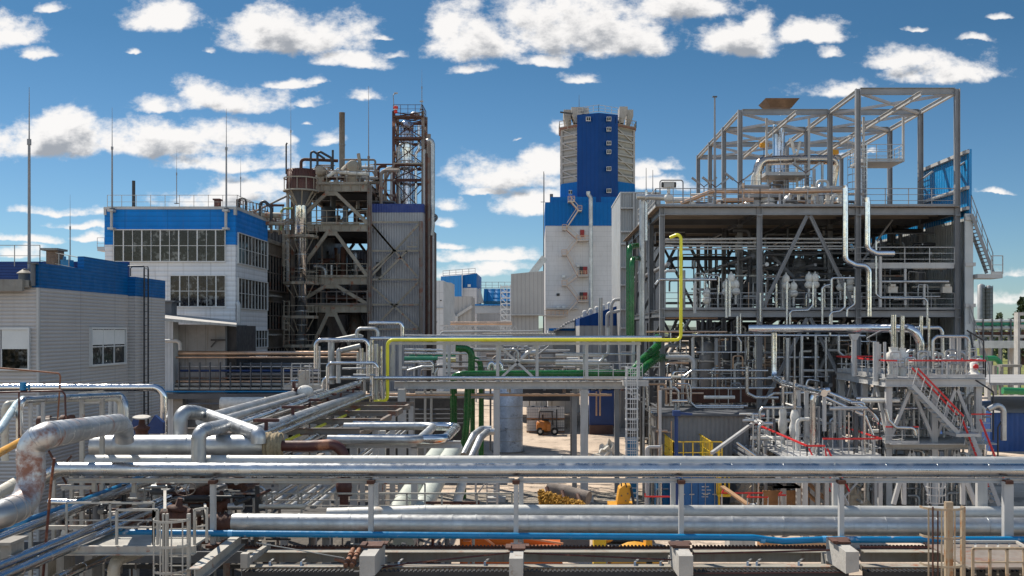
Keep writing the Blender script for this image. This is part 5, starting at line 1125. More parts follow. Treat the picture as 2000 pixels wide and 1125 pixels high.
MB().box(X(921,205),X(1000,205),205,208,Z(612,205),Z(596,205)).build('enclosure', mat('far_gallery',(.42,.43,.44),.5,0,.05,.2), o); MB().box(X(921,205),X(1000,205),204.7,208.2,Z(597,205),Z(594,205)).build('roof', mat('far_bright_blue',(0,0,0)), o)
MB().box(X(921,205),X(923,205),205,208,0,Z(612,205)).box(X(985,205),X(988,205),205,208,0,Z(612,205)).build('trestle', lgrey, o)
o = thing('scaffold_tower', 'slender white scaffold stair tower before the blue roofed hall', 'tower', (X(988,180),180,0))
for px in (978, 990, 997): MB().box(X(px-.7,180),X(px+.7,180),180,180.2,0,Z(556,180)).build('leg', wframe, o)
k = MB()
for i in range(9):
    py = 560+i*11; k.bar(at(978,py,180),at(997,py,180),.2); k.bar(at(978,py,180),at(990,py+11,180),.14)
k.build('bracing', wframe, o)
tag(MB().cyl(at(880,632,140),at(1000,632,140),.28,n=10).build('pipe', copper), 'long pale tan pipe on a far trestle in the gap', 'pipe')
o = thing('pipe_trestle', 'far white pipe trestle crossing the gap behind the bridge', 'pipe rack', (X(930,135),135,0))
k = MB()
for i in range(13):
    px = 868+i*11; k.bar(at(px,646,135),at(px+5.5,636,135),.1); k.bar(at(px+5.5,636,135),at(px+11,646,135),.1)
k.bar(at(860,646,135),at(1000,646,135),.2).bar(at(860,636,135),at(1000,636,135),.2); k.build('truss', lgrey, o)
for px in (880,930,980): MB().box(X(px-1.5,135),X(px+1.5,135),135,135.3,0,Z(646,135)).build('post', lgrey, o)
o = thing('ridged_roof_shed', 'low shed with white ridged roof just above the yellow pipe', 'shed', (X(1015,110),110,0))
k = MB()
for i in range(22):
    x0 = X(938+i*6.7,110); k.prism([(x0,Z(662,110)),(x0+.28,Z(662,110)),(x0+.36,Z(651,110)),(x0+.06,Z(651,110))],'y',110,118)
k.box(X(936,110),X(1086,110),110.2,118,Z(662,110),Z(653,110)).build('roof', mat('white_ridged_roof',(.48,.46,.42),.7,0,.1), o); MB().box(X(940,110),X(1080,110),110.4,117.8,4,Z(662,110)).build('wall', lgrey, o)
# navy building behind the bridge right half
nb = thing('navy_banded_warehouse', 'long warehouse with navy bands above and below grey wall behind the bridge', 'building', (X(1172,105),105,0))
MB().prism([(X(1132,105),Z(636,105)),(X(1222,105),Z(636,105)),(X(1222,105),Z(592,105)),(X(1132,105),Z(622,105))],'y',105,120).build('upper_band', td, nb)
MB().box(X(1132,105),X(1222,105),105.05,120,Z(764,105),Z(636,105)).build('wall', vg, nb)
MB().box(X(1152,93),X(1200,93),93.5,95,Z(833,93),Z(760,93)).box(X(1152,93),X(1222,93),93.5,104,Z(763,93),Z(757,93)).build('lower_band', navy, nb); MB().box(X(1152,93),X(1198,93),93.3,95,0,Z(831,93)).build('plinth', mat('brown_plinth',(.09,.05,.04),.8), nb)
MB().box(X(1070,118),X(1132,118),118,126,0,Z(645,118)).build('white_side_wall', mat('white_side',(.50,.51,.53),.5,0,.05,.3,joints=('x',(1.6,))), nb)
k = MB(); rj = random.Random(4)
for i in range(16):
    px = 1072+i*5; y0 = 650-(i*2.6)-rj.uniform(0,3); k.box(X(px,117),X(px+5.2,117),116,121,Z(y0+3,117),Z(y0,117))
k.build('ragged_roof', mat('ragged_sheet',(.30,.29,.28),.7,0,.2,1,corr='x',per=.4), nb)
MB().box(X(1072,117.5),X(1132,117.5),117.5,118,Z(646,118),Z(641,118)).build('trim', tb, nb)
for i in range(5):
    p = at(1142+i*12, 615-i*4, 108); o2 = tag(MB().box(p.x-.2,p.x+.2,107.8,108.2,p.z-.5,p.z+.1).sphere(p+V((0,0,.25)),.26,n=10,m=6).build('roof_exhaust', wrap), 'white roof exhaust in the sloping row over the navy band', 'exhaust', 'white exhausts on the navy roof')
pipe([at(1173,760,103),at(1173,582,103)], .22, galv, 'pale vertical pipe standing before the navy-banded wall', n=12)
pipe([at(1186,656,101),at(1186,612,101),at(1213,606,101)], .16, lgrey, 'white pipe hooking right before the navy-banded wall, left one'); pipe([at(1194,656,101),at(1194,596,101),at(1199,586,101),at(1215,584,101)], .16, lgrey, 'white pipe hooking right before the navy-banded wall, right one')
# grey cone heap
tag(MB().lathe([(4.3,0),(2.6,1.3),(1.7,2.0),(.6,2.6),(.02,2.8)],(X(1062,130),130,Z(713,130)),n=28).build('pale_cone_roof', mat('pale_cone',(.42,.40,.37),.8,0,.1,1)), 'pale shallow conical roof seen through the bridge truss', 'roof')
tag(MB().lathe([(4.0,0),(4.0,Z(713,130))],(X(1062,130),130,0),n=28).build('round_tank_wall', lgrey), 'grey round tank wall under the pale conical roof', 'tank')
# ------------------------------------------------------------------ far right
for i, (px, w_, y0, D) in enumerate(((1925,20,557,420),)):
    o = thing('distant_refinery_tower', 'hazy grey distillation tower far off at the right horizon', 'tower', (X(px,D),D,0))
    for q, dx in ((0,-1.8),(1,1.3)): MB().lathe([(1.5,0),(1.5,Z(y0+q*3,D)),(.3,Z(y0+q*3,D)+.6)],(X(px,D)+dx,D,0),n=14).build('shell', mgrey, o)
    k = MB()
    for q in range(12): z = 10+q*1.5; k.box(X(px-9,D),X(px+10,D),D-2,D+2,z,z+.12)
    for px2 in (1916,1923,1929,1935): k.box(X(px2,D)-.1,X(px2,D)+.1,D-2,D-1.8,0,Z(558,D))
    k.build('gallery', dgrey, o)
o = thing('far_pipe_rack', 'long far rack with green and rusty pipes at the right horizon', 'pipe rack', (70,150,0))
for py, r, m in ((627,3,blind),(633,3.4,teal),(641,4,lgrey),(651,3,rust),(656,2,lgrey)): MB().cyl(at(1898,py,150),at(2300,py,150),r*.075,n=10).build('pipe_run', m, o)
k = MB()
for px in range(1900,2120,18): k.box(X(px-1,150),X(px+1,150),149.5,150.5,0,Z(622,150)); k.bar(at(px,668,150),at(px+18,650,150),.15)
k.build('trestle', dgrey, o)
o = thing('concrete_portal', 'pale concrete portal frame at the far right edge', 'frame', (X(1995,120),120,0))
MB().box(X(1988,120),X(1992,120),120,121,0,Z(610,120)).box(X(1992,120),X(2020,120),120,121,Z(616,120),Z(610,120)).box(X(1992,120),X(2020,120),120,121,Z(640,120),Z(634,120)).box(X(1992,120),X(2020,120),120,121,Z(660,120),Z(654,120)).build('frame', conc, o)
pipe([at(1896,700,120),at(1945,700,120),at(1953,708,120),at(1953,762,120)], .32, mat('far_green',(.02,.20,.07),.4), 'green pipe turning down before the meadow at far right', n=12)
pipe([at(1958,763,110),at(2100,768,110)], .38, mat('far_green',(0,0,0)), 'fat green pipe end lying low at the far right edge', n=14)
for px in (1945,1957,1975): tag(MB().box(X(px-3,118),X(px+3,118),118,118.5,0,Z(714,118)).build('concrete_post', concd), 'concrete post on the meadow, '+{1945:'left',1957:'middle',1975:'right'}[px]+' of three at far right', 'post')
k = MB().box(X(1955,118),X(1995,118),117.8,119,Z(717,118),Z(712,118)); tag(k.build('concrete_lintel', concd), 'concrete lintel lying across the three meadow posts', 'beam')
o = thing('silver_pipe_bridge', 'pale covered pipe bridge in the right distance above the meadow', 'gallery', (70,135,0)); MB().box(X(1900,135),X(2300,135),135,138,Z(680,135),Z(666,135)).build('gallery', galv, o); MB().box(X(1935,135),X(1942,135),136,137,0,Z(680,135)).box(X(1985,135),X(1995,135),136,137,0,Z(680,135)).build('pier', conc, o)
o = thing('blue_hall', 'low blue hall with grey ribbed roof at the right edge', 'building', (X(1975,85),85,0))
MB().add([(X(1935,80),80,Z(806,80)),(X(2200,80),80,Z(806,80)),(X(2200,95),95,Z(772,95)),(X(1935,95),95,Z(772,95))],[(0,1,2,3)]).box(X(1935,80),X(2200,80),80.1,95,5.2,5.4).build('roof', mat('grey_ribbed_roof',(.33,.32,.31),.6,0,.1,.5,corr='x',per=.4), o)
MB().box(X(1936,80),X(2200,80),80.2,94,0,Z(807,80)).build('wall', mat('blue_hall_wall',(.003,.055,.22),.5,0,.1,.5,corr='x',per=.4), o)
rh = random.Random(9)
lf = mat('tree_leaves', (0.05,0.075,0.025), 0.8, 0, 0.4, 3)
def tree(px, D, h, label, w=.45, base=0):
    x = X(px,D); o = thing('tree', label, 'tree', (x,D,base), 'trees on the right horizon')
    MB().cyl((x,D,base),(x,D,base+h*.7),h*.03,h*.01,n=6).build('trunk', rust, o); k = MB()
    for i in range(260):
        a = rh.random(); t = .18+.82*a; rad = h*w*(1-a)*.5*rh.random()**.5+h*.03; an_ = rh.uniform(0,6.28)
        c = V((x+rad*math.cos(an_), D+rad*math.sin(an_), base+h*t)); s_ = h*rh.uniform(.025,.06)
        u = V((rh.uniform(-1,1),rh.uniform(-1,1),rh.uniform(-1,1))).normalized()*s_; v_ = V((rh.uniform(-1,1),rh.uniform(-1,1),rh.uniform(-1,1))).normalized()*s_
        k.add([c-u,c+v_,c+u,c-v_],[(0,1,2,3)])
    k.build('crown', lf, o)
tree(1952,260,13.5,'dark bushy tree at the right horizon beside the distant refinery tower'); tree(1985,300,15,'thin pointed tree nearest the right edge of the horizon',.3); tree(1998,240,17,'taller narrow tree cut by the right edge of the picture',.25); tree(1940,300,12,'small round tree at the foot of the distant tower')
for i in range(4):
    tree(1905+i*11+rh.uniform(-3,3), 500+rh.uniform(-60,80), rh.uniform(6,10), 'small blurred tree in the distant row at the right horizon', .8)
# ------------------------------------------------------------------ pipe bridge across the middle
br = thing('pipe_bridge', 'grey steel pipe bridge with one crossed panel spanning the middle of the yard', 'pipe bridge', (X(970,57),57,0))
BD = 57
def bz(py): return Z(py, BD)
MB().ibeam(at(790,752,BD), at(1222,752,BD), .3, .42).build('main_beam', lgrey, br)
MB().ibeam(at(770,752,BD+3), at(1222,752,BD+3), .3, .42).build('main_beam', lgrey, br)
MB().bar(at(755,671,BD), at(1252,671,BD), .14, .14).build('top_chord', lgrey, br)
MB().bar(at(755,671,BD+3), at(1252,671,BD+3), .14, .14).build('top_chord', lgrey, br)
for px in (768, 868, 972, 1049, 1146, 1247):
    for dy in (0, 3): MB().box(X(px-3,BD),X(px+3,BD),BD-.08+dy,BD+.08+dy,bz(745),bz(668)).build('post', lgrey, br)
for a, b in (((974,742),(1047,674)),((974,674),(1047,742))): MB().bar(at(*a,BD), at(*b,BD), .13).build('cross_brace', lgrey, br)
k = MB()
for i in range(20):
    x = X(790,BD)+(X(1222,BD)-X(790,BD))*i/19; k.box(x-.05,x+.05,BD,BD+3,bz(742),bz(738))
k.build('cross_ties', mgrey, br)
for px, w_ in ((785,.42),(970,.34),(1141,.42)):
    c = MB().box(X(px,BD)-w_/2,X(px,BD)+w_/2,BD-.2,BD+.2,0,bz(760)).build('column', lgrey, br)
    MB().box(X(px,BD)-.5,X(px,BD)+.5,BD-.5,BD+.5,0,.25).build('footing', conc, c)
for px in (805, 1122, 1205): MB().box(X(px,60)-.14,X(px,60)+.14,59.9,60.2,0,Z(756,60)).build('column', mgrey, br)
MB().box(X(1215,BD),X(1262,BD),BD-1.2,BD+.6,bz(752),bz(742)).build('end_landing', lgrey, br)
rail_mb((X(1140,56),55.8,Z(740,56)),(X(1254,56),55.8,Z(740,56)),.85,.9,.045,1).build('railing', lgrey, br)
pipe([at(722,784,56.2), at(757,784,56.2), at(757,664,56.2), at(1330,664,56.2), at(1330,455,56.2), at(1309,464,56.6)], .092, yellow, 'bright yellow gas pipe rising, crossing the whole bridge and climbing before the steel unit', bend=.3, n=14)
pipe([at(724,661,57.2), at(1292,659,57.2)], .11, chrome, 'bright silver pipe just above the yellow pipe along the bridge', seam=2, n=12)
pipe([at(632,766,56), at(632,738,56), at(1252,739,56.3), at(1440-0,739,56.6)][:3]+[at(1310,739,56.4)], .11, chrome, 'blue-tinged silver pipe along the front foot of the bridge', seam=2, n=12)
pipe([at(700,771,58.5), at(1195,771,58.5)], .08, copper, 'tan and silver pipe slung level under the bridge beam', n=10)
pipe([at(700,776,59.5), at(960,776,59.5)], .06, galv, 'thin silver pipe slung behind the tan one under the bridge', n=8)
# greens
pipe([at(886,850,58.6), at(886,735,58.6), at(902,731,58.4), at(1232,729,58.6)], .2, green, 'big green pipe lying along the bridge and dropping down its left leg', n=16, bend=.6, seg=7)
pipe([at(905,1000,57.8), at(903,900,57.8), at(911,830,57.6), at(914,760,57.6), at(916,745,57.6)], .19, green, 'wavy green pipe dropping to the ground just right of the first green drop', n=16, bend=1.5)
pipe([at(890,680,60), at(913,681,60), at(921,690,60), at(921,735,60)], .2, green, 'green pipe hooking over into the bridge from behind', n=14, bend=.5)
pipe([at(925,700,62), at(938,706,62), at(940,740,62), at(940,890,62)], .16, green, 'dark green rear pipe dropping behind the bridge leg', n=14, bend=.5)
pipe([at(923,745,63), at(923,890,63)], .15, green, 'dark green rear pipe between the front drops', n=12)
pipe([at(958,745,63), at(958,880,63)], .06, dgrey, 'dark slim vertical rod beside the first white column of the bridge', n=8)
pipe([at(1230,735,57.5), at(1252,706,58.5), at(1284,676,61), at(1284,660,63)], .25, green, 'upper fat green pipe slanting down from the steel unit to the bridge', n=16, bend=.9)
pipe([at(1236,742,57), at(1262,715,58), at(1282,700,60), at(1300,698,62.5)], .23, green, 'lower fat green pipe slanting down from the steel unit to the bridge', n=16, bend=.8)
pipe([at(1252,712,58.6), at(1270,698,59.6), at(1284,688,61)], .17, green, 'short green pipe stub nested between the two slanting fat ones', n=12)
# clutter of pipes inside and behind the bridge
BP = [([(790,683),(868,684)],60,2.6,alu,'silver pipe high inside the bridge left of the green hook'),([(790,690),(912,691)],61,2.2,alu,'silver pipe inside the bridge crossing behind the posts'),
 ([(790,700),(855,700)],62,3.8,teal,'teal pipe inside the left panel of the bridge'),([(800,694),(890,694)],63,2.6,teal,'thin teal pipe inside the left panel of the bridge'),([(872,703),(890,703)],62.5,4,mat('cream_paint',(.5,.45,.22),.5),'cream pipe stub beside the teal pipe'),
 ([(790,708),(842,706),(846,712),(846,728)],60.5,2.4,alu,'silver pipe turning down in the left panel of the bridge'),([(796,724),(825,716),(845,716)],60,2.6,galv,'silver jogged pipe low in the left panel of the bridge'),
 ([(925,683),(1008,683),(1012,690),(1012,712)],60.5,2.6,galv,'grey pipe turning down behind the crossed panel'),([(1020,700),(1030,690),(1050,688)],63,6,galv,'pale duct elbow behind the crossed panel'),
 ([(955,722),(956,711),(961,708),(965,712),(966,722)],59.4,4,chrome,'small shiny hoop pipe left of the crossed panel'),([(968,722),(969,711),(974,708),(979,712),(980,722)],59.4,4,chrome,'second small shiny hoop pipe beside the crossed panel'),
 ([(975,706),(1184,706)],61.5,4.5,dull,'dull fat pipe behind the crossed panel'),([(1085,694),(1184,694),(1188,688),(1188,640)],62,3,lgrey,'white pipe rising at the right of the bridge, outer one'),([(1085,706),(1172,707),(1178,700),(1180,690)],61,3.4,galv,'silver pipe under the pale conical roof'),
 ([(1085,712),(1190,712)],60.5,3.4,dull,'dull pipe low behind the right bridge panel'),([(960,716),(1100,717)],61,2.2,dgrey,'dark pipe low behind the crossed panel'),([(1100,690),(1240,692)],59.6,1.8,galv,'thin silver pipe through the right bridge panel'),
 ([(850,745),(850,728),(856,719)],59,2,alu,'small silver riser by the green elbow'),([(782,655),(1000,656)],62,1.6,galv,'pale thin pipe peeping over the yellow pipe'),([(862,650),(1058,646)],70,1.6,lgrey,'white pipe peeping over the bridge behind the yellow pipe'),([(858,656),(864,648),(960,647)],68,1.8,lgrey,'white hooked pipe over the left half of the bridge')]
for i,(pts,D,rp,m,lb) in enumerate(BP): pipe([at(a,b,D) for a,b in pts], rp*D/2000, m, lb, n=10, seg=4)
rb = random.Random(31)
for i in range(110):
    px = rb.uniform(790,1235); D = rb.uniform(60,70); x = X(px,D); z = rb.uniform(Z(738,60),Z(684,60))
    if 1060 < px and z > Z(700,60): z -= 1
    pts = rb.choice([[(x,D,5.8),(x,D,z)],[(x,D,z),(x+rb.uniform(1,2.5),D,z)],[(x,D,6),(x,D,z),(x+rb.choice([-.9,.9]),D,z)]])
    pipe(pts, rb.choice([.035,.05,.08,.11]), rb.choice([dgrey,dgrey,galv,oldst,lgrey,mgrey]), 'small pipe in the tangle seen through the bridge truss', group='tangle behind the bridge', n=7, seg=3)
for i in range(18):
    px = rb.uniform(985,1060); D = rb.uniform(62,66); x=X(px,D)
    pipe([(x,D,6),(x,D,Z(rb.uniform(676,700),D)),(x+rb.uniform(-.8,.8),D,Z(676,D))], .05, mgrey, 'dark thin strut in the tangle behind the crossed panel', group='struts behind the crossed panel', n=6, seg=2)
# hairpin group left of the bridge
HP = [([(721,631),(782,631),(786,637),(786,657)],58,4,chrome,'topmost shiny hairpin pipe before the grey clad block'),([(697,660),(697,642),(738,642),(738,660)],57.5,3.6,galv,'second shiny hairpin pipe, left below the topmost'),
 ([(617,720),(617,664),(719,664),(719,735)],55.5,4.2,chrome,'wide shiny hairpin pipe at the left of the bridge end'),([(624,718),(624,676)],56,2,galv,'thin silver vertical inside the wide hairpin'),
 ([(640,765),(640,709),(732,709),(737,716),(737,735)],55,3.4,chrome,'lower shiny hairpin pipe with its right end turned down'),([(647,750),(647,668)],56.5,6.5,galv,'fat dull duct standing left of the bridge'),
 ([(661,748),(661,686),(665,683)],56,5,galv,'second fat dull duct standing left of the bridge'),([(653,665),(700,656),(708,660)],58,5,dull,'sloping dull duct above the hairpins, upper'),([(663,686),(704,676)],57,5.5,dull,'sloping dull duct above the hairpins, lower'),
 ([(706,745),(706,680)],56.2,4.2,chrome,'shiny vertical pipe right of the sloping ducts'),([(726,790),(726,664)],55.8,4,chrome,'bright vertical pipe left of the yellow riser'),([(735,800),(735,672)],56.6,4.5,galv,'dull vertical pipe left of the yellow riser'),
 ([(744,800),(744,676)],56.8,4.2,chrome,'shiny vertical pipe hard against the yellow riser'),([(712,778),(712,688)],57,2.6,galv,'slim vertical pipe in the hairpin group'),([(699,735),(699,688)],57.4,2.6,alu,'slim shiny vertical pipe in the hairpin group, leftmost'),([(750,820),(750,745)],56.5,2.4,galv,'slim pipe dropping under the yellow bend'),
 ([(765,745),(765,690),(772,684)],57,3,galv,'pale riser right of the yellow bend'),([(690,732),(740,733)],55.5,2,galv,'thin level pipe through the hairpin group, upper'),([(668,720),(740,719)],56,2,galv,'thin level pipe through the hairpin group, lower'),
 ([(733,832),(733,800)],56,2.2,alu,'short slim pipe below the hairpin group'),([(719,835),(719,790)],56,2.2,alu,'short slim pipe below the hairpin group, left one')]
for i,(pts,D,rp,m,lb) in enumerate(HP): pipe([at(a,b,D) for a,b in pts], rp*D/2000, m, lb, n=14, seg=6, seam=1.4 if rp > 3.5 else 0, bend=rp*D/2000*2.6)
# small railed platform at left of the hairpins
p_ = thing('railed_platform', 'small white railed platform left of the shiny hairpin pipes', 'platform', (X(600,60),60,0))
x0_, x1_ = X(566,60), X(636,60)
MB().box(x0_,x1_,58.5,60.5,Z(758,60),Z(752,60)).build('deck', lgrey, p_); MB().box(x0_+.7,x0_+1.3,59,59.3,0,Z(722,60)).build('post', wornw, p_)
rail_mb((x0_,58.5,Z(754,60)),(x1_,58.5,Z(754,60)),1.1,.42,.05,1).build('railing', wornw, p_); rail_mb((x0_,60.5,Z(754,60)),(x1_,60.5,Z(754,60)),1.3,.5,.05,2).build('railing', lgrey, p_)
k = MB().bar((x0_,58.5,Z(754,60)),(x0_+1.2,58.5,Z(724,60)),.05); k.build('brace', lgrey, p_)
# ------------------------------------------------------------------ long pipe rack behind the workshop (left middle)
lr = thing('pipe_rack', 'concrete pipe rack crossing behind the workshop toward the bridge', 'pipe rack', (X(460,65),65,0))
for px in (352, 450, 548, 640):
    MB().box(X(px-9,65),X(px+9,65),64.6,65.4,0,Z(775,65)).build('column', concd, lr)
MB().box(X(318,65),X(700,65),64.3,64.7,Z(778,65),Z(768,65)).box(X(318,67),X(700,67),67,67.4,Z(772,67),Z(764,67)).build('beam', dgrey, lr)
for px in range(330,700,26):
    pass
for i,(py,D,rp,m,lb) in enumerate(((690,66,4.6,copper,'fat copper-tan pipe on top of the long rack'),(698,65.5,2,copper,'thin tan pipe under the top pipe of the long rack'),(712,68,3.4,dgrey,'dark pipe high on the long rack'),(716,66,1.6,galv,'thin bright pipe high on the long rack'),(724,66,2.2,navy,'navy pipe in the upper part of the long rack'),(731,66.4,3.2,mgrey,'grey pipe in the middle of the long rack'),(738,66,2.2,oldst,'weathered pipe in the middle of the long rack'),(745,65.6,2.6,copper,'tan pipe in the lower middle of the long rack'),(751,65.4,3.4,dull,'dull lagged pipe low on the long rack'),(759,65.2,2.4,wornw,'off-white pipe low on the long rack'),(765,64.8,1.8,blue,'thin blue pipe at the foot of the long rack'))):
    pipe([at(300,py,D), at((700 if py < 700 else 625),py,D)], rp*D/2000, m, lb, n=10, seam=4 if rp > 3 else 0)
k = MB()
for i in range(15):
    px = 330+i*20; k.box(X(px-.8,65.2),X(px+.8,65.2),65.1,65.3,Z(762,65),Z(708,65))
k.build('hangers', dgrey, lr)
pipe([at(318,666,64),at(348,666,64),at(352,672,64),at(352,684,64)], .11, lgrey, 'white bent pipe poking out behind the workshop corner')
tag(MB().cyl(at(432,789,62), at(520,789,62), .42, n=20).build('tank', wrap), 'white horizontal lagged drum under the long rack', 'tank')
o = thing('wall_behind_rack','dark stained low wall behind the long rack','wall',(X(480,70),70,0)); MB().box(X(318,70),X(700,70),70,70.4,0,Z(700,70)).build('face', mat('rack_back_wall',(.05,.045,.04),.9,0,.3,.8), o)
for i in range(40):
    px = rb.uniform(325,690); D = rb.uniform(62,69); x = X(px,D); z1 = Z(rb.uniform(782,850),D)
    pts = rb.choice([[(x,D,0),(x,D,z1)],[(x,D,z1),(x+rb.uniform(1,4),D,z1)],[(x,D,0),(x,D,z1),(x+.9,D,z1)]])
    pipe(pts, rb.choice([.05,.08,.12]), rb.choice([dgrey,galv,oldst,rust,mgrey]), 'dim small pipe in the shade under the long rack', group='shaded pipes under the long rack', n=7, seg=3)
# ------------------------------------------------------------------ diagonal pipe rack running away from the viewer
dr = thing('diagonal_pipe_rack', 'long rack of silver pipes running from the near left toward the bridge', 'pipe rack', (-9,45,0))
for i, (D, px, py) in enumerate(((33,520,830),(38,572,803),(43,605,788),(48,640,776),(52,666,768),(55,690,762))):
    p = at(px, py, D)
    s_ = MB().box(p.x-.05,p.x+.05,D-.05,D+.05,p.z-.55,p.z+.1).box(p.x-.4,p.x+.4,D-.09,D+.09,p.z+.1,p.z+.2).build('tee_support', redox, dr)
    MB().ibeam((-13.2,D,p.z-.75),(-6.6,D,p.z-.75),.2,.25).build('cross_beam', oldst, dr)
    for xx in (-13,-9.4,-6.8): MB().box(xx-.12,xx+.12,D-.12,D+.12,0,p.z-.85).build('leg', lgrey, dr)
for xx in (-13.1,-6.9): MB().bar((xx,32,Z(830,33)-1.0),(xx,56,Z(830,33)-1.0),.15,.25).build('side_beam', oldst, dr)
def dpipe(a, Da, b, Db, rp, m, lb, **kw): return pipe([at(*a,Da), at(*b,Db)], rp, m, lb, n=16, seam=kw.get('seam',1.5))
dpipe((395,822),32,(573,771),50,.21,galv,'fat dull pipe at the far left of the diagonal rack, ending at a wrapped valve')
dpipe((430,822),32,(628,764),56,.13,galv,'pale pipe second from left on the diagonal rack')
dpipe((448,835),32,(700,749),56,.17,chrome,'big bright pipe down the middle of the diagonal rack')
dpipe((490,848),32,(705,770),56,.2,galv,'fat dull pipe low in the middle of the diagonal rack')
dpipe((505,850),32,(706,766),56.5,.085,chrome,'slim blue-lit pipe right of the middle on the diagonal rack')
dpipe((515,858),31.5,(726,771),57,.095,chrome,'slim bright pipe beside the blue-lit one on the diagonal rack')
dpipe((540,890),31,(736,797),55,.12,chrome,'bright pipe lowest at the right side of the diagonal rack')
dpipe((560,900),32,(742,806),56,.09,galv,'dull slim pipe lowest at the right side of the diagonal rack')
dpipe((560,860),36,(725,790),56,.06,yellow,'yellow pipe half hidden under the diagonal rack', seam=0)
for i in range(4): dpipe((640+i*14,935),38,(770+i*9,838),52,.06,galv,['first','second','third','fourth'][i]+' from the left of the thin parallel tubes slanting below the diagonal rack', seam=0)
for i in range(6): dpipe((500+i*22,992),29,(640+i*16,905),38,.075,[chrome,galv][i%2],['first','second','third','fourth','fifth','sixth'][i]+' from the left of the slanting tubes seen under the top rail in shade', seam=0)
o = thing('gate_valve','rusty gate valve with blue stem and white wrap at the end of a dull pipe','valve',at(578,768,50)); p = at(578,768,50)
MB().sphere(p+V((.45,0,.05)),.35,sq=(1.2,1,1)).build('wrap', wrap, o); MB().cyl(p+V((-.1,0,-.2)),p+V((-.1,0,.55)),.09,n=8).lathe([(.3,-.06),(.3,.06)],p,(1,-.5,0),n=14).build('body', redox, o); MB().cyl(p+V((-.25,0,.6)),p+V((.1,0,.62)),.03,n=6).build('wheel', blue, o)
# expansion loops
pipe([at(672,833,40), at(848,832,40), at(818,860,35.5), at(640,858,35.5)], .15, galv, 'dull inner expansion loop lying level right of the diagonal rack', seam=1.2, n=16, bend=.5)
pipe([at(690,830,41), at(893,833,41), at(868,858,36), at(660,857,36)], .165, chrome, 'bright outer expansion loop lying level right of the diagonal rack', seam=1.2, n=16, bend=.5)
o = thing('loop_support','grey steel frame carrying the two expansion loops','support',(X(760,38),38,0)); MB().box(X(740,40),X(752,40),40,40.3,0,Z(842,40)).box(X(800,36),X(812,36),36.4,36.7,0,Z(868,36)).ibeam(at(640,868,36.5), at(900,868,36.5),.2,.25).build('frame', lgrey, o)
# the two fat pale ducts slanting to the ground
pipe([at(862,876,45), at(838,908,41), at(770,1010,36), at(735,1062,33.5)], .36, mat('pale_green_duct',(.42,.45,.40),.6,0,.08,1,streak=.15), 'left one of two fat pale ducts slanting down past the top rail', n=20, bend=1.2, seam=3)
pipe([at(888,876,45), at(868,908,41), at(815,1010,36), at(788,1062,33.5)], .36, mat('pale_green_duct',(0,0,0)), 'right one of two fat pale ducts slanting down past the top rail', n=20, bend=1.2, seam=3)
pipe([at(905,890,46),at(925,850,48),at(940,838,50),at(960,838,50)], .16, galv, 'pale goose-neck duct bending down left of the white column, outer', n=14, bend=.6, seam=1)
pipe([at(920,895,45),at(938,855,47),at(952,843,49),at(966,843,49)], .16, galv, 'pale goose-neck duct bending down left of the white column, inner', n=14, bend=.6, seam=1)
pipe([at(905,935,44),at(890,990,42)], .2, wrap, 'white slanted duct with grey hoops beside the green drop', n=16)
for i,(px,py) in enumerate(((850,870),(877,870))): tag(MB().cyl(at(px,py+6,45),at(px,py-1,45),.07,.11,n=8).build('drain_cock', rust), 'small rusty drain cock on the upper end of the '+('left' if i==0 else 'right')+' fat pale duct', 'valve')
# ------------------------------------------------------------------ near pipe rack along the bottom
fr = thing('near_pipe_rack', 'long near pipe rack on white concrete stubs crossing the bottom of the view', 'pipe rack', (0,25,0))
ND = 25
for px in (417, 725, 1008, 1330, 1642, 1967):
    x = X(px, 24.2); w_ = .055 if px < 1900 else .11
    MB().box(x-w_, x+w_, 24.1, 24.25, Z(1062,24.2), Z(940,24.2)).build('post', lgrey, fr)
    MB().box(x-.085, x+.085, 24.05, 24.3, Z(944,24.2), Z(937,24.2)).build('seat_plate', rust, fr)
    MB().box(x-.13, x+.13, 24.0, 24.35, Z(1068,24.2), Z(1062,24.2)).build('base_plate', rust, fr)
for px in (735, 1018, 1314, 1630, 1916):
    x = X(px, 26.6); w_ = .06 if px < 1900 else .13
    MB().box(x-w_, x+w_, 26.5, 26.65, Z(1110,26.6), Z(930,26.6)).build('rear_post', lgrey, fr)
for i, (a, b) in enumerate(zip((130, 417, 725, 1008, 1330, 1642, 1967), (417, 725, 1008, 1330, 1642, 1967, 2300))):
    MB().ibeam(at(a+3,938.5,24.3), at(b-3,938.5,24.3), .1, .1, .012).build('rail_beam', wornw if i < 2 else lgrey, fr)
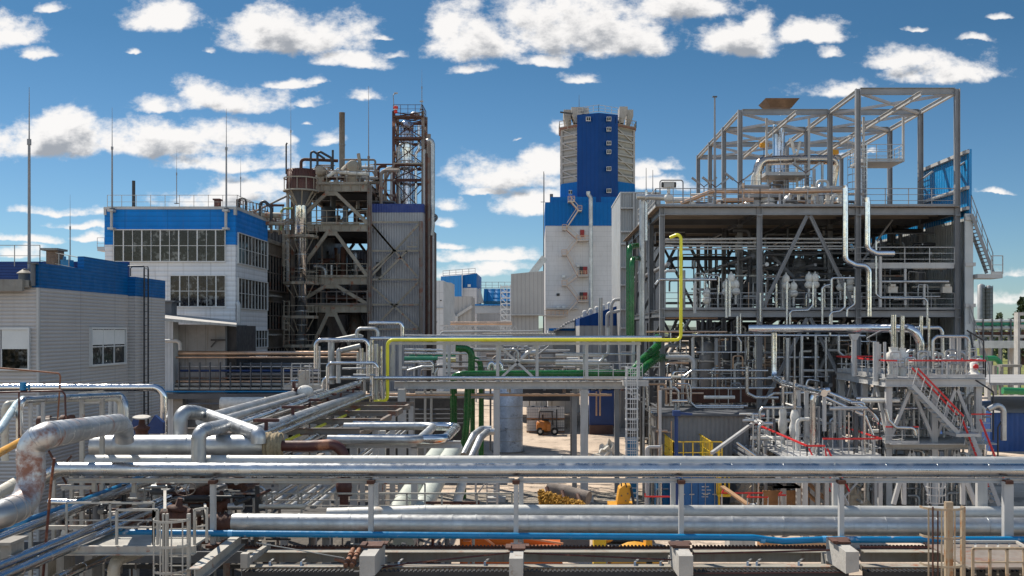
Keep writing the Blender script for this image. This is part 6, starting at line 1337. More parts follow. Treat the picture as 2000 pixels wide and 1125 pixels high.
# bottom deck beams
for i, (a, b) in enumerate(zip((480, 725, 1020, 1352, 1680), (705, 996, 1328, 1650, 2300))):
    MB().box(X(a,24.6), X(b,24.6), 24.5, 24.6, Z(1096,24.6), Z(1074,24.6)).box(X(a,24.6), X(b,24.6), 24.25, 24.62, Z(1074,24.6), Z(1072.5,24.6)).build('channel_beam', mat('channel_beam_paint',(.27,.25,.21),.7,0,.15,1,dirt=.15,dirtcol=RUST,dirtscale=2,streak=.5), fr)
    MB().box(X(a,23.6), X(b,23.6), 23.5, 23.62, Z(1113,23.6), Z(1103,23.6)).box(X(a,23.6), X(b,23.6), 23.3, 23.64, Z(1103,23.6), Z(1101.5,23.6)).build('channel_beam', mat('channel_beam_paint',(.27,.25,.21),.7,0,.15,1,dirt=.15,dirtcol=RUST,dirtscale=2,streak=.5), fr)
    k = MB(); x0, x1 = X(a,25.4), X(b,25.4); k.box(x0,x1,25.3,25.42,Z(1072,25.4),Z(1067,25.4)); n = int((x1-x0)/.09)
    for q in range(n): k.box(x0+q*.09,x0+q*.09+.045,25.28,25.44,Z(1067,25.4),Z(1064.8,25.4))
    k.build('toothed_tray', rust, fr)
    k = MB(); x0, x1 = X(a,23), X(b,23); k.box(x0,x1,22.7,22.85,Z(1124,22.8),Z(1115,22.8)); n = int((x1-x0)/.1)
    for q in range(n): k.box(x0+q*.1,x0+q*.1+.05,22.68,22.87,Z(1115,22.8),Z(1112.5,22.8))
    k.build('toothed_tray', black, fr)
for px in (527, 588, 675, 779, 947, 1240, 1290, 1460, 1478, 1560): MB().bar(at(px,1125,23.3), at(px,1098,23.45), .05, .02).bar(at(px,1098,23.45), at(px+9,1090,24.4), .05, .02).build('cable_clip', galv, fr)
# concrete stubs
for i, (px, top, w_) in enumerate(((717,1086,30),(1008,1091,27),(1340,1086,28),(1665,1078,26))):
    x0, x1 = X(px-w_/2,22), X(px+w_/2,22); kk = 1
    k = MB(); zt = Z(top,22); zb = zt-.42
    k.add([(x0,22,zb-.05),(x1,22,zb),(x1,22,zt),(x0,22,zt),(x0,23.5,zb-.1),(x1,23.5,zb-.1),(x1,23.5,zt+.02),(x0,23.5,zt+.02)],[(0,1,2,3),(7,6,5,4),(0,4,5,1),(1,5,6,2),(2,6,7,3),(3,7,4,0)])
    k.build('concrete_stub', mat('whitewashed_concrete',(.38,.36,.33),.85,0,.1,1.5,bump=.7,bscale=12,dirt=.16,dirtcol=(.16,.12,.09),dirtscale=2.5), fr)
    MB().box(x0-.04,x1+.04,22.7,23.2,zt+.02,zt+.07).box(x0-.1,x0+.02,22.6,23.0,zt+.07,zt+.11).box(x1-.05,x1+.12,23.0,23.3,zt+.03,zt+.06).build('rusty_plate', rust, fr)
    MB().box(x0+.02,x1-.02,23.6,24,0,zb).build('pier', concd, fr)
# dark floor of the rack far below the stubs
k = MB()
for i, D in enumerate((22.3, 23.0, 24.1, 25.0, 25.9)): k.box(X(480,D),X(2250,D),D,D+.12,Z(1138,22.4)-.1,Z(1130,22.4)-.1)
k.build('lower_bars', dgrey, fr)
# big pipes
pipe([at(110,916,24.4), at(700,918,24.4), at(1400,918,24.4), at(2300,919,24.4)], .165, alu, 'bright silver pipe running the whole width on top of the near rack', n=26, seam=1.22, bend=.1)
pipe([at(30,975,24.6), at(70,945,24.4), at(112,918,24.4), at(180,916,24.4)], .16, alu, 'silver pipe bending down left at the end of the near rack', n=22, bend=.5, seam=.9)
pipe([at(170,902,26.6), at(700,903,26.6), at(2300,906,26.6)], .18, mat('pale_cladding',(.50,.50,.48),.55,.45,.1,.8,bump=.3,bscale=4,dirt=.05,dirtcol=(.25,.2,.15)), 'dull whitish pipe lying just behind the bright top pipe', n=24, seam=1.6, bend=.1)
pipe([at(455,1021,25.1), at(900,1024,25.1), at(1400,1027,25.1), at(2300,1031,25.1)], .232, galv, 'fat grey clad pipe running along the near rack above the blue line', n=30, seam=1.25, bend=.1)
pipe([at(640,1006,26.3), at(830,1001,26.3), at(1000,1000,26.3), at(1500,1001,26.3), at(2300,1005,26.3)], .185, mat('pale_cladding',(0,0,0)), 'paler fat pipe lying directly behind the fat grey one', n=26, seam=1.8, bend=.1)
k = MB(); rk = random.Random(8)
pr = [(.20,0)]
for i in range(9): pr += [(.20+rk.uniform(-.02,.05), .07*i+.03)]
k.lathe(pr+[(.2,.64)], at(405,1021,25.1), (1,0,0), n=18); tag(k.build('bare_pipe_end', rust), 'rusty bare end of the fat grey pipe with torn lagging', 'pipe end')
pipe([at(205,1040,24.0), at(900,1046,24.0), at(1470,1050,24.0), at(1500,1054,24.0), at(1530,1057,24.0), at(1600,1054,24.0), at(2300,1054,24.0)], .078, blue, 'bright blue pipe running the whole width under the fat grey pipe', n=16, bend=.6)
for i, px in enumerate((450,1489,1610)): tag(MB().cyl(at(px-4,1042+ (0 if px < 1000 else (12 if px<1500 else 11.5)),24.0),at(px+5,1042+(0 if px<1000 else (12.6 if px<1500 else 11.5)),24.0),.082,n=16).build('pale_sleeve', mat('pale_blue_sleeve',(.10,.36,.62),.4)), ['pale sleeve on the blue pipe near its left post','pale sleeve on the blue pipe at its bend','pale sleeve on the blue pipe right of its bend'][i], 'sleeve')
pipe([at(0,1100,23),at(225,1063,23.4),at(225,1063,24)], .03, blue, 'thin blue line meeting the blue pipe at the far left', n=8)
# brown rods
RD = [([(727,1112),(800,1100),(1000,1079)],23.2,1.6),([(1008,1079),(1200,1088),(1325,1094)],23.2,1.6),([(1352,1081),(1500,1078),(1660,1073)],23.2,1.8),([(500,1060),(672,1090),(678,1108)],23.6,1.1),([(1680,1069),(1900,1070),(2100,1076)],24,1.6),([(1010,1072),(1400,1072)],25.2,1.0),([(730,1104),(990,1108)],22.9,.8),([(1350,1120),(1660,1118)],22.6,.9)]
for i,(pts,D,rp) in enumerate(RD): pipe([at(a,b,D) for a,b in pts], rp*D/2000, redox if i != 3 else dull, ['thin brown rod slanting up to the second concrete stub from the left','thin brown rod slanting down from the second concrete stub to the right','thin brown rod between the two right concrete stubs','thin pale cable sloping left of the first concrete stub','thin brown rod right of the last concrete stub','hair-thin brown rod behind the blue pipe','thin wire low between the first two stubs','thin wire low between the last two stubs'][i], name='rod', cat='rod', n=8)
o = thing('rusty_fittings','pair of rusty threaded pipe fittings lying on the near rack','fitting',at(685,1085,23.5))
for dx in (0,12):
    MB().tube([at(675+dx,1105,23.0), at(690+dx,1072,24.6)], .055, n=12).lathe([(.075,0),(.08,.06),(.075,.12)], at(677+dx,1100,23.2), (at(690+dx,1072,24.6)-at(675+dx,1105,23.0)), n=12).lathe([(.075,0),(.08,.06),(.075,.12)], at(685+dx,1084,24), (at(690+dx,1072,24.6)-at(675+dx,1105,23.0)), n=12).build('fitting', mat('orange_rust',(.24,.10,.05),.7,0,.3,4), o)
MB().cyl(at(655,1092,23.4), at(676,1098,23.2), .04, n=8).build('nipple', mat('orange_rust',(0,0,0)), o)
# railing behind the fat pipes on the left half
o = thing('walkway_railing','long off-white railing behind the fat grey pipe, left half','railing',at(640,1000,27.5))
rail_mb(at(452,1012,27.4), at(1000,1012,27.4), .66, 1.0, .045, 1, toe=False).build('front_run', wornw, o); rail_mb(at(500,1010,29), at(830,1010,29), .95, 1.1, .045, 1, toe=False).build('rear_run', wornw, o)
MB().box(X(452,27.5),X(1000,27.5),27.3,29.2,Z(1016,27.5),Z(1012,27.5)).build('walkway', mat('old_grating',(0,0,0)), o)
# posts between (x 1310..1970 behind pipes)
# ------------------------------------------------------------------ left platform with ladder cage
pl = thing('service_platform', 'white-painted grated service platform with railings at the lower left', 'platform', (X(300,22.5),22,0))
def q(px, py, D=22.5): return at(px, py, D)
MB().box(X(130,22.5),X(380,22.5),22.0,23.6,Z(1068,22.5),Z(1064,22.5)).build('grating', mat('pale_grating',(.38,.36,.32),.7,0,.2,2,corr='x',per=.05,cdepth=.01), pl)
MB().box(X(120,22),X(382,22),21.95,22.05,Z(1080,22),Z(1066,22)).box(X(120,22),X(382,22),21.85,22.1,Z(1082,22),Z(1080,22)).build('edge_beam', wornw, pl)
for (a, b) in (((228,1064),(300,1064)),((300,1064),(308,1064)),((380,1064),(404,1060))):
    rail_mb(at(*a,22.0), at(*b,22.0), .75, .85, .05, 1, toe=False).build('railing', wornw, pl)
rail_mb(at(130,1050,23.6), at(300,1050,23.6), .8, .9, .045, 1, toe=False).build('railing', wornw, pl)
MB().bar(at(404,1010,22.0), at(400,985,24), .05).bar(at(322,996,22), at(322,960,23), .06).build('corner_rail', wornw, pl)
lc = thing('caged_ladder', 'white caged ladder dropping from the lower left platform edge', 'ladder', (X(345,21.5),21.5,0))
ladder_mb((X(322,21.6),21.6,0), (X(322,21.6),21.6,Z(1006,21.6)), .02, (1,0,0)).box(X(318,21.6),X(322,21.6),21.55,21.63,2,Z(1003,21.6)).box(X(325,21.6),X(329,21.6),21.55,21.63,2,Z(1003,21.6)).box(X(366,21.6),X(372,21.6),21.55,21.63,2,Z(1003,21.6)).build('stiles', wornw, lc)
def hoops(x0, x1, y, zs, depth, m, parent, flat=.05):
    k = MB(); cx = (x0+x1)/2; rx = (x1-x0)/2
    for z in zs:
        pts = [(cx-rx*math.cos(a), y-depth*math.sin(a)**.8 if math.sin(a) > 0 else y, z) for a in [i*math.pi/10 for i in range(11)]]
        for i in range(10): k.bar(pts[i], pts[i+1], .012, flat)
    for i in (2, 4, 5, 6, 8):
        a = i*math.pi/10; k.bar((cx-rx*math.cos(a), y-depth*math.sin(a)**.8, zs[-1]-.02), (cx-rx*math.cos(a), y-depth*math.sin(a)**.8, zs[0]+.02), .03, .01)
    return k.build('cage', m, parent)
hoops(X(303,21.6), X(372,21.6), 21.6, [Z(p,21.6) for p in (1013,1062,1111,1160)], .42, wornw, lc)
k = MB()
for py in range(1015,1200,18): k.bar(at(329,py,21.6), at(366,py,21.6), .022)
k.build('rungs', wornw, lc)
# right ladder cage with rusty posts
rl = thing('rusty_caged_ladder', 'rust-streaked caged ladder with tall twin posts at the lower right', 'ladder', (X(1850,20.5),20.5,0))
rustw = mat('rust_streaked_cream',(.36,.28,.19),.65,0,.15,1,dirt=.38,dirtcol=(.20,.09,.03),dirtscale=2.2,streak=.4)
MB().box(X(1848,20.6),X(1862,20.6),20.6,20.72,0,Z(981,20.6)).build('post', rustw, rl); MB().box(X(1879,20.6),X(1886,20.6),20.6,20.7,0,Z(990,20.6)).build('post', rustw, rl)
MB().box(X(1810,20.6),X(1812.5,20.6),20.3,20.33,0,Z(985,20.6)).box(X(1818,20.6),X(1820,20.6),20.25,20.28,0,Z(992,20.6)).build('strap', rust, rl)
hoops(X(1798,20.6), X(1880,20.6), 20.65, [Z(p,20.6) for p in (990,1045,1100,1155)], .40, rustw, rl, .045)
# right lower platform
rp = thing('rusty_platform', 'rusty railed service platform at the lower right corner', 'platform', (X(1950,21),21,0))
MB().box(X(1893,21),X(2300,21),21.0,23.5,Z(1112,21),Z(1108,21)).build('deck', oldst, rp)
rail_mb(at(1900,1125,20.9), at(2100,1125,20.9), .56, .35, .05, 1, toe=False).build('railing', rustw, rp)
MB().bar(at(1862,1058,23), at(1985,1058,23), .05, .05).bar(at(1985,1058,23), at(2040,1090,21), .05).build('top_rail', wornw, rp)
k = MB()
for i in range(6): k.bar(at(1905+i*22,1122,22), at(1905+i*22,1062,23), .045)
k.build('balusters', wornw, rp)
# ------------------------------------------------------------------ big insulated pipes at the near left
pipe([at(-60,1022,16.6), at(0,1006,17), at(62,980,18), at(60,866,18), at(90,850,18), at(232,826,26), at(243,838,26.4), at(243,862,26.5)], .235, galvrust, 'huge rust-stained clad pipe arching up at the near left edge', n=30, seg=4, bend=.5, seam=.9)
pipe([at(182,872,28), at(525,871,28)], .31, galv, 'fat horizontal silver duct ending in rope wrapping', n=30, seam=2.0)
pipe([at(352,850,29), at(352,805,29), at(378,805,29.5), at(395,808,31), at(505,848,27.5), at(505,866,27.5)], .2, galv, 'dull duct hoop rising from behind the fat horizontal duct', n=24, seg=7, bend=.45, seam=1.2)
pipe([at(388,905,26.3), at(388,848,26.3), at(400,840,26.5), at(438,832,28.5)], .185, galv, 'short segmented elbow duct standing before the fat horizontal duct', n=24, seg=3, bend=.35, seam=.6)
k = MB(); L_ = []
for i in range(14): L_ += [(.33+rk.uniform(-.01,.03)+(.04 if i%3 else 0), i*.033)]
k.lathe([(.28,-.02)]+L_+[(.12,.47)], at(518,871,28), (1,0,0), n=26); tag(k.build('rope_wrap', rope), 'coarse tan rope wrapping on the end of the fat silver duct', 'wrapping')
pipe([at(540,871,28), at(600,871,28), at(655,868,28), at(672,885,28), at(672,935,28)], .15, redox, 'dark red-brown pipe leaving the rope wrap and turning down', n=20, bend=.45, seg=7)
pipe([at(672,1010,28), at(672,962,28), at(672,935,28)], .12, redox, 'dark red-brown stand pipe behind the near rack', n=18, flange=True)
tag(MB().lathe([(.12,0),(.2,.05),(.22,.2),(.2,.35),(.13,.42)],at(672,966,28),n=20).lathe([(.23,0),(.23,.04)],at(672,968,28),n=20).build('round_valve', redox), 'round dark red valve body on the stand pipe behind the near rack', 'valve')
# upper left bright pipes
pipe([at(-80,757,32), at(306,757,32), at(320,768,32), at(320,852,32)], .115, chrome, 'long bright pipe crossing the workshop and dropping at its corner', n=20, bend=.32, seam=1.4)
pipe([at(246,862,27), at(246,790,27), at(238,771,27.2), at(130,776,25), at(42,782,22.5), at(38,800,22.5), at(38,905,22.5)], .075, alu, 'silver pipe hoop before the workshop, outer one', n=16, bend=.25, seam=1)
pipe([at(236,855,29), at(236,778,29), at(120,779,27), at(14,790,24), at(10,800,24), at(10,900,24)], .085, mat('cream_pipe',(.5,.47,.40),.5,.2,.1,1,dirt=.1,dirtcol=RUST), 'cream pipe hoop before the workshop, inner one', n=16, bend=.25)
pipe([at(-40,880,20), at(0,838,21), at(32,790,23.5), at(45,780,25)], .085, mat('pale_blue_paint',(.40,.50,.54),.4,.3,.1,1), 'pale blue pipe slanting up at the far left edge', n=16)
pipe([at(-30,905,19), at(0,884,20), at(40,862,22), at(60,860,22.5)], .075, amber, 'amber yellow duct slanting behind the huge clad pipe', n=16, bend=.5)
pipe([at(-40,985,21), at(36,940,23.5), at(60,925,24)], .13, mat('cream_pipe',(0,0,0)), 'cream pipe slanting up behind the huge clad pipe', n=18, seam=.8)
pipe([at(-20,717,24), at(115,729,24), at(118,735,24), at(112,832,24)], .02, mat('orange_rust',(0,0,0)) if 'orange_rust' in _mats else rust, 'thin rusty conduit crossing high at the far left', n=8, bend=.06)
pipe([at(-20,767,23), at(120,763,23), at(127,770,23), at(129,832,23)], .022, redox, 'thin dark conduit crossing below the bright long pipe', n=8, bend=.1)
pipe([at(37,765,22.4), at(37,905,22.4)], .02, redox, 'thin dark vertical rod before the silver hoops', n=6)
pipe([at(106,895,21), at(100,940,21.1), at(84,1125,21.5)], .03, redox, 'long rusty rod standing slightly tilted at the far left', n=8)
o = thing('blue_valve','small blue valve with round handwheel on the thin conduit at far left','valve',at(48,755,23)); p = at(45,755,23)
MB().cyl(p-V((0,0,.08)),p+V((0,0,.1)),.07,n=10).cyl(p,p+V((.15,0,0)),.035,n=8).build('body', blue, o); MB().lathe([(.085,-.01),(.1,0),(.085,.01)],p+V((.16,-.05,0)),(1,.3,0),n=14).build('handwheel', blue, o)
o = thing('large_gate_valve','brown gate valve with pale handwheel above the fat silver duct','valve',at(277,850,29)); p = at(277,848,29)
MB().lathe([(.26,0),(.26,.06),(.14,.1),(.18,.3),(.22,.33),(.22,.4),(.1,.45),(.07,.62)],p-V((0,0,.2)),n=18).build('bonnet', rust, o); MB().lathe([(.22,-.02),(.26,0),(.22,.02)],p+V((0,0,.48)),(.05,-.15,1),n=24).bar(p+V((-.23,0,.48)),p+V((.23,0,.48)),.03).bar(p+V((0,0,.1)),p+V((0,0,.5)),.05).build('handwheel', wornw, o)
MB().sphere(p+V((-.25,0,-.25)),.28,sq=(1.3,1,.8)).build('wrapped_body', wrap, o)
# frame carrying the hoops
o = thing('pipe_hoop_frame','rust-spotted white gallows frame carrying the silver hoops','support',at(175,800,27))
MB().box(X(155,27),X(163,27),27,27.1,3,Z(773,27)).build('post', wornw, o); MB().box(X(194,27),X(202,27),27,27.1,3,Z(767,27)).build('post', wornw, o); MB().bar(at(155,773,27),at(202,768,27),.1,.16).bar(at(163,787,27),at(196,787,27),.05).build('cross_head', wornw, o)
for px, D in ((215,30),(225,30),(60,24),(84,25)): pipe([at(px,860,D), at(px,782,D)], .05, lgrey, {215:'slim pale pipe standing behind the hoop frame, left',225:'slim pale pipe standing behind the hoop frame, right',60:'slim pale pipe standing at far left, outer',84:'slim pale pipe standing at far left, inner'}[px], n=10)
for px, py, D, lb in ((215,850,31,'left'),(300,835,31,'right')):
    o = tag(MB().prism([(X(px-18,D),Z(py+12,D)),(X(px+18,D),Z(py+12,D)),(X(px+18,D),Z(py-10,D)),(X(px+2,D),Z(py-24,D)),(X(px-10,D),Z(py-6,D))],'y',D,D+.2).build('navy_guard', navy), 'navy sheet guard behind the gate valve, '+lb+' one','guard') if lb=='right' else None
tag(MB().prism([(X(250,31),Z(850,31)),(X(274,31),Z(850,31)),(X(270,31),Z(812,31)),(X(262,31),Z(812,31))],'y',31,31.3).build('navy_guard', navy), 'navy sheet guard left of the gate valve stem','guard')
for i,(px,py,D,r,L) in enumerate(((80,825,26,.11,1.1),(95,822,27,.09,.9))):
    pipe([at(px,py,D), at(px+45,py-2,D)], r, oldst, 'short dark pipe with flanges before the workshop wall, '+('front' if i==0 else 'rear'), flange=True)
# slanting bright pipes lower left
dpipe((-60,1075),20,(262,950),27.5,.11,chrome,'upper bright pipe slanting up from the lower left corner', seam=1)
pipe([at(-60,1058,20.3), at(225,953,27), at(330,905,31)], .06, blue, 'blue pipe lying along the upper slanting bright pipe', n=12)
dpipe((-60,1128,),18.6,(300,985),26,.105,chrome,'lower bright pipe slanting up from the lower left corner, left of a pair', seam=1)
dpipe((-40,1145),18.6,(330,988),26.5,.10,chrome,'lower bright pipe slanting up from the lower left corner, right of a pair', seam=1)
dpipe((262,950),27.5,(330,925),31,.12,alu,'dull continuation of the upper slanting pipe toward the rack', seam=.8)
dpipe((300,985),26,(440,930),32,.11,chrome,'bright pipe slanting through the valves behind the near rack', seam=.8)
dpipe((110,1130),21,(215,1085),23.2,.10,chrome,'short mirror pipe low under the lower left platform', seam=.8)
pipe([at(222,1180,22.4), at(222,1105,22.4), at(232,1092,22.6), at(275,1078,24)], .13, mat('cream_pipe',(0,0,0)), 'cream elbow duct under the lower left platform', n=22, seg=4, bend=.22, seam=.5)
pipe([at(95,980,26), at(170,982,26)], .085, chrome, 'short shiny level pipe behind the slanting pipes at left', n=14)
pipe([at(210,955,27), at(196,1000,26)], .075, galv, 'short shiny pipe leaning between the slanting pipes', n=12)
# messy supports lower left
o = thing('lower_left_steelwork','rust-spotted white steelwork under the slanting pipes at lower left','steelwork',at(200,1000,26))
for a,b,D in (((60,1125),(60,960),27),((105,1125),(105,930),28),((140,1085),(140,925),28),((184,960),(184,937),25),((262,962),(262,937),25),((120,952),(180,952),26),((215,1040),(215,1000),25),((55,1030),(230,1030),25)):
    MB().bar(at(*a,D),at(*b,D),.09).build('member', wornw, o)
for a,b in (((95,880),(130,945)),((95,945),(140,890))): MB().bar(at(*a,24.5),at(*b,24.5),.04).build('rusty_strut', rust, o)
MB().box(X(0,20),X(22,20),20,20.5,Z(1200,20),Z(1066,20)).build('concrete_post', concd, o); MB().box(X(-5,20),X(26,20),19.9,20.6,Z(1064,20),Z(1058,20)).build('post_cap', concd, o)
for px in (78,110,165): MB().box(X(px,25),X(px+15,25),25,25.6,0,Z(1085,25)).build('concrete_post', concd, o)
MB().box(X(-60,26),X(480,26),26,26.2,Z(1100,26),Z(1078,26)).build('dark_beam', dgrey, o)
MB().box(X(-100,30),X(520,30),28,31,Z(1080,30),Z(1072,30)).build('catwalk', mat('old_grating',(0,0,0)), o)
# diagonal beam at left of first stub and white angle brackets
o = thing('knee_beam','heavy white beam slanting down left of the first post of the near rack','beam',at(420,1090,22))
MB().ibeam(at(380,1125,20.5), at(470,1052,25),.22,.3,.02).build('beam', wornw, o); MB().bar(at(478,1100,22.5),at(525,1066,25),.1,.14).box(X(472,22.6),X(486,22.6),22.5,22.7,Z(1108,22.6),Z(1080,22.6)).build('bracket', wornw, o)
# dark rusty valve cluster
rv = random.Random(17)
for i,(px,py,D,s_) in enumerate(((395,955,28,1),(470,945,30,1.1),(345,1010,25.5,1.2),(490,975,29,1.0),(430,985,27.5,.9))):
    p = at(px,py,D); lab = ['dark rusty valve cluster right behind the first rack post','dark rusty flanged valve left of the first railing gap','rusty valve body beside the top of the white caged ladder','black bulky valve body before the slanting tubes','dark rusty valve low behind the bare pipe end'][i]
    o = thing('rusty_valve', lab, 'valve', p); s=.2*s_
    MB().lathe([(s*.8,-s*1.6),(s*1.2,-s*1.5),(s*1.2,-s*1.2),(s*.7,-s*1.1),(s*1.0,-s*.4),(s*1.0,s*.3),(s*.6,s*.7),(s*1.1,s*.8),(s*1.1,s*1.05),(s*.4,s*1.2),(s*.25,s*2.0)],p,(rv.uniform(-.2,.2),0,1),n=18).lathe([(s*.9,-s*1.5),(s*.9,s*1.5)],p,(1,0,0),n=16).build('body', rust if i != 3 else black, o)
    k = MB()
    for a_ in range(10): an_ = a_*math.pi/5; k.cyl(p+V((1.05*s*math.cos(an_),1.05*s*math.sin(an_),-s*1.65)),p+V((1.05*s*math.cos(an_),1.05*s*math.sin(an_),-s*1.0)),.015,n=6)
    k.build('bolts', dgrey, o)
o = thing('handwheel','large spoked handwheel on the lower left valve','valve wheel',at(362,955,24.6)); p = at(362,955,24.6)
k = MB(); pts = [p+V((.24*math.cos(a),.05*math.sin(a),.16*math.sin(a))) for a in [i*math.pi/10 for i in range(21)]]
for i in range(20): k.cyl(pts[i],pts[i+1],.014,n=6)
k.build('rim', oldst, o); k = MB()
for i in range(0,20,4): k.bar(p,pts[i],.02)
k.build('spokes', oldst, o)
for i in range(300):
    px = rv.uniform(110,520); py = rv.uniform(940,1090); D = rv.uniform(26,33); p = at(px,py,D)
    pts = rv.choice([[p,p+V((rv.uniform(.4,1.2),0,0))],[p,p-V((0,0,rv.uniform(.4,1.4)))],[p,p+V((0,1.2,-.05))],[p,p+V((.4,0,0)),p+V((.4,0,-.6))]])
    pipe(pts, rv.choice([.025,.04,.06,.09]), rv.choice([rust,dgrey,oldst,galv,wornw,black,dull]), 'small rusty or grey pipe in the dark tangle behind the lower left platform', group='lower left tangle', n=9, seg=3)
for i in range(120):
    px = rv.uniform(500,960); D = rv.uniform(30,37); z = rv.uniform(.3,3.6); x = X(px,D)
    pts = rv.choice([[(x,D,0),(x,D,z)],[(x,D,z),(x+rv.uniform(.6,2),D,z)],[(x,D,z*.6),(x-1.2,D-3.5,z*.6)]])
    pipe(pts, rv.choice([.03,.05,.08]), rv.choice([rust,dgrey,oldst,dull,mgrey]), 'small dark pipe low in the shade behind the near rack', group='shaded pipes behind the near rack', n=8, seg=3)

# dark trough and slabs added under the near rack, shade put into the colour
o = thing('shade_trough','dark trough and slabs added under the near rack as painted shade','trough',(0,27,0))
MB().box(-16,20,21.5,26.5,1.6,1.7).build('trough_floor', mat('painted_shade_floor',(.035,.03,.026),.7,0,.4,1,bump=.6), o)
for y in (22.2, 24.0, 26.2): MB().box(-16,20,y,y+.1,1.7,2.3).build('trough_wall', concd, o)
# ------------------------------------------------------------------ red-railed platform before the unit
rp2 = thing('red_railed_platform', 'light grey steel platform with bright red handrails and stair at the right', 'platform', (19.5,52,0))
PX0, PX1, PY0, PY1 = X(1730,52), X(1925,52), 52, 60.5
PZ = Z(737,52)
MB().box(PX0,PX1,PY0,PY1,PZ-.06,PZ).build('deck', lgrey, rp2)
MB().ibeam((PX0,PY0,PZ-.28),(PX1,PY0,PZ-.28),.2,.4).build('edge_beam', lgrey, rp2); MB().ibeam((PX0,PY0,PZ-.28),(PX0,PY1,PZ-.28),.2,.4).build('edge_beam', lgrey, rp2); MB().ibeam((PX1,PY0,PZ-.28),(PX1,PY1,PZ-.28),.2,.4).build('edge_beam', lgrey, rp2)
for x in (PX0+.2, (PX0+PX1)/2, PX1-.3):
    for y in (PY0+.2, 56, PY1-.2): MB().box(x-.15,x+.15,y-.13,y+.13,0,PZ-.48).build('leg', lgrey, rp2)
def br_(a, b, w=.16): MB().bar(a, b, w).build('brace', lgrey, rp2)
xm_ = (PX0+PX1)/2
for x0, x1 in ((PX0+.2,xm_),(xm_,PX1-.3)):
    br_((x0,PY0+.2,0.4),((x0+x1)/2,PY0+.2,3.4)); br_((x1,PY0+.2,.4),((x0+x1)/2,PY0+.2,3.4)); br_((x0,PY0+.2,3.8),((x0+x1)/2,PY0+.2,PZ-.5)); br_((x1,PY0+.2,3.8),((x0+x1)/2,PY0+.2,PZ-.5))
for y0, y1 in ((PY0+.2,56),(56,PY1-.2)): br_((PX0+.2,y0,3.8),(PX0+.2,(y0+y1)/2,PZ-.5)); br_((PX0+.2,y1,3.8),(PX0+.2,(y0+y1)/2,PZ-.5))
MB().ibeam((PX0,PY0+.1,3.6),(PX1,PY0+.1,3.6),.2,.3).build('lower_beam', lgrey, rp2)
MB().box(PX0,PX1+.4,PY0-.6,PY0+3,3.75,3.8).build('lower_deck', lgrey, rp2)
sp = [X(1770,52), X(1795,52)]
railing(rp2,(PX0,PY0,PZ),(X(1752,52),PY0,PZ),lgrey,.85,.55,.045,1,red); railing(rp2,(X(1775,52),PY0,PZ),(PX1,PY0,PZ),lgrey,.85,.9,.045,1,red)
railing(rp2,(PX0,PY0,PZ),(PX0,PY1,PZ),lgrey,.85,.9,.045,1,red); railing(rp2,(PX0,PY1,PZ),(PX1,PY1,PZ),lgrey,.85,.9,.045,1,red); railing(rp2,(PX1,PY0,PZ),(PX1,PY1,PZ),lgrey,.85,.9,.045,1,red)
railing(rp2,(X(1735,51),51.4,3.8),(X(1800,51),51.4,3.8),lgrey,.85,.7,.04,1,red); railing(rp2,(PX0+.3,54.8,3.8),(PX1,54.8,3.8),lgrey,.95,1,.04,1,red)
st2 = thing('red_railed_stair', 'steep grey stair with twin red handrails descending right from the platform', 'stair', (X(1780,51.6),51.6,0))
a_, b_ = at(1866,845,51.2), at(1777,752,51.6)
stair_mb(a_, b_, .8).build('flight', lgrey, st2)
for dy in (-.4, .4):
    r__ = MB()
    for i in range(7): p = b_+(a_-b_)*(i/6)+V((0,dy,0)); r__.bar(p, p+V((0.25,0,.85)), .035)
    r__.bar(b_+V((.12,dy,.42)), a_+V((.12,dy,.42)), .03)
    o_ = r__.build('stair_posts', lgrey, st2); MB().bar(b_+V((.25,dy,.85)), a_+V((.25,dy,.85)), .085).build('handrail', red, o_)
MB().box(a_.x-.2,a_.x+1.0,50.6,52,a_.z-.15,a_.z).build('landing', lgrey, st2)
a2, b2_ = at(1945,985,50.2), at(1893,852,51)
stair_mb(a2, b2_, .8).build('flight', lgrey, st2)
for dx in (-.45,.45):
    o_ = MB()
    for i in range(8): p = b2_+(a2-b2_)*(i/7)+V((dx,0,0)); o_.bar(p, p+V((.2,0,.8)), .035)
    o_ = o_.build('stair_posts', lgrey, st2); MB().bar(b2_+V((dx+.1,0,.85)), a2+V((dx+.1,0,.85)), .085).build('handrail', red, o_)
railing(st2,(X(1905,51),51.5,a_.z),(X(1945,51),51.5,a_.z),lgrey,.9,.5,.04,1,red)
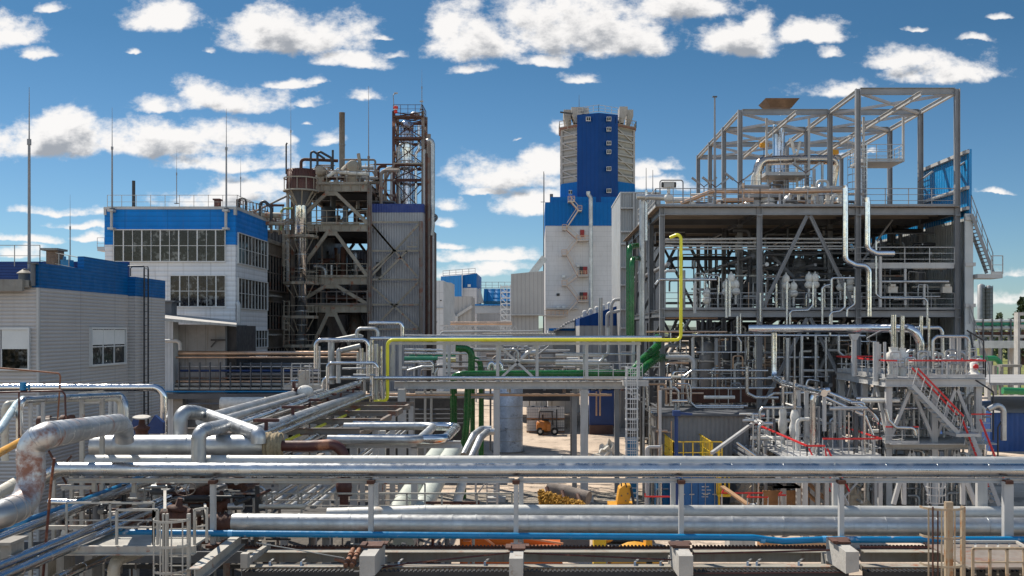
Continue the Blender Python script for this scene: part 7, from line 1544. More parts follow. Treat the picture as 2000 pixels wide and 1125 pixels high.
# chairs of white wrapped equipment on the platform
for i,(px,py,s_,lb) in enumerate(((1745,690,1.15,'leftmost, tallest'),(1762,692,.95,'second from left'),(1799,692,.75,'fourth, under the header end'),(1814,697,.5,'slim, right of the header end'))):
    p = V((X(px,54),54,PZ)); h = Z(py-12,54)-PZ; r = .24*s_
    o = thing('wrapped_valve_stack','white wrapped valve stack on the red-railed platform, '+lb,'valve',p,'wrapped valve stacks on the platform')
    MB().lathe([(r*.9,0),(r*1.1,h*.2),(r*1.0,h*.4),(r*1.45,h*.55),(r*1.5,h*.75),(r*.8,h*.85),(r*.9,h)],p,n=16).build('wrap', wrap, o); MB().cyl(p+V((0,0,h)),p+V((0,0,h+1.7)),r*.55,n=14).build('riser', chrome, o)
for i,(pts,D,rp,m,lb) in enumerate(((([(1711,745),(1711,700),(1711,668)],53,6,lgrey,'pale post left of the wrapped stacks')),(([(1703,668),(1690,662),(1720,646)],53,1.2,mgrey,'thin lamp arm over the platform')),(([(1730,640),(1836,640),(1840,648),(1841,700)],56,3.6,alu,'silver hairpin pipe over the right half of the platform')),(([(1822,720),(1822,664),(1830,657),(1888,657),(1892,664),(1892,705)],53.5,3.2,alu,'low silver hoop over the right half of the platform')),(([(1860,735),(1860,660)],54,5,lgrey,'pale post under the low silver hoop, left')),(([(1873,735),(1873,660)],54,4,lgrey,'pale post under the low silver hoop, right')),(([(1668,735),(1668,655)],55,5,lgrey,'pale column left before the platform, topped by a flared head')),(([(1716,728),(1716,672)],54,5,lgrey,'pale column behind the left rail of the platform')),(([(1728,735),(1728,668)],53.6,3,lgrey,'slim pale column behind the left rail of the platform')),(([(1738,646),(1742,655),(1745,690)],54,2.6,chrome,'short bent tube above the leftmost wrapped stack')))):
    pipe([at(a,b,D) for a,b in pts], rp*D/2000, m, lb, n=12, seg=5)
tag(MB().prism([(X(1658,55),Z(652,55)),(X(1678,55),Z(652,55)),(X(1672,55),Z(664,55)),(X(1664,55),Z(664,55))],'y',54.8,55.2).build('flared_head', lgrey), 'pale flared bracket head carrying the bright header', 'bracket')
o = thing('ball_valve','white wrapped valve with red handwheel at the right of the platform','valve',V((X(1902,53),53,PZ))); p = V((X(1902,53),53,PZ))
MB().lathe([(.5,0),(.5,.12),(.3,.16),(.18,.3),(.2,.7),(.1,.75)],p,n=16).build('wrap', wrap, o); MB().lathe([(.12,-.02),(.15,0),(.12,.02)],p+V((0,-.25,.5)),(0,1,0),n=14).build('handwheel', red, o)
rz = random.Random(41)
for i in range(430):
    px = rz.uniform(1735,1910); D = rz.uniform(53,58); x = X(px,D); zt = rz.choice([PZ-.6, 3.5, PZ-.6, PZ+.9]); zb = 0.2 if zt < 4 else (3.9 if zt < PZ else PZ)
    z = rz.uniform(zb+.3, zt)
    pts = rz.choice([[(x,D,zb),(x,D,z)],[(x,D,zb),(x,D,z),(x+rz.choice([-.6,.6]),D,z)],[(x,D,z),(x+rz.uniform(.5,1.6),D,z)],[(x,D,z),(x,D,z+.5),(x+.5,D,z+.5),(x+.5,D,z-.3)]])
    lv = 'below the lower deck' if zt < 4 else ('between the decks' if zt < PZ else 'on the upper deck')
    pipe(pts, rz.choice([.03,.045,.06,.1]), rz.choice([chrome,galv,galv,alu,lgrey,wrap,mgrey]), 'small silvery pipe of the dense tangle %s of the red-railed platform' % lv, group='platform pipe tangle '+lv, n=8, seg=3)
for i in range(14):
    px = rz.uniform(1740,1905); D = rz.uniform(53.5,57); z = rz.choice([4.1, .3, PZ]); p = V((X(px,D),D,z)); s_ = rz.uniform(.16,.3)
    lv = {4.1:'on the lower deck', .3:'on the ground'}.get(z,'on the upper deck')
    tag(MB().lathe([(s_*.6,0),(s_,s_*.6),(s_*.9,s_*2),(s_*1.2,s_*2.2),(s_*1.1,s_*3),(s_*.4,s_*3.4)],p,n=12).build('wrapped_pump', rz.choice([wrap,galv])), 'small lagged pump in the platform tangle '+lv, 'pump', 'lagged pumps '+lv)
# ------------------------------------------------------------------ lower terraces with red rails left of it
lt2 = thing('red_railed_terrace', 'grey terrace with a red handrail running toward the viewer, left of the platform', 'platform', (11.8,50,0))
x0 = X(1450,60); RZ = 4.35
MB().box(x0-.2,x0+1.6,45.5,60,RZ-1.0,RZ-.92).build('deck', lgrey, lt2)
railing(lt2,(x0,45.6,RZ-.92),(x0,60,RZ-.92),lgrey,.92,1.2,.045,1,red); railing(lt2,(x0,45.6,RZ-.92),(x0+.8,45.6,RZ-.92),lgrey,.92,.5,.045,1,red)
MB().bar((x0+.8,45.6,RZ-.1),(x0+1.0,45.2,RZ-1.8),.055).build('end_rail', red, lt2)
for y in (46,50,54,58): MB().box(x0-.12,x0+.12,y-.1,y+.1,0,RZ-1).box(x0+1.3,x0+1.5,y-.1,y+.1,0,RZ-1).build('leg', lgrey, lt2)
for i in range(3):
    k = MB(); xx = x0-1.0-.0*i; zz = RZ-1.1-.28*i
    for dx in (-.35,.35): k.bar((xx+dx,44.5,zz),(xx+dx,59.5,zz),.03,.12)
    n = 40
    for q_ in range(n): y = 44.6+14.8*q_/n; k.bar((xx-.35,y,zz-.03),(xx+.35,y,zz-.03),.05,.02)
    k.build('cable_tray', mgrey, lt2)
for y in (46,50,54,58): MB().bar((x0-1.0,y,0),(x0-1.0,y,RZ-1.9),.12); k.bar((x0-1.4,y,RZ-1.9),(x0-.2,y,RZ-1.9),.1).build('tray_post', lgrey, lt2)
MB().bar(at(1390,885,48), at(1480,820,54), .14).build('prop', lgrey, lt2)
lt3 = thing('second_red_terrace', 'grey terrace with red handrail front, between the sloping red rail and the platform', 'platform', (14.5,48,0))
xa, xb = X(1607,50), X(1722,50); z3 = Z(857,50)
MB().box(xa,xb,50,58,z3-1.0,z3-.92).build('deck', lgrey, lt3)
railing(lt3,(xa,50,z3-.92),(xb,50,z3-.92),lgrey,.92,1.0,.045,1,red); railing(lt3,(xb,50,z3-.92),(xb,59,z3-.92),lgrey,.92,1.0,.045,1,red)
for x in (xa+.2,xb-.2):
    for y in (50.2,57.5): MB().box(x-.13,x+.13,y-.13,y+.13,0,z3-1).build('leg', lgrey, lt3)
for a,b in (((xa+.2,50.2,.3),(xb-.2,50.2,z3-1.1)),): MB().bar(a,b,.1).build('brace', lgrey, lt3)
# lagged valves and shiny pipes round the terraces
for i,(px,py,D,s_,lb) in enumerate(((1529,825,54,.5,'smaller, nearer the sloping red rail'),(1552,835,52,.55,'larger, right of the sloping red rail'))):
    p = at(px,py+22,D); o = thing('lagged_valve','white lagged valve bulging beside the terraces, '+lb,'valve',p)
    MB().lathe([(.2*s_,0),(.45*s_,.2),(.5*s_,.6),(.35*s_,.9),(.42*s_,1.1),(.3*s_,1.4),(.1*s_,1.5)],p,n=16).build('wrap', wrap, o); MB().cyl(p+V((0,0,1.3*s_)),p+V((0,0,3.0)),.08,n=10).build('riser', chrome, o); MB().cyl(p-V((0,0,p.z)),p,.12,n=10).build('stand', galv, o)
TP = [([(1587,905),(1587,780),(1592,766),(1620,762)],51,6,chrome,'fat bright elbow pipe rising between the terraces'),([(1575,880),(1575,765)],53,4.5,lgrey,'pale post left of the fat bright elbow'),([(1560,880),(1560,750)],54,4,lgrey,'slim pale post further left of the fat bright elbow'),([(1500,775),(1512,768),(1618,766)],55,2.4,alu,'level silver pipe at the head of the terraces'),
 ([(1484,830),(1484,802),(1490,796),(1565,796)],53,2.6,alu,'silver pipe hooking down left of the lagged valves'),([(1440,865),(1475,890)],46,2.5,alu,'short silver pipe at the foot of the cable trays'),([(1510,845),(1510,780)],54,2.6,alu,'slim silver stand pipe by the smaller lagged valve'),([(1548,850),(1548,770)],54,2.8,alu,'slim silver stand pipe over the larger lagged valve'),
 ([(1610,764),(1700,800),(1720,830)],52,4,chrome,'bright pipe sloping down right under the platform, upper'),([(1610,775),(1690,812),(1705,850)],51.5,3,chrome,'bright pipe sloping down right under the platform, lower'),([(1730,800),(1735,820),(1750,835),(1785,836),(1788,850)],51.2,3.4,alu,'silver pipe looping low in front of the platform legs'),
 ([(1610,842),(1610,765)],50.5,4,lgrey,'pale post beside the fat bright elbow, right'),([(1630,845),(1630,775)],52,3,galv,'silver stand pipe in the second terrace, left'),([(1650,850),(1650,790)],53,2.4,galv,'silver stand pipe in the second terrace, middle'),([(1690,848),(1690,800)],52.6,2.6,galv,'silver stand pipe in the second terrace, right'),
 ([(1930,800),(1950,790),(1960,800),(1960,860)],51,5.5,galv,'dull pipe elbow right of the platform stair'),([(1668,790),(1668,900)],51.4,1.4,black,'black lamp pole before the second terrace, left'),([(1718,900),(1718,815),(1690,790)],50.6,1.6,black,'black bent lamp pole before the second terrace, right'),
 ([(1921,735),(1921,665),(1888,645)],52.2,1.6,black,'black bent lamp pole at the right of the platform'),([(1940,860),(1940,765),(1905,742)],51.6,1.6,black,'black bent lamp pole right of the platform stair'),([(1949,900),(1949,835),(1962,812)],51,1.6,black,'black lamp pole with square head right of the stair')]
for i,(pts,D,rp,m,lb) in enumerate(TP): pipe([at(a,b,D) for a,b in pts], rp*D/2000, m, lb, n=12 if rp < 4 else 16, seg=6, seam=1.0 if rp > 3.5 and m in (chrome,galv) else 0, name='lamp_pole' if 'lamp pole' in lb else 'pipe', cat='lamp' if 'lamp pole' in lb else 'pipe')
for i in range(280):
    px = rz.uniform(1450,1720); D = rz.uniform(51,60); x = X(px,D); zt = min(6.6, Z(775+max(0,(1560-px)*.25),D)); z = rz.uniform(.5, zt)
    pts = rz.choice([[(x,D,0),(x,D,z)],[(x,D,0),(x,D,z),(x+rz.choice([-.7,.7]),D,z)],[(x,D,z),(x+rz.uniform(.5,2.2),D,z)],[(x,D,z),(x,D-1.5,z)]])
    pipe(pts, rz.choice([.03,.045,.07,.1]), rz.choice([chrome,galv,alu,lgrey,mgrey,dgrey,wrap]), 'small pipe in the dense tangle around the two lower terraces', group='terrace pipe tangle', n=8, seg=3)
# legs and bracing below the near pipes at right
o = thing('trestle','white trestle with splayed legs and caged ladder behind the near rack at right','trestle',(X(1820,46),46,0))
for a,b in (((1745,985),(1758,938)),((1905,985),(1885,938)),((1765,985),(1765,935)),((1880,985),(1880,935))): MB().bar(at(*a,46),at(*b,46),.18).build('leg', lgrey, o)
MB().ibeam(at(1752,934,46),at(1890,934,46),.2,.3).build('head_beam', lgrey, o)
for s0,s1 in (((1812,985),(1812,925)),((1834,985),(1834,925))): MB().bar(at(*s0,45.5),at(*s1,45.5),.06).build('ladder_stile', lgrey, o)
hoops(X(1808,45.5),X(1845,45.5),45.5,[Z(p,45.5) for p in (935,950,965,980)],.5,lgrey,o)
for px in (1560,1598,1615,1750-30): tag(MB().box(X(px-4,48),X(px+4,48),48,48.2,0,Z(905,48)).build('steel_post', lgrey), 'pale steel post standing behind the near pipes, '+{1560:'left of the propped boards',1598:'right of the propped boards',1615:'beside the crossed red stair',1720:'left of the splayed trestle'}[px], 'post')
o = thing('red_edged_stair','narrow stair with crossed red rails behind the near pipes','stair',(X(1625,49),49,0))
stair_mb(at(1652,985,48.5),at(1610,905,50),.7).build('flight', wframe, o)
for dx in (0,.9): MB().bar(at(1655,985,48.4)+V((dx-.8,0,.6)),at(1612,900,50)+V((dx-.8,0,.6)),.06).build('handrail', red, o)
MB().bar(at(1625,985,48.4),at(1640,905,49.5),.05).bar(at(1650,985,48.4),at(1620,905,49.5),.05).build('cross_rails', wframe, o)
# ------------------------------------------------------------------ things in the yard
ct = thing('shipping_container','blue shipping container with locked doors standing on the yard','container',(X(1360,52),52,0))
cblue = mat('container_blue',(.003,.11,.32),.45,0,.12,1,dirt=.05,dirtcol=(.12,.08,.06))
CX0, CX1, cz0, cz1 = X(1316,52), X(1411,52), .1, 2.7
MB().box(CX0,CX1,52.06,58,cz0,cz1).build('body', cblue, ct)
k = MB()
for i in range(22): y = 52.2+i*.26; k.box(CX0-.035,CX0,y,y+.12,cz0+.15,cz1-.15)
k.build('side_corrugation', cblue, ct)
for a,b in ((CX0+.08,(CX0+CX1)/2-.02),((CX0+CX1)/2+.02,CX1-.08)):
    d0 = MB().box(a,b,52.0,52.06,cz0+.15,cz1-.12).build('door', cblue, ct)
    k = MB()
    for q_ in (.3,.72): xx = a+(b-a)*q_; k.cyl((xx,51.96,cz0+.1),(xx,51.96,cz1-.05),.02,n=6); k.box(xx-.12,xx+.14,51.93,51.97,cz0+1.05,cz0+1.1)
    k.build('locking_bar', galv, d0)
MB().box(CX0,CX0+.1,51.97,52.1,cz0,cz1).box(CX1-.1,CX1,51.97,52.1,cz0,cz1).box(CX0,CX1,51.97,52.1,cz1-.1,cz1).box(CX0,CX1,51.97,52.1,cz0,cz0+.12).build('corner_frame', navy, ct)
k = MB(); rt = random.Random(2)
for row in range(9):
    zz = cz1-.32-row*.17
    if row in (4,): continue
    xx = CX1-1.05
    for c_ in range(2 if row > 4 else 3):
        w_ = rt.uniform(.1,.22)
        for u in range(int(w_/.035)): k.box(xx+u*.037,xx+u*.037+.024,51.985,51.995,zz,zz+.055)
        xx += w_+.07
k.build('stencil_marks', blind, ct)
# yellow railed cage on it
yc = thing('yellow_railed_deck','bright yellow railed deck on top of the blue container','railing',(X(1350,53),53,2.7))
yx0, yx1 = X(1290,52.5), X(1420,52.5); yz = 2.72
for a,b in (((X(1316,52),52.1),(X(1411,52),52.1)),((X(1316,52),58),(X(1411,52)-.2,58)),((X(1316,52),52.1),(X(1316,52),58)),((X(1390,52),52.1),(X(1390,52),58))):
    rail_mb((*a,yz),(*b,yz),1.1,.5,.05,1).build('railing', yrail, yc)
for a,b in (((X(1400,51.4),51.4),(X(1424,51.4),51.4)),): 
    rail_mb((*a,1.3),(*b,1.3),1.2,.22,.06,1).build('hanging_basket', yrail, yc); MB().box(a[0],b[0],51.0,51.4,1.2,1.3).build('basket_floor', yrail, yc)
MB().box(X(1404,51.4)-.05,X(1404,51.4)+.05,51.3,51.4,0,3.6).build('basket_post', yrail, yc)
tag(MB().cyl(at(1321,1000,50),at(1321,808,50),.09,n=12).bar(at(1316,806,50),at(1352,809,50),.12,.1).box(X(1314,50),X(1328,50),49.8,50.2,Z(812,50),Z(802,50)).build('blue_crane_post', navy), 'blue jib post rising beside the yellow railed deck', 'crane post')
for i,(x0,x1,y0,y1,D,m,lb) in enumerate(((1283,1308,930,990,54,blue,'bright blue cabinet left of the container'),(1225,1245,860,990,58,blue,'tall blue panel seen through the white ladder cage'))):
    tag(MB().box(X(x0,D),X(x1,D),D,D+1.2,0,Z(y0,D)).box(X(x0,D)-.04,X(x1,D)+.04,D-.04,D+1.24,Z(y0,D),Z(y0,D)+.06).box(X(x0,D)+.1,X(x0,D)+.15,D-.06,D,1,2).build('blue_cabinet', m), lb, 'cabinet')
# white cage ladder right of the bridge
wl2 = thing('white_ladder_cage','tall white caged ladder tower at the right end of the bridge','ladder',(X(1235,55.5),55.5,0))
k = MB()
for px in (1223, 1245): k.box(X(px-1.5,55.5),X(px+1.5,55.5),55.5,55.6,0,Z(715,55.5))
for i in range(28): z = .4+i*.27; k.bar((X(1223,55.5),55.55,z),(X(1245,55.5),55.55,z),.03)
k.build('ladder_rails', wframe, wl2)
hoops(X(1221,55.4),X(1247,55.4),55.45,[Z(p,55.4) for p in (718,738,758,778,798,818,838,858,878,898)],.6,wframe,wl2,.07)
# red corner rails low in the yard
def redrail(px0, px1, py, D, lb):
    o = thing('red_guard_rail', lb, 'railing', (X(px0,D),D,0), 'low red guard rails')
    z = Z(py,D); MB().bar((X(px0,D),D,z),(X(px1,D),D,z),.07).bar((X(px0,D),D,z),(X(px0-4,D),D-1,z+.3),.07).build('top_bar', red, o)
    k = MB()
    for q_ in (0,.5,1): xx = X(px0+(px1-px0)*q_,D); k.bar((xx,D,0),(xx,D,z),.05)
    k.bar((X(px0,D),D,z*.5),(X(px1,D),D,z*.5),.04); k.build('posts', lgrey, o)
redrail(1260,1310,970,51,'low red guard rail left of the blue container'); redrail(1410,1490,963,50,'low red guard rail just right of the blue container'); redrail(1460,1500,971,48.5,'shorter low red rail before the propped boards'); redrail(1521,1535,967,48.5,'tiny red hoop rail at the foot of the plywood')
# plywood boards and debris
tag(MB().box(X(1490,51),X(1580,51),51,51.1,0,Z(958,51)).build('plywood_sheet', wood), 'large plywood sheet standing on edge in the yard', 'plywood')
for i,(a,b,lb) in enumerate((((1410,950),(1460,985),'pale plank leaning right of the container'),((1525,915),(1600,985),'long plank leaning across the plywood, upper'),((1545,912),(1612,975),'long plank leaning across the plywood, lower'))): tag(MB().bar(at(*a,50),at(*b,48.8),.3,.08).build('plank', mat('pale_plank',(.5,.3,.16),.7,0,.15,2) if i==0 else wood), lb, 'plank')
rd_ = random.Random(6)
def rubble(cx, D, w_, h, m, lb, nm, cat, n=60, s0=.12, s1=.35, base=0, d=1.5):
    k = MB()
    for i in range(n):
        x = cx+rd_.uniform(-w_,w_); y = D+rd_.uniform(-d,d); z = base+h*max(0,1-abs(x-cx)/w_)*rd_.random()
        u = V((rd_.uniform(-1,1),rd_.uniform(-1,1),rd_.uniform(-.6,.6))).normalized(); k.bar(V((x,y,z))-u*rd_.uniform(s0,s1), V((x,y,z))+u*rd_.uniform(s0,s1), rd_.uniform(.08,.25), rd_.uniform(.04,.2))
    return tag(k.build(nm, m), lb, cat)
def mound(cx, D, w_, h, m, lb, nm, cat, seed, base=0, rough=.35):
    r_ = random.Random(seed); k = MB(); n, mm = 22, 9; vs = []
    for j in range(mm+1):
        t = j/mm
        for i in range(n):
            a = 2*math.pi*i/n; rr_ = w_*(1-t)**.7*(1+r_.uniform(-rough,rough)*.4); vs.append((cx+rr_*math.cos(a), D+rr_*.7*math.sin(a), base+h*t*(1+r_.uniform(-rough,rough)*.3)))
    k.add(vs,[(j*n+i,j*n+(i+1)%n,(j+1)*n+(i+1)%n,(j+1)*n+i) for j in range(mm) for i in range(n)]); k.add(vs[-n:],[tuple(range(n))])
    return tag(k.build(nm, m), lb, cat)
mound(X(1475,54),54,1.6,2.2,tan,'crumpled tan tarpaulin heap behind the plywood','tarpaulin_heap','tarpaulin',5)
mound(X(1660,52),52,1.4,2.0,tan,'crumpled tan sheeting beside the crossed red stair','tarpaulin_heap','tarpaulin',9)
mound(X(1190,72),72,1.5,1.6,wrap,'torn white bags heaped right of the dark column under the bridge','bag_heap','bags',12,rough=.9)
rubble(X(1000,48),48,5,.3,conc,'loose rubble strewn along the track below the bridge','rubble','rubble',50,.05,.15)
mound(X(750,33),33,.7,.6,mat('gravel_heap_mat',(.5,.43,.34),.95,0,.3,6,bump=1,bscale=20),'small pale gravel heap behind the fat grey pipe','gravel_heap','gravel',3)
# ochre mineral wool roll on a brown log truck
mw = thing('mineral_wool_load','long ochre fibrous bale tied on grey logs by the bridge column','load',(X(1095,44),44,0))
k = MB(); n1_, n2_ = 26, 10; vs = []; a_, b_ = at(1052,958,44), at(1142,984,43)
ax = (b_-a_).normalized()
for i in range(n1_+1):
    for j in range(n2_):
        an_ = 2*math.pi*j/n2_; r_ = .62+rd_.uniform(-.09,.09); c = a_+(b_-a_)*(i/n1_)-V((0,0,.5)); vs.append(c+V((0,math.cos(an_)*r_,math.sin(an_)*r_*.9)))
k.add(vs,[(i*n2_+j,i*n2_+(j+1)%n2_,(i+1)*n2_+(j+1)%n2_,(i+1)*n2_+j) for i in range(n1_) for j in range(n2_)]); k.add(vs[:n2_],[tuple(range(n2_))[::-1]]); k.add(vs[-n2_:],[tuple(range(n2_))])
for i in range(1500):
    t_ = rd_.random(); an_ = rd_.uniform(-2.2, 1.2); c = a_+(b_-a_)*t_-V((0,0,.5)); r_ = .64+rd_.uniform(-.02,.08)
    p_ = c+V((0, -math.cos(an_)*r_, math.sin(an_)*r_*.9)); u = V((rd_.uniform(-1,1),rd_.uniform(-1,1),rd_.uniform(-1,1))).normalized()*rd_.uniform(.03,.08); k.bar(p_-u, p_+u, rd_.uniform(.03,.08))
k.build('bale', ochre, mw)
for i in range(3): MB().cyl(at(1068+i*30,952+i*7,45), at(1075+i*30,985,44.4), .09, n=8).build('strap', rust, mw)
MB().cyl(at(1072,953,46), at(1150,973,45), .3, n=14).build('log', mat('grey_log',(.22,.18,.15),.9,0,.3,2), mw)
MB().box(X(1050,44),X(1150,44),43.2,45,0,.9).build('cradle', dgrey, mw)
# yellow excavator arm + orange machines in the gaps
ex = thing('yellow_excavator','yellow excavator with dark grapple standing behind the near pipes','excavator',(X(1218,46),46,0))
MB().prism([(X(1205,46),Z(985,46)),(X(1210,46),Z(955,46)),(X(1219,46),Z(948,46)),(X(1232,46),Z(948,46)),(X(1234,46),Z(962,46)),(X(1228,46),Z(985,46))],'y',46,46.9).build('boom_head', amber, ex)
MB().box(X(1190,46),X(1240,46),45.6,47.4,.6,1.6).build('body', amber, ex); MB().box(X(1180,46),X(1248,46),45.4,47.6,.1,.6).build('track', tyre, ex)
k = MB().tube([at(1214,950,45.9),at(1213,940,45.9),at(1221,941,45.8),at(1224,952,45.8)],.03,.1,n=6).tube([at(1232,952,45.9),at(1236,972,45.8),at(1238,985,45.7)],.06,.2,n=8); k.build('hose', black, ex)
for px, py in ((1214,968),(1226,964),(1222,978)): MB().cyl((X(px,46),45.95,Z(py,46)),(X(px,46),46,Z(py,46)),.03,n=10).build('pin', dgrey, ex)
o = thing('orange_loader','orange dump bed machine parked under the near rack','loader',(X(1010,34),34,0))
MB().prism([(X(898,34),.8),(X(1105,34),.8),(X(1095,34),Z(1064,34)),(X(1010,34),Z(1048,34)),(X(945,34),Z(1048,34)),(X(898,34),Z(1052,34))],'y',34,36.5).build('bed', orange, o)
MB().bar(at(945,1050,33.9),at(965,1064,33.9),.06).bar(at(965,1066,33.9),at(1090,1066,33.9),.06).bar(at(1010,1048,33.9),at(1100,1062,33.9),.06).build('bed_edge', mat('pale_orange_edge',(.7,.3,.15),.5), o)
MB().box(X(905,34),X(920,34),33.7,34,.3,Z(1054,34)).box(X(945,34)-.3,X(945,34),33.6,34,.3,1.8).build('side_bar', orange, o)
for px in (925,1075): MB().cyl((X(px,34),33.6,.5),(X(px,34),34.2,.5),.5,n=18).build('wheel', tyre, o)
o = thing('small_yellow_machine','rounded yellow machine hood low between the blue pipe and tray','machine',(X(1245,36),36,0))
MB().lathe([(1.0,0),(1.0,.9)],(X(1244,36),36,1.0-.1),(0,1,0),n=24).build('hood', amber, o); MB().box(X(1262,36),X(1274,36),36,37,.2,Z(1054,36)).build('frame', amber, o); MB().cyl((X(1244,36),35.9,.7),(X(1244,36),36.1,.7),.6,n=18).build('wheel', tyre, o)
o = thing('yellow_bin','yellow edged bin of ochre wool right of the orange bed','bin',(X(1170,36),36,0)); MB().box(X(1160,36),X(1184,36),36,37,0,Z(1052,36)).build('bin', yrail, o); MB().sphere((X(1180,36),36.6,Z(1056,36)),.35,sq=(1.2,1,.6)).build('wool', ochre, o)
for i,(x0,x1,py,D,m,lb) in enumerate(((1425,1475,1055,38,conc,'pale concrete slab lying under the blue pipe'),(1490,1520,1060,38,wood,'brown board lying right of the pale slab'),(1525,1620,1060,38,mat('pale_plank',(0,0,0)),'long orange plank lying below the blue pipe'))): tag(MB().box(X(x0,D),X(x1,D),D,D+1,Z(py,D)-.5,Z(py,D)).build('slab', m), lb, 'slab')
# forklift
fk = thing('forklift','orange and black forklift parked before white caged tanks under the bridge','forklift',(X(1068,93),93,0))
fx = X(1068,93)
MB().lathe([(.1,-.0),(.5,.0),(.62,.15),(.62,.75),(.5,.9),(.1,.92)],(fx-.35,93.1,.35),n=16).box(fx-.9,fx+.35,92.6,94.2,.4,1.0).build('counterweight', mat('dark_orange',(.45,.15,.02),.4,0,.1), fk)
k = MB()
for dx in (-.75,.55):
    for dy in (92.8,94.2): k.bar((fx+dx,dy,.9),(fx+dx*.85,dy,2.15),.1)
k.box(fx-.7,fx+.6,92.7,94.3,2.1,2.2).build('overhead_guard', black, fk)
MB().box(fx-.4,fx+.2,93.2,93.7,.9,1.4).box(fx-.45,fx-.3,93.1,93.7,1.2,1.8).build('seat', black, fk)
for dx in (-.6,.7):
    w1 = MB().cyl((fx+dx,92.5,.35),(fx+dx,92.8,.35),.35,n=16).build('wheel', tyre, fk); MB().cyl((fx+dx,92.48,.35),(fx+dx,92.5,.35),.16,n=10).build('rim', galv, w1)
MB().box(fx+.85,fx+.95,92.9,93.0,.2,2.3).box(fx+.85,fx+.95,94,94.1,.2,2.3).box(fx+.85,fx+.95,92.9,94.1,2.2,2.3).build('mast', black, fk)
for dy in (93.0,93.9): MB().box(fx+.95,fx+1.9,dy,dy+.12,.55,.6).build('fork', black, fk)
# IBC tanks stacked
ibm = mat('ibc_plastic',(.80,.78,.74),.5,0,.08,2)
def ibc(x, y, z, lb):
    o = thing('caged_tank', lb, 'tank', (x,y,z), 'white caged liquid tanks')
    MB().box(x-.55,x+.55,y-.45,y+.45,z+.14,z+1.12).build('bottle', ibm, o)
    k = MB()
    for i in range(7): q_ = -.58+i*1.16/6; k.bar((x+q_,y-.5,z+.12),(x+q_,y-.5,z+1.15),.03)
    for i in range(5): q_ = z+.14+i*.25; k.bar((x-.6,y-.5,q_),(x+.6,y-.5,q_),.03)
    k.build('cage', galv, o); MB().box(x-.6,x+.6,y-.5,y+.5,z,z+.12).build('pallet', wood, o); MB().cyl((x,y,z+1.12),(x,y,z+1.2),.15,n=10).build('lid', dgrey, o)
xs = [X(1041,95.6), X(1066,95.6), X(1090,95.6)]
for j in (0,1):
    for i,x in enumerate(xs): ibc(x, 95.6, j*1.22, 'white caged tank behind the forklift, %s stack, %s' % (['left','middle','right'][i], ['bottom','top'][j]))
o = thing('dark_canopy','dark canopy with small railed roof behind the caged tanks','canopy',(X(1080,104),104,0)); MB().box(-2.4,X(1118,104),96.2,112,2.85,4.3).build('roof_block', black, o)  # roof block stretched forward and left to cast shade on the forklift
for px in (1034,1078,1116): MB().box(X(px-1,104),X(px+1,104),104,104.2,0,Z(770,104)).build('post', lgrey, o)
rail_mb(at(1048,796,103),at(1078,796,103),.7,.6,.05,1,toe=False).build('railing', lgrey, o)
o = thing('dark_steel_column','dark grey column with bolted foot standing between the bridge legs','column',(X(1118,74),74,0)); MB().box(X(1114,74),X(1122,74),74,74.3,0,Z(765,74)).build('shaft', dgrey, o); MB().box(X(1108,74),X(1128,74),73.6,74.6,0,.35).build('footing', dgrey, o)
for i, px in enumerate((1165,1172)): pipe([at(px,765,92),at(px,812,92)], .07, copper, 'tan hose pipe hanging before the navy band, '+('left' if i==0 else 'right'), n=8)
o = thing('scaffold_stand','grey scaffold stand with a small ladder below the bridge','scaffold',(X(950,50),50,0))
for px in (929,971): MB().box(X(px-2,48),X(px+2,48),48,48.12,0,Z(938,48)).build('post', lgrey, o)
k = MB()
for i in range(7): k.bar(at(951,945+i*7,48.5),at(970,945+i*7,48.5),.05)
k.build('ladder_rungs', lgrey, o); MB().bar(at(929,970,48),at(948,943,48),.07).bar(at(951,940,48.5),at(951,990,48.5),.05).build('brace', lgrey, o); MB().box(X(932,49),X(953,49),49,50,.5,.9).build('crate', wood, o)
o = thing('clad_upright_tank', 'pale blue-silver clad upright tank with faint seams standing left of the caged tanks', 'tank', (X(993,80),80,0))
MB().lathe([(1.12,.1),(1.12,5.9),(.9,6.3),(.1,6.5)],(X(993,80),80,0),n=30).build('shell', mat('blue_silver_cladding',(.52,.58,.66),.45,.3,.25,.8,bump=.4,bscale=2,dirt=.12,dirtcol=(.08,.09,.11),dirtscale=1.1), o)
k = MB()
for z in (.9,1.8,2.7,3.6,4.5,5.4): k.cyl((X(993,80),80,z),(X(993,80),80,z+.04),1.135,n=30)
k.build('seams', galv, o); MB().cyl((X(993,80),80,0),(X(993,80),80,.1),1.3,n=30).build('plinth', concd, o)
# railway-like kerb lines across the yard
kb = MB().box(-8,9,67.9,68.05,0,.12).build('kerb', concd); kb['kind'] = 'structure'
gr = MB().add([(-6,52,.004),(9,52,.004),(9,60,.004),(-6,60,.004)],[(0,1,2,3)]).build('gravel_strip', mat('gravel_strip_mat',(.30,.26,.21),.95,0,.5,9,bump=1,bscale=20)); gr['kind'] = 'structure'
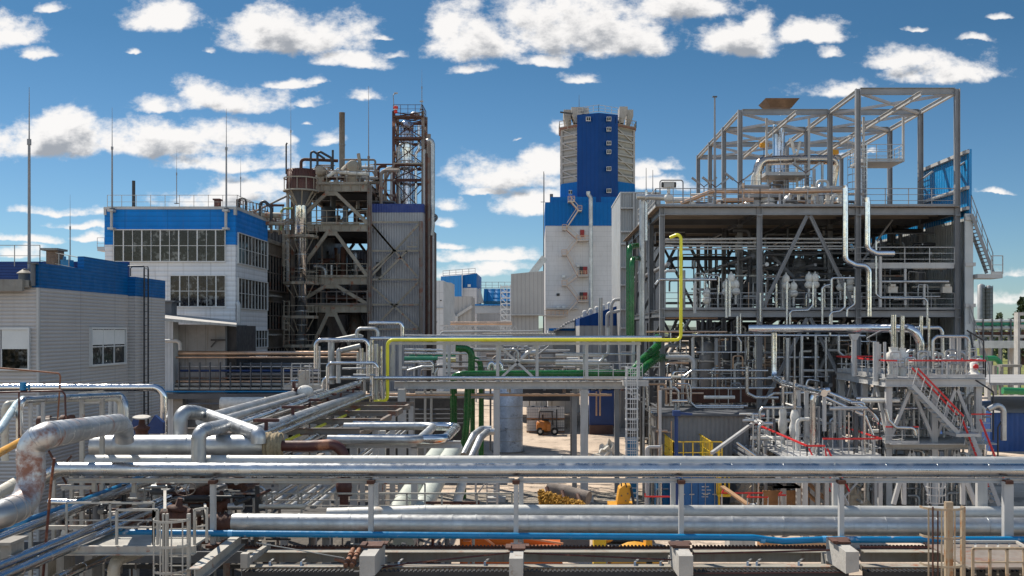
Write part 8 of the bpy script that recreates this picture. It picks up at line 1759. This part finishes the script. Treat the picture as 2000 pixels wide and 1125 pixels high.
# dark ledge of parked blue flat things at left under the bridge
for i in range(30):
    px = rz.uniform(1262,1330); D = rz.uniform(52,58); x = X(px,D); z = rz.uniform(1,Z(745,D))
    pts = rz.choice([[(x,D,0),(x,D,z)],[(x,D,0),(x,D,z),(x+.7,D,z)],[(x,D,z),(x+rz.uniform(.4,1.5),D,z)]])
    pipe(pts, rz.choice([.03,.05,.08]), rz.choice([galv,alu,lgrey,dgrey,oldst,copper]), 'small pipe in the tangle between the white ladder cage and the low shed', group='tangle beside the ladder cage', n=8, seg=3)
SP = [([(1262,738),(1300,738),(1310,744),(1310,790)],57.5,3,alu,'silver pipe bending down right of the ladder cage, outer'),([(1262,750),(1300,750),(1302,790)],57.8,2.6,copper,'tan pipe bending down right of the ladder cage'),([(1285,757),(1318,757),(1325,764),(1325,800)],58,2.6,alu,'silver pipe bending down before the low shed'),([(1262,745),(1266,800),(1278,812),(1460,812)],56.6,2.6,alu,'silver pipe running along the roof edge of the low shed'),([(1290,812),(1290,838),(1300,845),(1312,844)],55.6,2,copper,'tan pipe hooking on the shed wall'),([(1257,985),(1257,745)],57,2.6,galv,'plain grey vertical pipe right beside the ladder cage')]
for i,(pts,D,rp,m,lb) in enumerate(SP): pipe([at(a,b,D) for a,b in pts], rp*D/2000, m, lb, n=10, seg=5)
# posts of the shaded lower structure left of the bridge
for px in (830,842): tag(MB().box(X(px-2,60),X(px+2,60),60,60.2,0,Z(762,60)).build('steel_post', lgrey), 'pale twin post under the bridge left part, '+('left' if px==830 else 'right'), 'post')
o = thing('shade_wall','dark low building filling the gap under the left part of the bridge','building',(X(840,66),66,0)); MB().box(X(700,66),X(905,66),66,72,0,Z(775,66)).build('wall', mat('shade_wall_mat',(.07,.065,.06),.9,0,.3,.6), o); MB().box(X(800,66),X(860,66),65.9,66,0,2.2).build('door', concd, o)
for i in range(4): pipe([at(790,800+i*9,64),at(905,800+i*9,64)], .05, dgrey, 'dark level pipe in the shade under the bridge, %s from top' % ['first','second','third','fourth'][i], n=8)
# ------------------------------------------------------------------ the small pipes beyond the three hundred largest, as one mass
vs = []; fs = []; sm = []; mi = []; ml = []
for k, m in CLUT:
    if m not in ml: ml.append(m)
    o = len(vs); vs += k.v; fs += [tuple(i+o for i in f) for f in k.f]; sm += k.sm; mi += [ml.index(m)]*len(k.f)
me = bpy.data.meshes.new('small_pipes'); me.from_pydata(vs, [], fs)
for m in ml: me.materials.append(m)
me.polygons.foreach_set('use_smooth', sm); me.polygons.foreach_set('material_index', mi); me.update()
o = bpy.data.objects.new('small_pipes', me); C.objects.link(o); tag(o, 'dense clutter of small rusty, grey and silver pipes filling the steel structures', 'pipes', kind='stuff')
